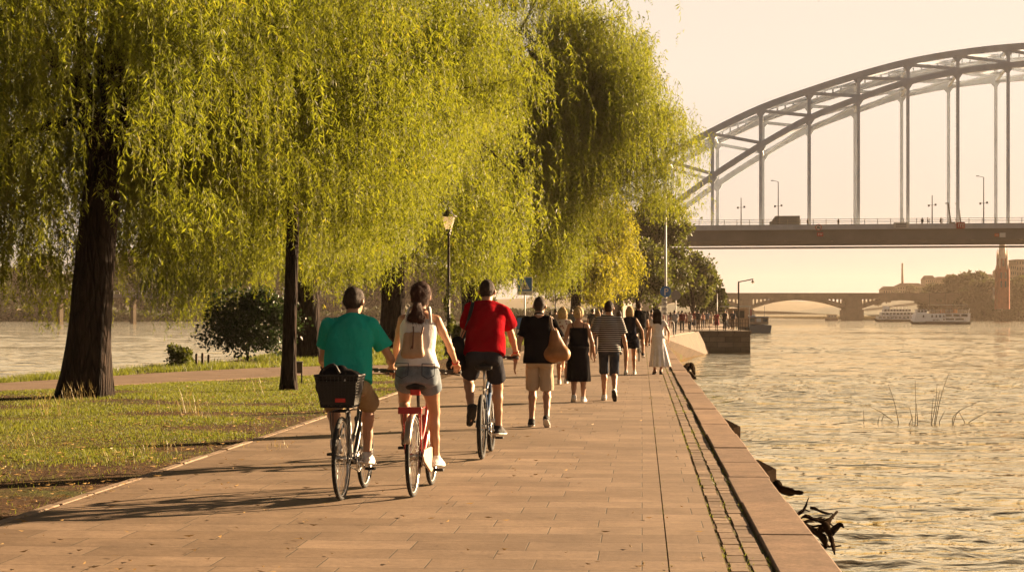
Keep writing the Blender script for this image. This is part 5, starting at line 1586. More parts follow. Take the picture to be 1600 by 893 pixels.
# white dress woman
f8 = Fig(1.67, True, (0, 0, .848), lean=1, ankL=(-.08, .02, .10), ankR=(.075, -.10, .10), toeL=(-.3, 1, -.3), toeR=(.1, 1, -.5), handL=(-.27, .05, .80), handR=(.27, .12, .86), head=(0, -6), build=.97)
l8 = gnd(1028, 584.5); M_WHD = cloth('white_dress_cotton', (.82, .78, .75), .35)
p8 = walker('woman with long dark hair in an ankle-length white dress', l8, RZW, f8, [
    lambda o: link('bodice', f8.top(.013, M_WHD, hem=.25, sleeve=.38, loose=.012, folds=.004, seed=81, name='bodice'), o),
    lambda o: link('skirt', f8.skirt(.013, M_WHD, .34, .19, (.27, .26), pleats=11, amp=.10, sway=(.06, 0)), o),
    lambda o: link('hair', f8.hair(.010, M_HAIRD, 'long', 11, off=.014), o),
    lambda o: [f8.shoe(q, .010, M_SOLET, M_SOLEB, o) for q in (-1, 1)]])
# floral woman, half hidden
f9 = Fig(1.70, True, (0, 0, .865), lean=1, ankL=(-.08, .12, .08), ankR=(.08, -.12, .10), head=(0, 5))
t = NT('floral_print'); v = t.coords('Object'); vo_ = t.n('ShaderNodeTexVoronoi'); vo_.inputs['Scale'].default_value = 16; t.l(v, vo_.inputs['Vector'])
t.pbr(t.mix(t.ramp(vo_.outputs['Distance'], [(.25, (0, 0, 0)), (.42, (1, 1, 1))]), (.28, .12, .10), (.60, .52, .44)), .85, 0, .15); M_FLOR = t.m
p9 = walker('blond woman in a pale floral dress half hidden behind the black skirt', (gnd(879, 600).x, 39.4, 0), RZW, f9, [
    lambda o: link('bodice', f9.top(.016, M_FLOR, hem=.2, sleeve=.3, loose=.015, folds=.004, seed=91, name='bodice'), o),
    lambda o: link('skirt', f9.skirt(.016, M_FLOR, .36, .45, (.26, .25)), o),
    lambda o: link('hair', f9.hair(.012, M_HAIRB, 'bob', 12, off=.014), o),
    lambda o: [f9.shoe(q, .012, M_SHW, M_SOLEW, o) for q in (-1, 1)]])
# far cyclist in black
loc10 = Vector((at(1000, 0, 58).x - .03, 58.0, 0)); rz10 = RZW
bk10, pd10 = bicycle('dark bicycle under the far rider dressed in black', M_BLKMET, 'diamond', loc10, rz10, .98, (.29, .82, 1.05), 80, tyr=.024, group='bicycles ridden along the promenade')
f10 = Fig(1.80, False, (0, .235, 1.06), lean=20, bend=.03, ankL=(-.13, pd10[-1].y - .05, pd10[-1].z + .12), ankR=(.13, pd10[1].y - .05, pd10[1].z + .12), handL=(-.3, .75, 1.08), handR=(.3, .75, 1.08), elL=(-1, -.3, -.5), elR=(1, -.3, -.5), build=1.08, grip=True)
p10 = link('person', f10.body(.016, SK)); put(p10, loc10, rz10); props(p10, 'far cyclist in a loose black T-shirt seen between playsuit and white dress', 'person', 'people riding bicycles')
link('shirt', f10.top(.016, cloth('black_cotton', (.02, .018, .018), .4), hem=-.02, sleeve=.7, loose=.035, folds=.008, seed=101), p10)
link('shorts', f10.pants(.016, cloth('grey_cotton', (.07, .065, .06), .4), .85, .094, .09, seed=102), p10)
link('hair', f10.hair(.012, M_HAIRM, 'crop', 13), p10)
for q in (-1, 1): f10.shoe(q, .012, M_SHB, M_SOLEW, p10)
# ================================================================== STREET FURNITURE
M_IRON = M('black_iron', (.018, .017, .016), .5, .15, 8, .2, 40, spec=.4); t = NT('frosted_lantern_glass')
p_ = t.n('ShaderNodeBsdfPrincipled'); p_.inputs['Base Color'].default_value = (.80, .74, .62, 1); p_.inputs['Roughness'].default_value = .35
q_ = t.n('ShaderNodeBsdfTranslucent'); q_.inputs['Color'].default_value = (.95, .88, .74, 1); m_ = t.n('ShaderNodeMixShader'); m_.inputs[0].default_value = .65
t.l(p_.outputs[0], m_.inputs[1]); t.l(q_.outputs[0], m_.inputs[2]); t.l(m_.outputs[0], t.out.inputs['Surface']); M_LGLASS = t.m
M_GALV = M('galvanised_steel', (.36, .35, .33), .5, .12, 8, metal=.5); M_SIGNW = M('white_sign_face', (.72, .70, .66), .5, .05, 8); M_SIGNB = M('blue_sign_face', (.045, .16, .40), .5, .08, 8); M_SIGNK = M('black_sign_ink', (.02, .02, .022), .6)
M_SIGNR = M('red_sign_face', (.42, .03, .025), .5, .08, 8); M_SIGNO = M('orange_sign_face', (.65, .16, .03), .5, .08, 8); M_SIGNG = M('grey_sign_back', (.22, .21, .20), .6, .1, 8)


def lantern_lamp(label, loc, h=5.2, group='old style lantern posts along the left edge'):
    t_ = thing('street_lamp', label, 'street lamp', loc, 0, group)
    MB().lathe([(.16, -.1), (.16, .10), (.13, .16), (.115, .55), (.085, .62), (.075, .75)], n=14).build('base', M_IRON, t_, True)
    p = MB().lathe([(.062, .74), (.058, 1.3), (.075, 1.33), (.075, 1.38), (.052, 1.42), (.045, h - 1.0), (.07, h - .98), (.07, h - .94), (.045, h - .90), (.06, h - .86)], n=12).build('pole', M_IRON, t_, True)
    MB().lathe([(.075, h - .87), (.10, h - .80), (.155, h - .62), (.205, h - .45), (.225, h - .36), (.215, h - .33)], n=16).build('lantern', M_LGLASS, t_, True)
    c = MB().lathe([(.30, h - .345), (.30, h - .325), (.20, h - .27), (.13, h - .20), (.09, h - .12), (.03, h - .09), (.03, h - .06), (.012, h)], n=16)
    c.lathe([(.10, h - .875), (.085, h - .86), (.11, h - .79), (.095, h - .79)], n=14)
    c.build('cap', M_IRON, t_, True)
    return t_


L1 = lantern_lamp('nearest black lantern post between white tank top and red shirt', (at(701, 0, 64).x, 64, 0), 5.25)
lantern_lamp('second lantern post in front of the hanging willow', (at(868, 0, 140).x, 140, 0), 5.1)
lantern_lamp('third lantern post before the golden willow', (at(904, 0, 180).x, 180, 0), 5.1)
lantern_lamp('small fourth lantern post above the picture sign', (at(926.5, 0, 262).x, 262, 0), 5.1)
lantern_lamp('tiny farthest lantern post above the striped shirt', (at(946, 0, 320).x, 320, 0), 4.9)
# ivy winding up the nearest post
rg = np.random.default_rng(55); m = 900
zz = rg.random(m) ** 1.4 * 2.6; a = zz * 5 + rg.normal(0, .7, m); rad_ = .07 + rg.random(m) * .12 * np.clip(1.4 - zz / 2.6, .3, 1)
P = np.stack([rad_ * np.cos(a), rad_ * np.sin(a), zz], 1); D = rg.normal(size=(m, 3)); D[:, 2] -= .4; D /= np.linalg.norm(D, axis=1, keepdims=True); L = rg.uniform(.05, .12, m)
iv = link('ivy', leaves_mesh('ivy', P, D, L, L * .35, M_DLEAF, rg), None, L1.location); props(iv, 'ivy climbing the foot of the nearest lantern post', 'ivy')

# pedestrian crossing sign
Y = 80; S_ = Y / F
sg = thing('traffic_sign', 'square blue pedestrian crossing sign on a grey post', 'sign', (at(820, 0, Y).x, Y, 0), 0)
MB().tube([(0, 0, -.1), (0, 0, at(0, 433, Y).z)], .03, 8).build('post', M_GALV, sg, True)
cz = at(0, 446, Y).z
pn = MB().box((0, -.045, cz - .02), (.66, .02, .80)).build('panel', M_SIGNW, sg, bevel=.004)
MB().box((0, -.059, cz + .055), (.60, .006, .58)).build('blue_field', M_SIGNB, pn)
MB().slab([(-.23, -.065, cz - .17), (.23, -.065, cz - .17), (0, -.065, cz + .27)], (0, -.006, 0)).build('white_triangle', M_SIGNW, pn)
fg = MB().ball((.015, -.074, cz + .115), (.032, .004, .032)); yv = -.0745
fg.tube([(.01, yv, cz + .075), (-.01, yv, cz - .02)], .026, 6).tube([(-.01, yv, cz - .02), (.055, yv, cz - .10), (.06, yv, cz - .155)], .016, 6).tube([(-.01, yv, cz - .02), (-.05, yv, cz - .09), (-.095, yv, cz - .15)], .016, 6).tube([(.01, yv, cz + .06), (.065, yv, cz + .0), (.09, yv, cz - .01)], .011, 6).tube([(.01, yv, cz + .06), (-.045, yv, cz + .02), (-.06, yv, cz - .03)], .011, 6)
fg.build('walking_figure', M_SIGNK, pn)
MB().box((0, -.059, cz - .345), (.12, .006, .035)).build('small_plate', M_SIGNK, pn)
# notice stand below it
nb = thing('notice_board', 'dark framed notice stand under the blue crossing sign', 'notice board', (at(816, 0, 74).x, 74, 0), 0)
MB().box((0, 0, .95), (.48, .05, .95)).build('frame', M_IRON, nb, bevel=.006)
MB().box((0, -.03, 1.12), (.40, .012, .42)).build('poster', M_SIGNB, nb); MB().box((0, -.03, .70), (.40, .012, .34)).build('poster', M_SIGNW, nb)
for q in (-1, 1): MB().box((q * .18, 0, .23), (.05, .05, .52)).build('leg', M_IRON, nb)
# picture sign farther on
Y = 165; sg = thing('information_sign', 'white square sign with a dark picture on a thin post', 'sign', (at(928.5, 0, Y).x, Y, 0), 0)
MB().tube([(0, 0, -.1), (0, 0, at(0, 468, Y).z)], .035, 8).build('post', M_GALV, sg, True)
cz = at(0, 475, Y).z; pn = MB().box((0, -.05, cz), (.56, .02, .80)).build('panel', M_SIGNW, sg)
MB().box((0, -.064, cz + .07), (.42, .006, .46)).build('dark_picture', M_SIGNK, pn); MB().slab([(-.12, -.07, cz - .08), (.0, -.07, cz - .08), (.0, -.07, cz + .12), (-.12, -.07, cz + .05)], (0, -.005, 0)).build('picture_figure', M_SIGNW, pn)
# tall white pole carrying the parking sign
Y = 124; sg = thing('sign_pole', 'tall white pole with a round blue parking sign and small plates', 'sign pole', (at(1040, 0, Y).x, Y, 0), 0)
MB().tube([(0, 0, -.1), (0, 0, 4), (0, 0, at(0, 303, Y).z)], [.10, .085, .06], 12).build('pole', M_SIGNW, sg, True)
hd_ = MB().lathe([(.02, .0), (.16, .02), (.17, .08), (.05, .16)], (0, 0, at(0, 303, Y).z), 12).build('lamp_head', M_GALV, sg, True)
cz = at(0, 455.5, Y).z
def disc(c, r, th, n=28): return MB().slab([(c[0] + r * math.cos(2 * PI * k / n), c[1], c[2] + r * math.sin(2 * PI * k / n)) for k in range(n)], (0, -th, 0))
dsc = disc((0, -.10, cz), .38, .02).build('round_sign', M_SIGNB, sg)
PX = MB(); px0 = -.085; yv = -.125
PX.box((px0 + .03, yv, cz), (.075, .008, .46))
ar = smooth_path([(px0 + .06, yv, cz + .195), (px0 + .19, yv, cz + .185), (px0 + .235, yv, cz + .105), (px0 + .19, yv, cz + .02), (px0 + .06, yv, cz + .01)], 13)
for a_, b_ in zip(ar[:-1], ar[1:]): PX.bar(a_ - (b_ - a_) * .12, b_ + (b_ - a_) * .12, .009, .075) if False else PX.tube([a_, b_], .036, 6)
PX.build('letter_p', M_SIGNW, dsc)
for k, (dz, hh) in enumerate(((-.55, .26), (-.86, .26), (-1.20, .32), (-1.50, .22))):
    pp = MB().box((-.10, -.11, cz + dz), (.36, .015, hh)).build('plate', M_SIGNW, sg)
    MB().box((-.10, -.1215, cz + dz), (.24, .006, .05)).build('plate_text', M_SIGNK, pp); MB().box((-.08, -.1215, cz + dz + .08), (.14, .006, .04)).build('plate_text', M_SIGNK, pp)
Y = 131; sg = thing('traffic_sign', 'grey back of a round sign right of the parking sign', 'sign', (at(1056, 0, Y).x, Y, 0), 0)
MB().tube([(0, 0, -.1), (0, 0, at(0, 452, Y).z)], .03, 8).build('post', M_GALV, sg, True); disc((0, -.04, at(0, 461, Y).z), .36, .02).build('sign_back', M_SIGNG, sg)
# bent steel hoop at the quay
hp_ = MB().tube(smooth_path([(0, 0, -.1), (0, 0, .75), (.12, 0, .98), (.40, 0, .98), (.52, 0, .75), (.52, 0, -.1)], 18), .03, 8)
o = hp_.build('bicycle_stand', M_SIGNW, None, True, (at(1041, 0, 120).x, 120, 0)); props(o, 'pale bent steel hoop standing at the foot of the white pole', 'bike stand')

# bin beside the slim willow
bn_ = thing('litter_bin', 'small brown litter bin on legs behind the slim trunk', 'litter bin', (at(466, 0, 41).x, 41, -.02), .1)
M_BIN = M('weathered_brown_panel', (.10, .07, .05), .7, .25, 6, .3, 30)
MB().box((0, 0, .335), (.20, .18, .25)).build('box', M_BIN, bn_, bevel=.008); MB().box((0, 0, .467), (.225, .20, .018)).build('lid', M_SIGNG, bn_)
for q in (-1, 1): MB().box((q * .075, 0, .10), (.03, .03, .22)).build('leg', M_IRON, bn_)
for i, (px, hh) in enumerate(((307, .36), (316.5, .38), (326, .33))):
    g_ = gnd(px, 571); o = MB().lathe([(.045, -.1), (.042, hh - .03), (.02, hh)], n=8).build('wooden_stake', M_BIN, None, False, g_)
    props(o, ['leftmost of three dark wooden stakes by the left water', 'middle one of three dark wooden stakes by the left water', 'rightmost of three dark wooden stakes by the left water'][i], 'stake', 'wooden stakes at the water')

# shrubs
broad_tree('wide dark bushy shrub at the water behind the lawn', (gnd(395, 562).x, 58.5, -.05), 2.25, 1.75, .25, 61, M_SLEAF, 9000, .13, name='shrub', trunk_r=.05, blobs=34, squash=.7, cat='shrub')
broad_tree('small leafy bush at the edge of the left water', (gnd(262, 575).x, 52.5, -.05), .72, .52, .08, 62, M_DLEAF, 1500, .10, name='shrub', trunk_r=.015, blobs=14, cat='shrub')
broad_tree('green bush at the foot of the thick ridged willow', (gnd(528, 556).x, 66, -.05), 1.35, .75, .1, 63, M_DLEAF, 2600, .12, name='shrub', trunk_r=.03, blobs=18, cat='shrub')
broad_tree('pale green bush behind the nearest lantern post', (at(716, 0, 72).x, 72, -.05), 1.25, .55, .1, 64, M_DLEAF, 2000, .13, name='shrub', trunk_r=.03, blobs=14, cat='shrub')
broad_tree('low bush between dark trunk and red cyclist', (at(765, 0, 95).x, 95, -.05), 1.2, 1.0, .1, 65, M_DLEAF, 2200, .16, name='shrub', trunk_r=.03, blobs=14, cat='shrub')
# dry weeds in the lawn
rg = np.random.default_rng(77); Vw = []
for (px, py, nn, hh) in ((290, 640, 26, .42), (95, 645, 26, .40), (120, 622, 34, .38), (60, 634, 20, .32), (300, 646, 20, .3), (395, 612, 18, .34), (185, 716, 24, .16), (255, 700, 26, .15), (20, 690, 20, .18), (420, 700, 18, .15)):
    c = gnd(px, py)
    for k in range(nn):
        b_ = np.array([c.x + rg.normal(0, .16), c.y + rg.normal(0, .2), -.05]); az = rg.uniform(0, 6.28); ln = rg.uniform(.1, .5) * hh; h_ = hh * rg.uniform(.5, 1.1); w_ = .006
        tip = b_ + np.array([math.cos(az) * ln, math.sin(az) * ln, h_]); mid = (b_ + tip) / 2 + np.array([0, 0, .12 * h_])
        sd_ = np.array([-math.sin(az), math.cos(az), 0]) * w_
        Vw += [b_ - sd_, b_ + sd_, mid]; Vw += [mid - sd_, mid + sd_, tip]
M_WEED = M_leaf('dry_weed', (.16, .12, .05), (.30, .24, .11), (.45, .36, .2), (1.2, 1.1, .8), .3)
o = link('weeds', np_mesh('weeds', np.array(Vw), np.arange(len(Vw)).reshape(-1, 3), M_WEED)); props(o, 'dry weed stalks standing up from the lawn', 'weeds', kind='stuff')

# ================================================================== DOCK, QUAY EDGE
M_RUST = M('brown_painted_rail', (.06, .042, .030), .6, .25, 8)
rl = thing('railing', 'dark brown railing around the stone dock', 'railing', (15.2, 152.1, .03), 0)
mb = MB()
for z in (.95, .62, .32): mb.tube([(0, 0, z), (4.5, 0, z), (4.5, 13.8, z)], .022, 6)
mb.build('rails', M_RUST, rl)
for k in range(8): MB().box((4.5 * k / 7, 0, .48), (.045, .045, .96)).build('post', M_RUST, rl)
for k in range(1, 8): MB().box((4.5, 13.8 * k / 7, .48), (.045, .045, .96)).build('post', M_RUST, rl)
for k in range(28): pass
Y = 156; dl = thing('street_lamp', 'dock lamp post with long arm and hanging lantern', 'street lamp', (at(1154, 0, Y).x, Y, .03), 0)
zt = at(0, 441, Y).z
MB().box((0, 0, zt / 2), (.13, .13, zt)).build('post', M_RUST, dl, bevel=.01)
MB().bar((-.04, 0, zt), (1.26, 0, zt + .26), .09, .09).build('arm', M_RUST, dl)
lt = MB().lathe([(.03, .12), (.05, .0), (.14, -.08), (.15, -.13)], (1.22, 0, zt + .12), 10).build('shade', M_RUST, dl, True); MB().ball((1.22, 0, zt - .04), .085, 10, 6).build('bulb_glass', M_LGLASS, lt, True)
o = MB().tube([(0, 0, -.1), (0, 0, 3.4)], [.05, .035], 8).build('flag_pole', M_GALV, None, True, (at(1120.5, 0, 178).x, 178, 0)); props(o, 'thin bare pole behind the crimson coat on the dock', 'pole')
kk = thing('kiosk', 'small waterside kiosk with flat pale awning by the dock', 'kiosk', (at(1152, 0, 200).x, 200, 0), 0)
M_KI = M('kiosk_panel', (.42, .30, .20), .7, .2, 4); M_AW = M('pale_awning', (.45, .47, .45), .7, .1, 4)
MB().box((.2, 2, 1.0), (2.2, 2.0, 2.0)).build('wall', M_KI, kk); MB().box((0, 1.4, 2.22), (3.0, 3.2, .12)).build('roof', M_AW, kk, bevel=.02)
for q in (-1, 1): MB().tube([(q * 1.35, 0, 0), (q * 1.35, 0, 2.17)], .035, 6).build('post', M_SIGNW, kk)
MB().box((.2, .97, 1.35), (1.4, .04, .8)).build('window', M_SIGNK, kk)
# moored blue tour boat
M_BOATB = M('blue_hull_paint', (.035, .075, .13), .5, .15, 3); M_GLASSD = M('dark_boat_glass', (.03, .035, .04), .12, .1, 3, spec=.6); M_BWHITE = M('white_boat_paint', (.93, .94, .95), .45, .08, 2, bump=0)
def hull(L, B, z0, z1, bow=.3, n=9, flare=1.0):
    """hull along x, bow at -x"""
    mb = MB(); top = []; bot = []
    for k in range(n + 1):
        u = k / n; x = -L / 2 + L * u; w = B / 2 * min(1, (u / bow) ** .6 if u < bow else 1) * (1 - .08 * max(0, (u - .8) / .2))
        top.append((x - (.04 * L if k == 0 else 0), max(w, .05))); bot.append((x + .02 * L * (1 - u), max(w * .86, .04)))
    vs = [(x, -w, z1 + (.22 * (1 - k / n) ** 2) * (z1 - z0)) for k, (x, w) in enumerate(top)] + [(x, w, z1 + (.22 * (1 - k / n) ** 2) * (z1 - z0)) for k, (x, w) in enumerate(top)] + [(x, -w, z0) for x, w in bot] + [(x, w, z0) for x, w in bot]
    m = n + 1; fs = []
    for k in range(n):
        fs += [(k, k + 1, m + k + 1, m + k), (2 * m + k, 3 * m + k, 3 * m + k + 1, 2 * m + k + 1), (k, 2 * m + k, 2 * m + k + 1, k + 1), (m + k, m + k + 1, 3 * m + k + 1, 3 * m + k)]
    fs += [(0, m, 3 * m, 2 * m), (n, 2 * m + n, 3 * m + n, m + n)]
    return mb.add(vs, fs)
Y = 300; bt = thing('tour_boat', 'moored blue tour boat with windowed cabin beyond the dock', 'boat', (at(1182.5, 0, Y).x, Y + 6, WZ), R(-90 + 6))
hull(12, 4.1, -.3, 1.25, .35).build('hull', M_BOATB, bt)
cb_ = MB().box((.6, 0, 1.95), (8.2, 3.4, 1.15)).build('cabin', M_KI, bt, bevel=.06)
MB().box((.6, 0, 2.58), (8.8, 3.8, .14), taper=.93).build('roof', M_BOATB, bt, bevel=.04)
for k in range(6):
    for q in (-1, 1): MB().box((-2.8 + k * 1.36, q * 1.71, 2.05), (1.0, .04, .62)).build('window', M_GLASSD, cb_)
for q in (-1, 0, 1):
    for xx in (-3.51, 4.71): MB().box((xx, q * 1.02, 2.08), (.04, .78, .60)).build('window', M_GLASSD if q else M_SIGNW, cb_)
MB().tube([(3.8, 1.2, 2.6), (3.8, 1.2, 4.4)], .04, 6).build('mast', M_IRON, bt); MB().box((-1.5, 0, 2.78), (1.4, 1.6, .3)).build('hatch', M_SIGNW, bt, bevel=.04)
fl = MB().slab([(3.8, -1.3, 2.7), (3.8, -1.3, 3.9), (4.9, -1.25, 3.75), (4.9, -1.25, 2.8)], (0, .03, 0)).build('flag', M_SIGNR, bt)
# timber and roots under the coping
M_OLDW = M('old_wet_timber', (.018, .012, .008), .97, .35, 9, .25, 30, spec=.0, IOR=1.0)
def fender(label, pts, z, dz):
    P3 = [gnd(px, py, z) for px, py in pts]
    o = MB().slab(P3, (0, 0, -dz)).build('timber_baulk', M_OLDW, None, False, (0, 0, 0), bevel=.02); props(o, label, 'timber', 'timber baulks sticking out of the quay'); return o
fender('upper of two square timber baulks jutting from the quay below the coping', [(1105, 650), (1126, 649), (1157, 665), (1146, 668), (1110, 664)], -.14, .42)
fender('lower of two square timber baulks jutting from the quay below the coping', [(1165, 718), (1186, 717), (1213, 731), (1200, 736), (1165, 738)], -.14, .42)
def drift(label, chains, rad, z, name='driftwood', jit=.12):
    mb = MB(); r = random.Random(len(label))
    for ch in chains:
        P3 = [gnd(px, py, z) + Vector((0, 0, dz)) for px, py, dz in ch]
        q = smooth_path(P3, 4 * len(P3)); n = len(q)
        bark_tube(mb, q, [rad * (1 - .75 * k / (n - 1)) * r.uniform(.8, 1.25) for k in range(n)], 8, jit, r)
    o = mb.build(name, M_OLDW, None, True); props(o, label, 'driftwood', 'driftwood caught at the quay')
drift('dark beak-shaped log poking out over the water', [[(1190, 760, 0), (1208, 758, .02), (1225, 766, .0), (1253, 772, .02)]], .085, -.33, jit=.22)
mb = MB(); r_ = random.Random(42)
for k in range(15):
    x0, y0 = r_.uniform(1232, 1266), r_.uniform(800, 838); q = [gnd(x0, y0, -.42) + Vector((0, 0, r_.uniform(-.1, .12)))]
    d = Vector((r_.uniform(.2, 1), r_.uniform(-.6, .5), r_.uniform(-.1, .45))).normalized()
    for j in range(7):
        d = (d + Vector((r_.uniform(-.5, .5), r_.uniform(-.5, .5), r_.uniform(-.55, .4)))).normalized(); q.append(q[-1] + d * r_.uniform(.025, .055))
    bark_tube(mb, q, [r_.uniform(.006, .016) * (1 - .8 * j / 7) + .003 for j in range(8)], 6, .25, r_)
q = smooth_path([gnd(1230, 815, -.42), gnd(1255, 822, -.36), gnd(1284, 838, -.40), gnd(1290, 852, -.5)], 12); bark_tube(mb, q, [.042 * (1 - .5 * j / 11) * r_.uniform(.75, 1.3) for j in range(12)], 8, .25, r_)
o = mb.build('driftwood', M_OLDW, None, True); props(o, 'tangled dark roots lying beside the near coping stones', 'driftwood', 'driftwood caught at the quay')
drift('hooked twig reaching out over the water at the near quay', [[(1284, 826, 0), (1296, 822, .06), (1308, 816, .1)], [(1290, 824, .03), (1300, 836, -.05), (1304, 846, -.1)], [(1298, 832, .0), (1312, 830, .06), (1318, 832, .05)]], .032, -.36, name='twig', jit=.1)
drift('dark drifted stump by the quay near the white dress', [[(1070, 577, 0), (1080, 574, .1), (1085, 584, .0)], [(1075, 586, 0), (1086, 590, .0)]], .16, -.6)
# reeds standing in the water
M_REED = M('dry_reed', (.10, .07, .03), .8, .3, 9)
def reeds(label, stems):
    Y0 = F * (CH - WZ) / (stems[0][0][1] - HY); c0 = at(stems[0][0][0], stems[0][0][1], Y0)
    t_ = thing('reed', label, 'reeds', c0, 0, 'reed stalks standing in the river')
    for pts in stems:
        Yk = F * (CH - WZ) / (pts[0][1] - HY)
        q = [p - c0 for p in smooth_path([at(px, py, Yk) for px, py in pts], 6)]
        MB().tube([q[0] - Vector((0, 0, .3))] + q, [.013] + [.013 * (1 - .6 * k / 5) for k in range(6)], 5).build('stalk', M_REED, t_)
reeds('reed clump with a long straight stalk left in the water', [[(1404, 660), (1398, 630), (1388, 600)], [(1394, 656), (1376, 643), (1358, 634)], [(1350, 655), (1349, 640)], [(1372, 658), (1374, 650)], [(1378, 656), (1382, 646)]])
reeds('thin middle reed clump with one upright stalk', [[(1430, 662), (1431, 640), (1430, 594)], [(1434, 660), (1432, 630)], [(1420, 664), (1426, 650)], [(1426, 656), (1421, 636)]])
reeds('tallest reed clump with crossed slanting stalks', [[(1456, 660), (1462, 630), (1464, 602)], [(1462, 660), (1470, 620), (1482, 584)], [(1468, 658), (1476, 642)], [(1455, 655), (1458, 622)], [(1460, 661), (1468, 610)]])
reeds('low fallen twigs right in the water', [[(1490, 660), (1498, 642), (1532, 626)], [(1507, 658), (1499, 644)], [(1514, 659), (1546, 641)], [(1514, 659), (1536, 668)], [(1488, 660), (1490, 650), (1500, 640)]])

# ================================================================== STEEL ARCH BRIDGE
M_STEEL = M('pale_grey_bridge_paint', (.70, .77, .86), .6, .12, .25, spec=.3); M_GIRD = M('brown_grey_girder', (.19, .18, .165), .75, .15, .2); M_CONC = M('pale_concrete_fascia', (.62, .64, .66), .8, .12, .5); M_STB_ = M('bridge_pier_stone', (.20, .165, .125), .85, .2, .3); M_RAILM = M('bridge_rail', (.20, .17, .13), .6)
AX = Vector((.9877, -.1564, 0)); AN = Vector((.1564, .9877, 0)); A00 = Vector((38.99, 355.0, 0)); STEP = 9.31
ZL = {-3: 6.0, -2: 13.5, -1: 21.2, 0: 28.0, 1: 33.9, 2: 39.0, 3: 42.6, 4: 45.6, 5: 47.4, 6: 48.4, 7: 48.8}
ZU = {-3: 19.0, -2: 26.0, -1: 31.8, 0: 36.8, 1: 41.1, 2: 44.3, 3: 47.1, 4: 49.4, 5: 50.9, 6: 51.8, 7: 52.1}
for k in range(8, 18): ZL[k] = ZL[14 - k]; ZU[k] = ZU[14 - k]
br = thing('arch_bridge', 'tall steel tied-arch road bridge with twin lattice arches over the river', 'bridge', tuple(A00), 0)
IL = list(range(-3, 18))
def bp(i, z, w): return AX * (STEP * i) + AN * w + Vector((0, 0, z))
W2 = 22.0
for w in (0.0, W2):
    for nm, Z, hh in (('lower_chord', ZL, 1.15), ('upper_chord', ZU, 1.25)):
        q = smooth_path([bp(i, Z[i], w) for i in IL], 4 * (len(IL) - 1) + 1); mb = MB()
        for a_, b_ in zip(q[:-1], q[1:]): mb.bar(a_, b_ + (b_ - a_) * .06, .9, hh)
        mb.build(nm, M_STEEL, br)
    for i in IL[1:-1]:
        zd = 18.0
        up = MB().bar(bp(i, ZL[i] + .4, w), bp(i, ZU[i] - .4, w), .62, .62)
        for s_ in (-1, 1): up.slab([bp(i, ZU[i] - .5, w - .2), bp(i + s_ * .13, ZU[i] - .5, w - .2), bp(i, ZU[i] - 2.0, w - .2)], AN * .4)
        up.build('strut', M_STEEL, br)
        if ZL[i] > zd + 2:
            hb_ = MB().bar(bp(i, zd - .3, w), bp(i, ZL[i] - .4, w), .55, .55)
            for s_ in (-1, 1): hb_.slab([bp(i, ZL[i] - .3, w - .2), bp(i + s_ * .12, ZL[i] - .3 + s_ * .2, w - .2), bp(i, ZL[i] - 1.8, w - .2)], AN * .4)
            hb_.build('hanger', M_STEEL, br)
        if i < 7: MB().bar(bp(i, ZU[i] - .5, w), bp(i + 1, ZL[i + 1] + .5, w), .5, .6).build('diagonal', M_STEEL, br)
        elif i > 7: MB().bar(bp(i, ZU[i] - .5, w), bp(i - 1, ZL[i - 1] + .5, w), .5, .6).build('diagonal', M_STEEL, br)
# bracing between the two arches
for i in range(-1, 16):
    mb = MB().bar(bp(i, ZU[i] - .2, .4), bp(i, ZU[i] - .2, W2 - .4), .5, .7)
    if i < 15: mb.bar(bp(i, ZU[i] - .25, .5), bp(i + 1, ZU[i + 1] - .25, W2 / 2), .4, .45).bar(bp(i, ZU[i] - .25, W2 - .5), bp(i + 1, ZU[i + 1] - .25, W2 / 2), .4, .45)
    mb.build('cross_brace', M_STEEL, br)
for i in range(1, 14):
    if ZL[i] > 30: MB().bar(bp(i, ZL[i], .4), bp(i, ZL[i], W2 - .4), .5, .7).bar(bp(i, ZL[i], .5), bp(i + 1, ZL[i + 1], W2 / 2), .35, .4).bar(bp(i, ZL[i], W2 - .5), bp(i + 1, ZL[i + 1], W2 / 2), .35, .4).build('cross_brace', M_STEEL, br)
# ladder-like inspection walkway under the upper bracing
mb = MB(); q = smooth_path([bp(i, ZU[i] - .9, W2 * .42) for i in range(-2, 17)], 109)
for a_, b_ in zip(q[:-1], q[1:]):
    mb.bar(a_, b_, .5, .16); mb.bar(a_ + Vector((0, 0, .95)), b_ + Vector((0, 0, .95)), .14, .18); mb.bar(a_, a_ + Vector((0, 0, .95)), .3, .3)
mb.build('walkway', M_STEEL, br)
i0, i1 = -2.6, 24
def along_bar(nm, mat, w, z, dw, dz): return MB().bar(bp(i0, z, w), bp(i1, z, w), dw, dz).build(nm, mat, br)
along_bar('deck', M_GIRD, W2 / 2, 17.65, W2 + 4.6, .5)
for w in (-2.6, W2 + 2.6):
    along_bar('fascia', M_CONC, w, 17.9, .35, 1.0)
    along_bar('main_girder', M_GIRD, w + (.9 if w < 0 else -.9), 16.35, .5, 2.1); along_bar('girder_flange', M_GIRD, w + (.9 if w < 0 else -.9), 17.32, 1.3, .16)
    along_bar('service_pipe', M_GIRD, w + (.3 if w < 0 else -.3), 14.9, .35, .38)
    rm = MB()
    for z in (18.75, 19.05, 19.4): rm.bar(bp(i0, z, w), bp(i1, z, w), .06, .07)
    k = i0
    while k < i1: rm.bar(bp(k, 18.35, w), bp(k, 19.42, w), .09, .09); k += .26
    rm.build('railing', M_RAILM, br)
for k in range(-2, i1, 1):
    MB().bar(bp(k + .5, 16.6, -1.6), bp(k + .5, 16.6, W2 + 1.6), .4, 1.2).bar(bp(k + .5, 15.3, -1.9), bp(k + .5, 14.7, -2.35), .14, .14).build('floor_beam', M_GIRD, br)
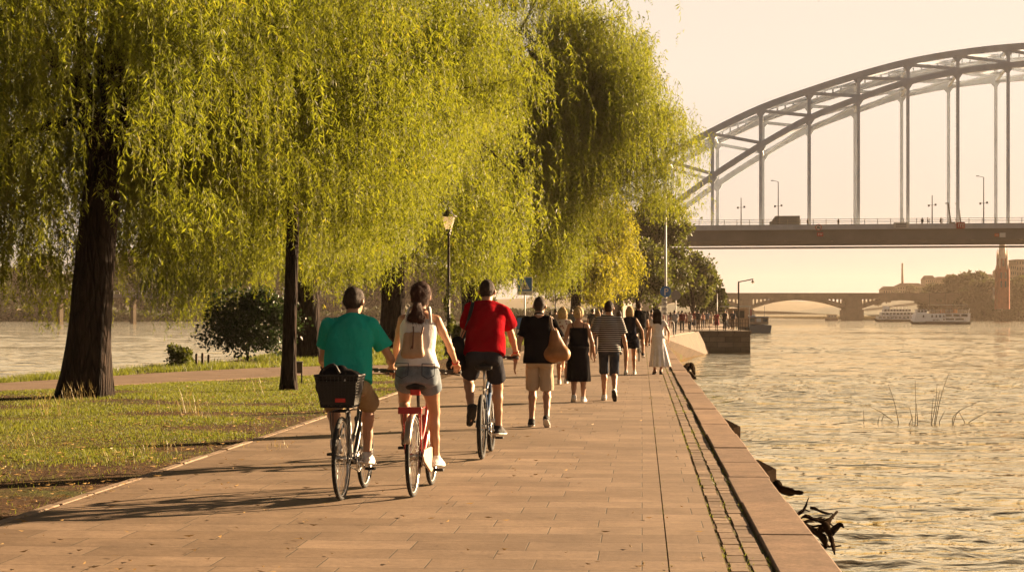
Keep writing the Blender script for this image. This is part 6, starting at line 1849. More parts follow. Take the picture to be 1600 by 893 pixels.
for k, (a_, b_) in enumerate(((-2.6, -1.8), (17.0, 17.8))):
    MB().bar(bp((a_ + b_) / 2, 6, -3), bp((a_ + b_) / 2, 6, W2 + 3), 5.0, 19).build('pier', M_STB_, br)

def on_bridge(px, w):
    """point on the deck at photo column px, w metres behind the near arch"""
    u = (px - CX) / F; b0 = A00 + AN * w; i = (u * b0.y - b0.x) / (AX.x - u * AX.y); return b0 + AX * i
BANG = math.atan2(AX.y, AX.x)
p = on_bridge(1226, 5); vn = thing('van', 'dark grey box van driving left across the steel bridge', 'van', (p.x, p.y, 17.9), BANG)
M_VAN = M('dark_van_paint', (.075, .08, .08), .45, .1, 2, spec=.4)
MB().slab([(-2.95, -1.0, .4), (3.0, -1.0, .4), (3.0, -1.0, 2.55), (-1.75, -1.0, 2.55), (-2.45, -1.0, 1.55), (-2.95, -1.0, 1.35)], (0, 2.0, 0)).build('body', M_VAN, vn, bevel=.08)
for q in (-1, 1): MB().slab([(-2.25, q * 1.012, 1.5), (-1.55, q * 1.012, 1.5), (-1.55, q * 1.012, 2.2), (-1.75, q * 1.012, 2.2)], (0, .01, 0)).build('window', M_GLASSD, vn)
MB().slab([(-2.44, -.85, 1.62), (-2.44, .85, 1.62), (-1.86, .85, 2.45), (-1.86, -.85, 2.45)], (-.03, 0, .02)).build('windscreen', M_GLASSD, vn)
for x in (-1.95, 2.0):
    for q in (-1, 1): MB().ring((x, q * .88, .36), (0, 1, 0), .25, .12, 18, 8).tube([(x, q * .82, .36), (x, q * .96, .36)], .2, 12).build('wheel', M_RUBBER, vn, True)
def mast(label, px, ytop, w, arm):
    p = on_bridge(px, w); h = at(0, ytop, p.y).z - 17.9
    t_ = thing('street_lamp', label, 'street lamp', (p.x, p.y, 17.9), BANG, 'lamp posts on the steel bridge')
    MB().tube([(0, 0, 0), (0, 0, h)], [.13, .08], 6).build('pole', M_IRON, t_)
    if arm: MB().bar((0, 0, h), (-1.0, 0, h + .25), .08, .08).box((-1.15, 0, h + .25), (.5, .22, .14)).build('lamp_head', M_IRON, t_)
    zf = h * (.47 if arm else .68)
    for q in (-1, 1): MB().box((q * .62, 0, zf + (.1 if q > 0 else -.05)), (.34, .3, .36)).bar((0, 0, zf), (q * .6, 0, zf), .06, .06).build('floodlight', M_IRON, t_)
mast('tall lamp post with arm near the van on the bridge', 1216, 284, -1.5, True); mast('shorter lamp post with twin floodlights left of the van', 1158, 309, -1.5, False)
mast('lamp post with twin floodlights beside the white bridge board', 1456.5, 305, -1.5, False); mast('rightmost tall lamp post with arm on the bridge', 1537, 277, -1.5, True)
for k, (px, yt, dx, lb) in enumerate(((1487, 317, -6, 'slanted lifting boom left of the red bridge board'), (1502, 317, -5, 'slanted lifting boom above the red bridge board'))):
    p = on_bridge(px, 3); h = at(0, yt, p.y).z - 17.9
    o = MB().bar((0, 0, 0), (dx * .12, 0, h), .22, .22).bar((dx * .12, 0, h), (dx * .12 - .5, 0, h - .1), .3, .2).box((.1, 0, .5), (1.0, .8, 1.0)).build('lifting_boom', M_IRON, None, False, (p.x, p.y, 17.9)); props(o, lb, 'crane', 'lifting booms on the steel bridge')
def bsign(label, px, py, wpx, hpx, mat, mark=None, rnd=False):
    p = on_bridge(px, -3.0); s_ = p.y / F; c = at(px, py, p.y)
    t_ = thing('sign', label, 'sign', (c.x, p.y, c.z), BANG, 'signs hung on the bridge parapet')
    w_, h_ = wpx * s_, hpx * s_
    (disc((0, 0, 0), w_ / 2, .06) if rnd else MB().box((0, -.03, 0), (w_, .06, h_))).build('board', mat, t_)
    if mark: mark(t_, w_, h_)
def ring_mark(t_, w_, h_):
    MB().ring((0, -.08, 0), (0, 1, 0), w_ * .43, w_ * .06, 24, 6).build('red_ring', M_SIGNR, t_); MB().bar((-w_ * .25, -.08, -w_ * .1), (w_ * .25, -.08, -w_ * .1), .05, .14).bar((-w_ * .2, -.08, w_ * .12), (w_ * .22, -.08, -w_ * .2), .05, .12).bar((-w_ * .2, -.08, w_ * .1), (w_ * .2, -.08, w_ * .22), .05, .14).build('black_symbol', M_SIGNK, t_)
def bars_mark(mat, n, wf):
    def f(t_, w_, h_):
        for k in range(n): MB().box((0, -.07, h_ * (.28 - .5 * k / max(1, n - 1)) if n > 1 else 0), (w_ * wf, .03, h_ * .12)).build('line_of_text', mat, t_)
    return f
def digits(t_, w_, h_):
    for q in (-1, 0, 1):
        MB().box((q * w_ * .25, -.075, 0), (w_ * .06, .03, h_ * .5)).box((q * w_ * .25 + w_ * .06, -.07, h_ * .2), (w_ * .1, .03, h_ * .12)).build('figure', M_SIGNW, t_)
bsign('round white sign with red ring and black symbol on the bridge', 1279, 355, 10.5, 10.5, M_SIGNW, ring_mark, True); bsign('small red plate under the round sign on the bridge', 1281.5, 366, 9.5, 6, M_SIGNR, digits)
bsign('wide white information board on the bridge parapet', 1408, 352, 23, 9, M_SIGNW, bars_mark(M_SIGNG, 3, .7)); bsign('red board with pale lettering on the bridge parapet', 1501, 352, 13, 10, M_SIGNR, digits)
bsign('small orange lights panel on the bridge girder', 1557.5, 367, 7, 4.5, M_SIGNO, bars_mark(M_SIGNW, 1, .5)); bsign('small white panel beside the orange one on the bridge girder', 1566.5, 367, 9, 7, M_SIGNW, digits)

# ================================================================== FAR BANKS
M_HILL = M('wooded_hill', (.035, .042, .018), .95, .35, .03); M_SHORE = M('far_shore', (.05, .05, .022), .95, .3, .05)
def terrain(name, xs, prof, mat):
    """prof: list of (Y, function of x -> z)"""
    V = []; Q = []
    for x in xs:
        for Yv, f in prof: V.append((x, Yv + 8 * math.sin(x * .021), f(x)))
    m = len(prof)
    for i in range(len(xs) - 1):
        for k in range(m - 1): Q.append((i * m + k, (i + 1) * m + k, (i + 1) * m + k + 1, i * m + k + 1))
    o = MB().add(V, Q).build(name, mat, None, True); props(o, kind='structure')
rh = lambda x: 3 + 27 * np.interp(x, [230, 330, 420, 620, 1000], [0, .45, .75, 1, 1.05])
terrain('right_bank_hill', [165 + 12 * k for k in range(90)], [(815, lambda x: -3), (832, lambda x: -.4), (860, lambda x: .6), (960, lambda x: rh(x) * .3), (1120, lambda x: rh(x) * .72), (1300, lambda x: rh(x) * 1.0), (1500, lambda x: rh(x) * .9), (1800, lambda x: 0)], M_HILL)
terrain('left_bank', [-900 + 30 * k for k in range(34)], [(735, lambda x: -3), (748, lambda x: -.4), (780, lambda x: .8), (1000, lambda x: 4 + 2 * math.sin(x * .02)), (1300, lambda x: 2)], M_SHORE)
terrain('far_hills', [-1600 + 60 * k for k in range(62)], [(2360, lambda x: -3), (2400, lambda x: .5), (2550, lambda x: 16 + 5 * math.sin(x * .013) + 3 * math.sin(x * .041)), (2700, lambda x: 22 + 5 * math.sin(x * .009)), (2900, lambda x: 2)], M_HILL)

# far trees: three grown, then copied
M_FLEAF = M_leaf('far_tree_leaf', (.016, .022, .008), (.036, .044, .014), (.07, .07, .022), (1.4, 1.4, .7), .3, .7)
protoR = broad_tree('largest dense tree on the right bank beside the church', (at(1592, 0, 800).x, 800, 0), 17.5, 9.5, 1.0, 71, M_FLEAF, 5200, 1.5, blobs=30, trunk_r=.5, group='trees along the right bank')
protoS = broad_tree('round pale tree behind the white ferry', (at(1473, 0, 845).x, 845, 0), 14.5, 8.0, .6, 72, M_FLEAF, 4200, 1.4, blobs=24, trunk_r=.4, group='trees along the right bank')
cmap = {}
for c in bpy.data.objects:
    if c.parent is not None: cmap.setdefault(c.parent.name, []).append(c)
def dup(o, loc, sc, rz, label, group):
    c = copy_tree(o, None, cmap); c.location = loc; c.scale = (sc, sc, sc * 1.0); c.rotation_euler = (0, 0, rz); c['label'] = label; c['group'] = group; return c
RB = [(1570, 812, .78, 'dark tree directly below the church tower'), (1538, 806, .92, 'broad dark tree left of the church tower'), (1512, 820, .84, 'rounded tree right of the white ferry'), (1498, 850, .95, 'taller tree behind the stern of the white ferry'),
      (1447, 856, .62, 'small tree at the end of the stone bridge'), (1524, 846, 1.05, 'high-crowned tree behind the right bank row'), (1553, 838, 1.0, 'leafy tree behind the church forecourt'), (1606, 790, .85, 'low tree at the right end of the far bank'),
      (1580, 790, .42, 'lowest shrub-like tree at the waterline under the church'), (1548, 795, .40, 'waterline bush right of the ferry stern'), (1525, 800, .45, 'waterline bush nearest the ferry'), (1462, 900, .75, 'hazy tree above the ferry mast')]
r_ = random.Random(6)
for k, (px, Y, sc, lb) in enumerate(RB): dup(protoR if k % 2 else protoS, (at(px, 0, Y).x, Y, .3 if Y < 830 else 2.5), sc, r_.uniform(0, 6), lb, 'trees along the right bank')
for k, (px, Y, sc, zz, lb) in enumerate(((1352, 1240, .55, 13, 'leftmost ridge tree above the stone bridge'), (1366, 1260, .7, 15, 'second ridge tree on the hazy hill'), (1388, 1250, .75, 17, 'ridge tree by the thin chimney'), (1404, 1280, .65, 18, 'ridge tree right of the thin chimney'), (1340, 1235, .5, 11, 'faint tree at the foot of the hazy hill'),
      (1422, 1300, .7, 21, 'ridge tree before the pale houses'), (1450, 1330, .8, 25, 'ridge tree on the shoulder of the hill'), (1490, 1330, .75, 27, 'ridge tree behind the row of houses'), (1520, 1330, .8, 28, 'ridge tree left of the church spire'), (1545, 1340, .8, 28, 'ridge tree touching the church spire'))):
    dup(protoS if k % 2 else protoR, (at(px, 0, Y).x, Y - 70, zz - 5.5), sc * .62, r_.uniform(0, 6), lb, 'trees on the hazy ridge')
LBT = [(-20, .95, 'far-bank tree at the left picture border'), (22, .8, 'far-bank tree left of the leaning trunk'), (60, 1.0, 'far-bank tree just left of the leaning trunk'), (100, .85, 'far-bank tree half behind the leaning trunk'), (190, 1.05, 'far-bank tree just right of the leaning trunk'), (235, .7, 'far-bank tree above the small water bush'),
       (290, .9, 'far-bank tree left of the dark shrub'), (345, 1.0, 'far-bank tree behind the dark shrub'), (410, .95, 'far-bank tree left of the slim trunk'), (520, 1.0, 'far-bank tree right of the thick trunk'), (575, .9, 'far-bank tree behind the teal cyclist'), (650, 1.0, 'far-bank tree behind the ponytail'), (690, .95, 'far-bank tree behind the nearest lantern'), (735, .95, 'far-bank tree behind the black shoulder bag')]
for k, (px, sc, lb) in enumerate(LBT): dup(protoR if k % 3 else protoS, (at(px, 0, 800 + 12 * (k % 4)).x, 800 + 12 * (k % 4), .6), sc * 1.55, r_.uniform(0, 6), lb, 'trees on the far left bank')

def undergrowth(label, px0, px1, Y, n, hmax, seed, name='undergrowth'):
    rg = np.random.default_rng(seed); x = rg.uniform((px0 - CX) / F * Y, (px1 - CX) / F * Y, n)
    hh = hmax * (.55 + .45 * np.clip(vnoise(x * .12, x * 0, seed), -1, 1)); z = -1.9 + rg.random(n) ** .8 * (hh + 1.9); y = Y + rg.uniform(-2, 14, n) + (z + 1.9) * 1.2
    D = rg.normal(size=(n, 3)); D /= np.linalg.norm(D, axis=1, keepdims=True); L = rg.uniform(.8, 2.0, n)
    o = link(name, leaves_mesh(name, np.stack([x, y, z], 1), D, L, L * .36, M_FLEAF, rg)); props(o, label, 'undergrowth', kind='stuff')
undergrowth('dark undergrowth overhanging the waterline of the right bank', 1478, 1720, 806, 9000, 5.0, 81); undergrowth('dark undergrowth along the far left bank', -260, 1010, 738, 16000, 4.0, 82)
# stone arch bridge
M_STB = M('sooty_bridge_stone', (.20, .155, .115), .85, .2, .3)
YB = 820.0; sb = thing('stone_bridge', 'old stone bridge of low wide arches in the haze', 'bridge', (0, YB, 0), 0)
bx = lambda px: (px - CX) / F * YB
bz = lambda py: CH - (py - HY) / F * YB
DB = 12.0
def yslab(poly, y0, y1): return MB().slab([(x, y0, z) for x, z in poly], (0, y1 - y0, 0))
ztop = bz(460.5); MB().box(((bx(960) + bx(1500)) / 2, DB / 2, ztop - .9), (bx(1500) - bx(960), DB + .6, 1.9)).build('deck', M_STB, sb)
MB().box(((bx(960) + bx(1500)) / 2, -.1, ztop + .45), (bx(1500) - bx(960), .3, .9)).build('parapet', M_STB, sb); MB().box(((bx(960) + bx(1500)) / 2, DB + .1, ztop + .45), (bx(1500) - bx(960), .3, .9)).build('parapet', M_STB, sb)
PIERS = [(1004, 1020), (1160, 1176), (1322, 1347), (1484, 1500)]
for a_, b_ in PIERS: MB().box(((bx(a_) + bx(b_)) / 2, DB / 2, (ztop + WZ) / 2 - 1), (bx(b_) - bx(a_), DB + .2, ztop - WZ - 1.0)).box(((bx(a_) + bx(b_)) / 2, DB / 2, .8), (bx(b_) - bx(a_) + 1.2, DB + 1.6, 4.0)).build('pier', M_STB, sb)
for (a_, b_) in ((1020, 1160), (1176, 1322), (1347, 1484)):
    xa, xb = bx(a_), bx(b_); zs, zc = bz(482), bz(468.5); n = 20; lo = []; hi = []
    for k in range(n + 1):
        u = k / n; v = 2 * u - 1; x = xa + (xb - xa) * u
        lo.append((x, zs + (zc - zs) * (1 - v * v))); hi.append((x, min(ztop - 1.0, zs + 1.5 + (zc - zs + .15) * (1 - v * v))))
    mb = MB()
    for k in range(n): mb.slab([(lo[k][0], 0, lo[k][1]), (lo[k + 1][0], 0, lo[k + 1][1]), (hi[k + 1][0], 0, hi[k + 1][1]), (hi[k][0], 0, hi[k][1])], (0, DB, 0))
    mb.build('arch_ring', M_STB, sb)
    for k in range(11):
        for s_ in (0, 1):
            d = 1.2 + k * 1.75; x = xa + d if s_ == 0 else xb - d; v = 2 * (x - xa) / (xb - xa) - 1; zz = zs + 1.3 + (zc - zs) * (1 - v * v)
            if zz < ztop - 1.9: MB().box((x, .6, (zz + ztop - 1.8) / 2), (.8, .9, ztop - 1.8 - zz)).build('column', M_STB, sb)
M_PIERD = M('dark_pier_stone', (.05, .04, .03), .95, .2, .3, spec=0, IOR=1.0)
# flat bridge over the left channel
YL = 600; gb = thing('girder_bridge', 'low flat bridge with white railing across the left channel', 'bridge', (0, YL, 0), 0)
lx = lambda px: (px - CX) / F * YL
zt = CH + 26 / F * YL
MB().box(((lx(60) + lx(560)) / 2, 3, zt), (lx(560) - lx(60), 7, 1.1)).build('deck', M_GIRD, gb)
rm = MB().box(((lx(60) + lx(560)) / 2, -.4, zt + 1.5), (lx(560) - lx(60), .1, .12))
for k in range(60): rm.box((lx(60) + (lx(560) - lx(60)) * k / 59, -.4, zt + 1.0), (.12, .1, 1.0))
rm.build('railing', M_SIGNW, gb)
for px in (90, 205, 330, 455): MB().box((lx(px), 3, zt / 2 - 1.6), (1.1, 5, zt + 2.2)).build('pier', M_PIERD, gb)
for k, (px, w_, h_) in enumerate(((22, 3, 2.8), (62, 3.5, 3.2), (98, 2.5, 3))):
    o = MB().box((0, 0, h_ / 2 - .5), (w_ * 1.6, 5, h_ + 1)).box((0, 0, h_ + .2), (w_ * 1.75, 5.6, .5)).build('retaining_pillar', M_STB, None, False, (at(px * 1.0, 0, 748).x, 746, 0), bevel=.1)
    props(o, ['pale stone bank pillar at far left', 'pale stone bank pillar below the far trees', 'pale stone bank pillar near the leaning trunk'][k], 'pillar', 'pale stone pillars on the far left bank')

# buildings
def far_building(label, px0, px1, py_top, Y, zbase, mat, roofmat, cols, rows, group=None, depth=14, hip=True, name='house'):
    x0, x1 = (px0 - CX) / F * Y, (px1 - CX) / F * Y; zt_ = CH - (py_top - HY) / F * Y; w_ = x1 - x0
    t_ = thing(name, label, 'building', ((x0 + x1) / 2, Y, zbase), 0, group)
    h_ = zt_ - zbase; rh_ = min(3.0, h_ * .25) if hip else .5
    MB().box((0, depth / 2, (h_ - rh_) / 2), (w_, depth, h_ - rh_)).build('wall', mat, t_)
    MB().box((0, depth / 2, h_ - rh_ / 2), (w_ + .8, depth + .8, rh_), taper=.55 if hip else 1.0).build('roof', roofmat, t_)
    for i in range(cols):
        for j in range(rows):
            MB().box((-w_ / 2 + w_ * (i + .5) / cols, -.03, (h_ - rh_) * (j + .55) / rows), (w_ / cols * .45, .12, (h_ - rh_) / rows * .5)).build('window', M_GLASSD, t_)
    return t_
M_STUC = M('cream_stucco', (.42, .33, .23), .85, .12, .2); M_STUC2 = M('pink_stucco', (.38, .27, .20), .85, .12, .2); M_ROOF = M('old_tile_roof', (.16, .11, .085), .85, .2, .3)
HGRP = 'houses in a row on the hazy hill'
far_building('low hazy house beside the thin chimney', 1380, 1402, 447, 1230, 10, M_STUC2, M_ROOF, 6, 2, HGRP); far_building('long hazy house with even window rows left of the tall corner house', 1402, 1446, 442, 1240, 12, M_STUC, M_ROOF, 11, 3, HGRP)
far_building('tall corner house with dark roof turret on the hill', 1446, 1462, 430, 1240, 15, M_STUC2, M_ROOF, 5, 4, HGRP); far_building('wide pale house block right of the corner house', 1462, 1492, 432, 1260, 16, M_STUC, M_ROOF, 9, 4, HGRP)
far_building('flat pale house block above the ferry trees', 1492, 1525, 430, 1270, 18, M_STUC2, M_ROOF, 9, 3, HGRP); far_building('rightmost hill house touching the church', 1525, 1556, 428, 1280, 18, M_STUC, M_ROOF, 9, 3, HGRP)
far_building('modern stepped apartment block right of the church', 1576, 1588, 412, 880, 8, M_STUC, M_ROOF, 4, 6, 'apartment blocks right of the church', hip=False, name='apartment_block'); far_building('tallest apartment block at the right border', 1588, 1625, 405, 890, 8, M_STUC, M_ROOF, 9, 7, 'apartment blocks right of the church', hip=False, name='apartment_block')
far_building('white low building at the foot of the church', 1551, 1574, 447, 800, 2, M_SIGNW, M_ROOF, 6, 2, hip=False)
tw = far_building('pale distant tower block left above the stone bridge', 1103, 1125, 436, 1250, 0, M_STUC2, M_STUC2, 5, 9, hip=False, depth=18, name='tower_block')
MB().box((-1.5, 8, at(0, 432, 1250).z), (6, 8, 4.5)).build('plant_room', M_STUC2, tw)
o = MB().lathe([(.9, 0), (.6, 20)], n=10).build('chimney', M_STUC2, None, True, (at(1410, 0, 1250).x, 1250, at(0, 445, 1250).z)); o.scale = (1, 1, .75); props(o, 'thin lone chimney stack on the hazy hill', 'chimney')
M_BRICKC = M('red_church_brick', (.34, .10, .06), .85, .25, .6); M_BRICKP = M('pale_church_stone', (.80, .68, .56), .85, .15, .5)
Y = 765; ch = thing('church', 'red brick church tower with pointed pinnacled spire', 'church', (at(1566, 0, Y).x, Y, 3), 0)
zc = lambda py: CH - (py - HY) / F * Y - 3
MB().box((0, 0, zc(420) / 2), (3.7, 3.7, zc(420))).build('tower', M_BRICKC, ch)
MB().box((0, 0, (zc(420) + zc(404)) / 2), (3.4, 3.4, zc(404) - zc(420))).build('belfry', M_BRICKC, ch)
MB().lathe([(1.9, zc(404)), (1.3, zc(385)), (.9, zc(365)), (.1, zc(352))], n=8).build('spire', M_BRICKP, ch)
for qx in (-1, 1):
    for qy in (-1, 1):
        MB().lathe([(.62, 0), (.62, zc(424)), (.05, zc(414))], (qx * 2.0, qy * 2.0, 0), 6).build('buttress', M_BRICKC, ch); MB().lathe([(.42, zc(420)), (.42, zc(398)), (.04, zc(388))], (qx * 1.6, qy * 1.6, 0), 6).build('pinnacle', M_BRICKP, ch)
for py in (444, 430):
    for q in (-1, 1): MB().box((q * .9, -1.87, zc(py)), (.7, .1, 2.6)).build('lancet_window', M_GLASSD, ch)
MB().box((0, -1.73, zc(411)), (.9, .1, 2.8)).build('louvre', M_GLASSD, ch)

# ferries
M_BOATD = M('dark_boot_paint', (.06, .045, .035), .6, .2, 2); M_ORANGE = M('orange_deck_canvas', (.42, .20, .07), .8, .15, 2)
def ferry(label, px0, px1, pyb, Y, loc_z=WZ):
    L_ = (px1 - px0) / F * Y
    return thing('ferry', label, 'boat', (((px0 + px1) / 2 - CX) / F * Y, Y, WZ), 0, 'white passenger ferries on the river'), L_
fy, L_ = ferry('white two-deck passenger ferry with canopy near the right bank', 1424, 1514, 505, 552)
B_ = 5.0
hull(L_, B_, -.4, .55, .22).build('hull', M_BOATD, fy)
md_ = MB().slab([(-L_ / 2 + .2, -B_ / 2 + .1, .5), (L_ / 2 - .3, -B_ / 2 + .1, .5), (L_ / 2 - .1, -B_ / 2 + .1, 3.1), (-.5, -B_ / 2 + .1, 3.1), (-L_ / 2 + .9, -B_ / 2 + .1, 2.9)], (0, B_ - .2, 0)).build('main_deck', M_BWHITE, fy)
for k in range(3): MB().box((2.0 + k * 2.35, -B_ / 2 + .07, 2.45), (1.95, .08, .8)).build('window', M_GLASSD, md_)
for k in range(2): MB().box((2.4 + k * 2.9, -B_ / 2 + .07, 1.35), (2.6, .08, .55)).build('window', M_GLASSD, md_)
for x in (-5.6, -3.0, -1.7, -.6, .55): MB().box((x, -B_ / 2 + .07, 2.2), (.42, .08, .75)).build('window', M_GLASSD, md_)
for x in (.55,): MB().box((x, -B_ / 2 + .07, 1.25), (.5, .08, .5)).build('window', M_GLASSD, md_)
nm_ = MB()
for k in range(5): nm_.box((-2.6 + k * .42, -B_ / 2 + .07, 1.05), (.22, .06, .42))
nm_.build('hull_lettering', M_SIGNK, md_)
wh_ = MB().box((-L_ / 2 + 2.9, 0, 3.55), (3.2, 3.4, 1.25), taper=.92).build('wheelhouse', M_BWHITE, fy, bevel=.05)
for x in (-1.0, 0, 1.0): MB().box((-L_ / 2 + 2.9 + x, -1.72, 3.72), (.75, .08, .6)).build('window', M_GLASSD, wh_)
MB().box((-L_ / 2 + 2.9, 0, 4.24), (3.5, 3.7, .12)).build('roof', M_AW, wh_)
MB().box((.5, 0, 3.16), (L_ - 8.0, B_ - .6, .08)).build('upper_deck', M_ORANGE, fy)
rl_ = MB()
for k in range(18): rl_.box((-3.6 + k * .69, -B_ / 2 + .3, 3.65), (.05, .05, .95))
for z in (3.75, 4.1): rl_.box((2.2, -B_ / 2 + .3, z), (12.2, .05, .05))
rl_.build('railing', M_BWHITE, fy)
MB().box((2.2, 0, 5.65), (10.6, B_ + .2, .14)).build('canopy', M_AW, fy)
for x in (-2.6, 0, 2.6, 5.2, 7.2):
    for q in (-1, 1): MB().tube([(x, q * 2.1, 3.2), (x, q * 2.1, 5.6)], .06, 6).build('canopy_post', M_SIGNG, fy)
for k, x in enumerate((.6, 2.6, 4.4, 6.0)): MB().box((x, -.6 + .5 * (k % 2), 3.75), (1.1, 1.6, 1.0)).build('bench', M_ORANGE if k % 2 == 0 else M_BOATD, fy)
MB().tube([(-3.2, 0, 3.2), (-3.2, 0, 10.2)], [.12, .06], 6).bar((-3.9, 0, 8.2), (-2.5, 0, 8.2), .06, .06).build('mast', M_BOATD, fy); MB().tube([(1.7, 0, 5.7), (1.7, 0, 10.0)], [.07, .04], 6).build('mast', M_BOATD, fy)
MB().tube([(L_ / 2 - .2, 0, 3.1), (L_ / 2 + .2, 0, 4.6)], .05, 6).build('flag_staff', M_BWHITE, fy)
fy2, L2_ = ferry('hazier white three-deck ferry moored left of the canopy ferry', 1368, 1426, 500, 690)
hull(L2_, 5.2, -.4, .7, .25).build('hull', M_BOATD, fy2)
for j, (a_, b_, z0_, z1_) in enumerate(((-.46, .5, .7, 2.0), (-.36, .5, 2.15, 3.4), (-.30, .42, 3.55, 4.6))):
    d_ = MB().box(((a_ + b_) / 2 * L2_, 0, (z0_ + z1_) / 2), ((b_ - a_) * L2_, 4.8 - j * .3, z1_ - z0_)).build('deck_house', M_BWHITE, fy2)
    for k in range(9): MB().box((a_ * L2_ + (b_ - a_) * L2_ * (k + .5) / 9, -2.42 + j * .15, (z0_ + z1_) / 2 + .1), ((b_ - a_) * L2_ / 9 * .7, .08, .62)).build('window', M_GLASSD, d_)
MB().box((.14 * L2_, 0, 5.6), (.35 * L2_, 4.4, .12)).build('canopy', M_BWHITE, fy2)
for k in range(4): MB().tube([(.0 * L2_ + k * 1.4, -1.9, 4.6), (.0 * L2_ + k * 1.4, -1.9, 5.6)], .06, 5).build('canopy_post', M_BWHITE, fy2)
MB().box((-.22 * L2_, 0, 5.2), (2.2, 2.4, 1.2)).build('wheelhouse', M_BWHITE, fy2)
fy3 = thing('small_boat', 'small hazy cabin boat under the stone bridge arch', 'boat', (at(1299, 0, 770).x, 770, WZ), 0)
hull(5.4, 2.6, -.3, .9, .3).build('hull', M_STUC2, fy3); cbn = MB().box((.2, 0, 1.6), (3.8, 2.2, 1.4)).build('cabin', M_STUC, fy3); MB().box((.2, 0, 2.4), (4.6, 2.6, .14)).build('roof', M_STUC2, fy3)
for k in range(3): MB().box((-1.0 + k * 1.2, -1.12, 1.75), (.8, .06, .6)).build('window', M_GLASSD, cbn)
bd = MB().slab([(-.5, 0, .12), (-.2, .05, .03), (0, .06, 0), (.2, .05, .03), (.5, 0, .14), (.2, -.06, .05), (0, -.14, .02), (-.2, -.06, .05)], (0, 0, -.03)).build('bird', M_SIGNK, None, False, at(1279, 2, 600)); props(bd, 'tiny dark bird gliding at the top of the sky', 'bird')

# ================================================================== FAR CROWD
MC = M_objcol('far_cloth'); MH = M_objcol('far_hair', .6); MS = SK
def proto(fig, fem, dress):
    pr = {'person': fig.body(.024, MS, hands=False), 'hair': fig.hair(.02, MH, 'bob' if fem else 'short', 3, off=.014)}
    pr['shirt'] = fig.top(.022, MC, hem=.0 if not dress else .2, sleeve=.55, loose=.022, folds=.004)
    if dress: pr['skirt'] = fig.skirt(.022, MC, .36, .42, (.24, .22))
    else: pr['trousers'] = fig.pants(.022, MC, 1.85, .092, .072, off=.012)
    pr['shoes'] = [fig.shoe(q, .016, M_SHB, M_SOLEB, None) for q in (-1, 1)]
    return pr
def proto_objs(fig, fem, dress):
    pr = proto(fig, fem, dress); sh = pr.pop('shoes'); return pr, sh
PR = [proto_objs(Fig(1.76, False, ankL=(-.09, .16, .09), ankR=(.09, -.2, .12)), False, False), proto_objs(Fig(1.78, False, ankL=(-.10, .0, .085), ankR=(.10, .02, .085)), False, False),
      proto_objs(Fig(1.66, True, ankL=(-.08, .12, .085), ankR=(.08, -.14, .10)), True, False), proto_objs(Fig(1.67, True, ankL=(-.08, .02, .085), ankR=(.08, -.02, .085)), True, True)]
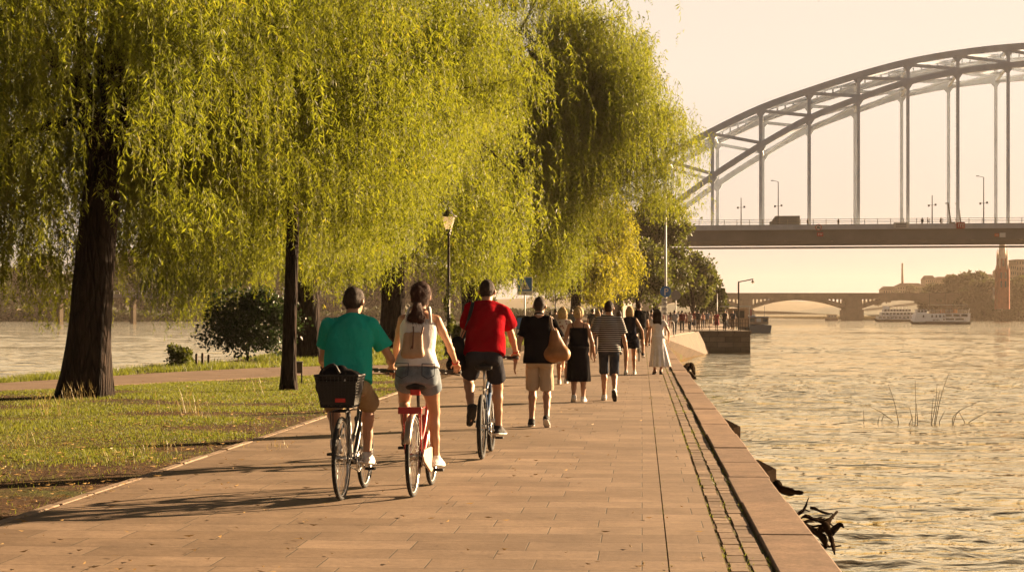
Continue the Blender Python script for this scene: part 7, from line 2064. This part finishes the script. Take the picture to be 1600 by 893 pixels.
CROWD = [  # px, Y, prototype, top, bottom, hair, turn, label
 (1120, 158, 3, (.28, .02, .03), (.26, .02, .03), (.02, .015, .01), 20, 'figure in a crimson coat at the dock railing'),
 (1132, 156, 1, (.02, .02, .022), (.03, .028, .028), (.02, .015, .01), -30, 'figure dressed all in black at the dock railing'),
 (1145, 168, 1, (.05, .05, .07), (.16, .10, .06), (.03, .02, .012), 170, 'figure in dark blue top behind the dock railing'),
 (1136, 176, 0, (.30, .26, .2), (.06, .06, .07), (.03, .02, .012), 80, 'figure in a beige jacket by the kiosk'),
 (1054, 128, 0, (.34, .34, .34), (.06, .06, .065), (.05, .03, .02), -10, 'walker in grey shirt and dark shorts right of the white pole'),
 (1066, 142, 0, (.16, .03, .03), (.04, .04, .045), (.03, .02, .012), 5, 'walker in dark red shirt and black trousers on the quay'),
 (1078, 146, 2, (.55, .5, .46), (.05, .05, .06), (.10, .03, .02), 160, 'walker with auburn hair, white top and dark trousers on the quay'),
 (1091, 158, 1, (.05, .045, .045), (.22, .14, .10), (.03, .02, .012), 0, 'walker in black top and brown trousers near the dock corner'),
 (1098, 176, 2, (.45, .22, .16), (.10, .10, .13), (.05, .03, .02), 190, 'walker in salmon blouse behind the dock corner'),
 (1105, 182, 0, (.12, .14, .18), (.35, .28, .2), (.04, .025, .015), 10, 'walker in slate shirt and beige trousers on the plaza'),
 (1111, 190, 3, (.5, .42, .32), (.5, .42, .32), (.2, .13, .06), 0, 'walker in a long cream dress on the plaza'),
 (1085, 192, 1, (.18, .03, .04), (.12, .12, .14), (.03, .02, .012), 180, 'walker in maroon shirt and grey trousers on the plaza'),
 (1072, 200, 3, (.32, .12, .12), (.32, .12, .12), (.04, .025, .015), 170, 'walker in a rose dress on the plaza'),
 (1061, 205, 0, (.5, .46, .42), (.10, .09, .08), (.03, .02, .012), 0, 'walker in white shirt and brown trousers on the plaza'),
 (1048, 178, 2, (.05, .05, .06), (.3, .22, .16), (.05, .03, .02), 0, 'walker in black blouse and tan trousers behind the pole'),
 (1116, 214, 2, (.3, .2, .1), (.05, .05, .06), (.04, .025, .015), 90, 'walker in ochre top behind the crimson coat'),
 (1101, 232, 1, (.08, .1, .08), (.06, .06, .06), (.03, .02, .012), 0, 'walker in dark green jacket far behind the dock'),
 (1090, 238, 0, (.5, .4, .36), (.2, .2, .24), (.03, .02, .012), 180, 'walker in pale pink shirt far behind the dock'),
 (1030, 96, 1, (.26, .1, .08), (.10, .09, .09), (.03, .02, .012), 0, 'walker in brick red top hidden right of the white dress'),
 (1012, 84, 2, (.5, .36, .3), (.3, .2, .16), (.06, .035, .02), 0, 'walker in peach top just left of the white dress'),
 (1018, 108, 0, (.32, .2, .16), (.09, .09, .1), (.03, .02, .012), 0, 'walker in tan shirt beyond the far cyclist'),
 (1006, 124, 2, (.36, .06, .05), (.12, .1, .1), (.05, .03, .02), 0, 'walker in scarlet top beyond the far cyclist'),
 (967, 66, 2, (.10, .09, .1), (.14, .12, .11), (.05, .03, .02), 0, 'walker in charcoal top just right of the striped shirt'),
 (934, 62, 2, (.42, .35, .28), (.15, .13, .12), (.30, .2, .1), 0, 'fair-haired walker in sand top left of the striped shirt'),
 (926, 92, 1, (.06, .06, .07), (.10, .09, .09), (.03, .02, .012), 0, 'walker in black shirt deep between the camisole and stripes'),
 (940, 110, 0, (.4, .36, .32), (.1, .1, .12), (.03, .02, .012), 0, 'walker in oatmeal shirt deep behind the striped man'),
 (893, 96, 1, (.1, .11, .13), (.08, .08, .08), (.03, .02, .012), 0, 'walker in navy shirt beyond the floral dress'),
 (868, 88, 0, (.3, .22, .18), (.08, .08, .08), (.03, .02, .012), 0, 'walker in clay shirt left of the floral dress'),
 (860, 120, 2, (.46, .42, .38), (.12, .12, .13), (.05, .03, .02), 0, 'walker in off-white top far left of the floral dress'),
 (1041, 150, 3, (.14, .05, .10), (.14, .05, .10), (.05, .03, .02), 0, 'walker in a plum dress behind the white pole'),
 (997, 150, 1, (.2, .18, .16), (.07, .07, .07), (.03, .02, .012), 0, 'walker in taupe shirt far down the promenade'),
 (1024, 160, 2, (.5, .48, .44), (.5, .48, .44), (.04, .025, .015), 0, 'walker all in pale linen far down the promenade'),
]
used = set()
for px, Y, k, top_c, bot_c, hair_c, turn, lb in CROWD:
    pr, sh = PR[k]
    o = link('person', pr['person'], None, (at(px, 0, Y).x, Y, .03 if (Y < 166 and px > 1092) else 0)); o.rotation_euler = (0, 0, RZW + R(turn)); props(o, lb, 'person', 'people in the distant crowd')
    for nm in pr:
        if nm == 'person': continue
        c = link(nm, pr[nm], o); c.color = (*{'hair': hair_c, 'shirt': top_c, 'skirt': bot_c, 'trousers': bot_c}[nm], 1)
    for s_ in sh:
        if k not in used: s_.parent = o; continue
        c = s_.copy(); COL.objects.link(c); c.parent = o
        for g in bpy.data.objects:
            if g.parent == s_: d = g.copy(); COL.objects.link(d); d.parent = c
    used.add(k)
for k, (px, lb) in enumerate(((1441, 'tiny figure leaning on the bridge railing left of the lamp'), (1450, 'tiny figure bending at the bridge railing beside the lamp'), (1310, 'tiny dark figure walking on the bridge right of the round sign'), (1262, 'tiny figure just right of the van on the bridge'), (1470, 'tiny figure in front of the bridge hanger'))):
    p = on_bridge(px, -1.7); pr, sh = PR[k % 3]
    o = link('person', pr['person'], None, (p.x, p.y, 17.9)); o.rotation_euler = (0, 0, 1.3 * k); props(o, lb, 'person', 'people on the steel bridge')
    for nm in ('hair', 'shirt', 'trousers'):
        c = link(nm, pr[nm], o); c.color = (.03, .03, .03, 1)
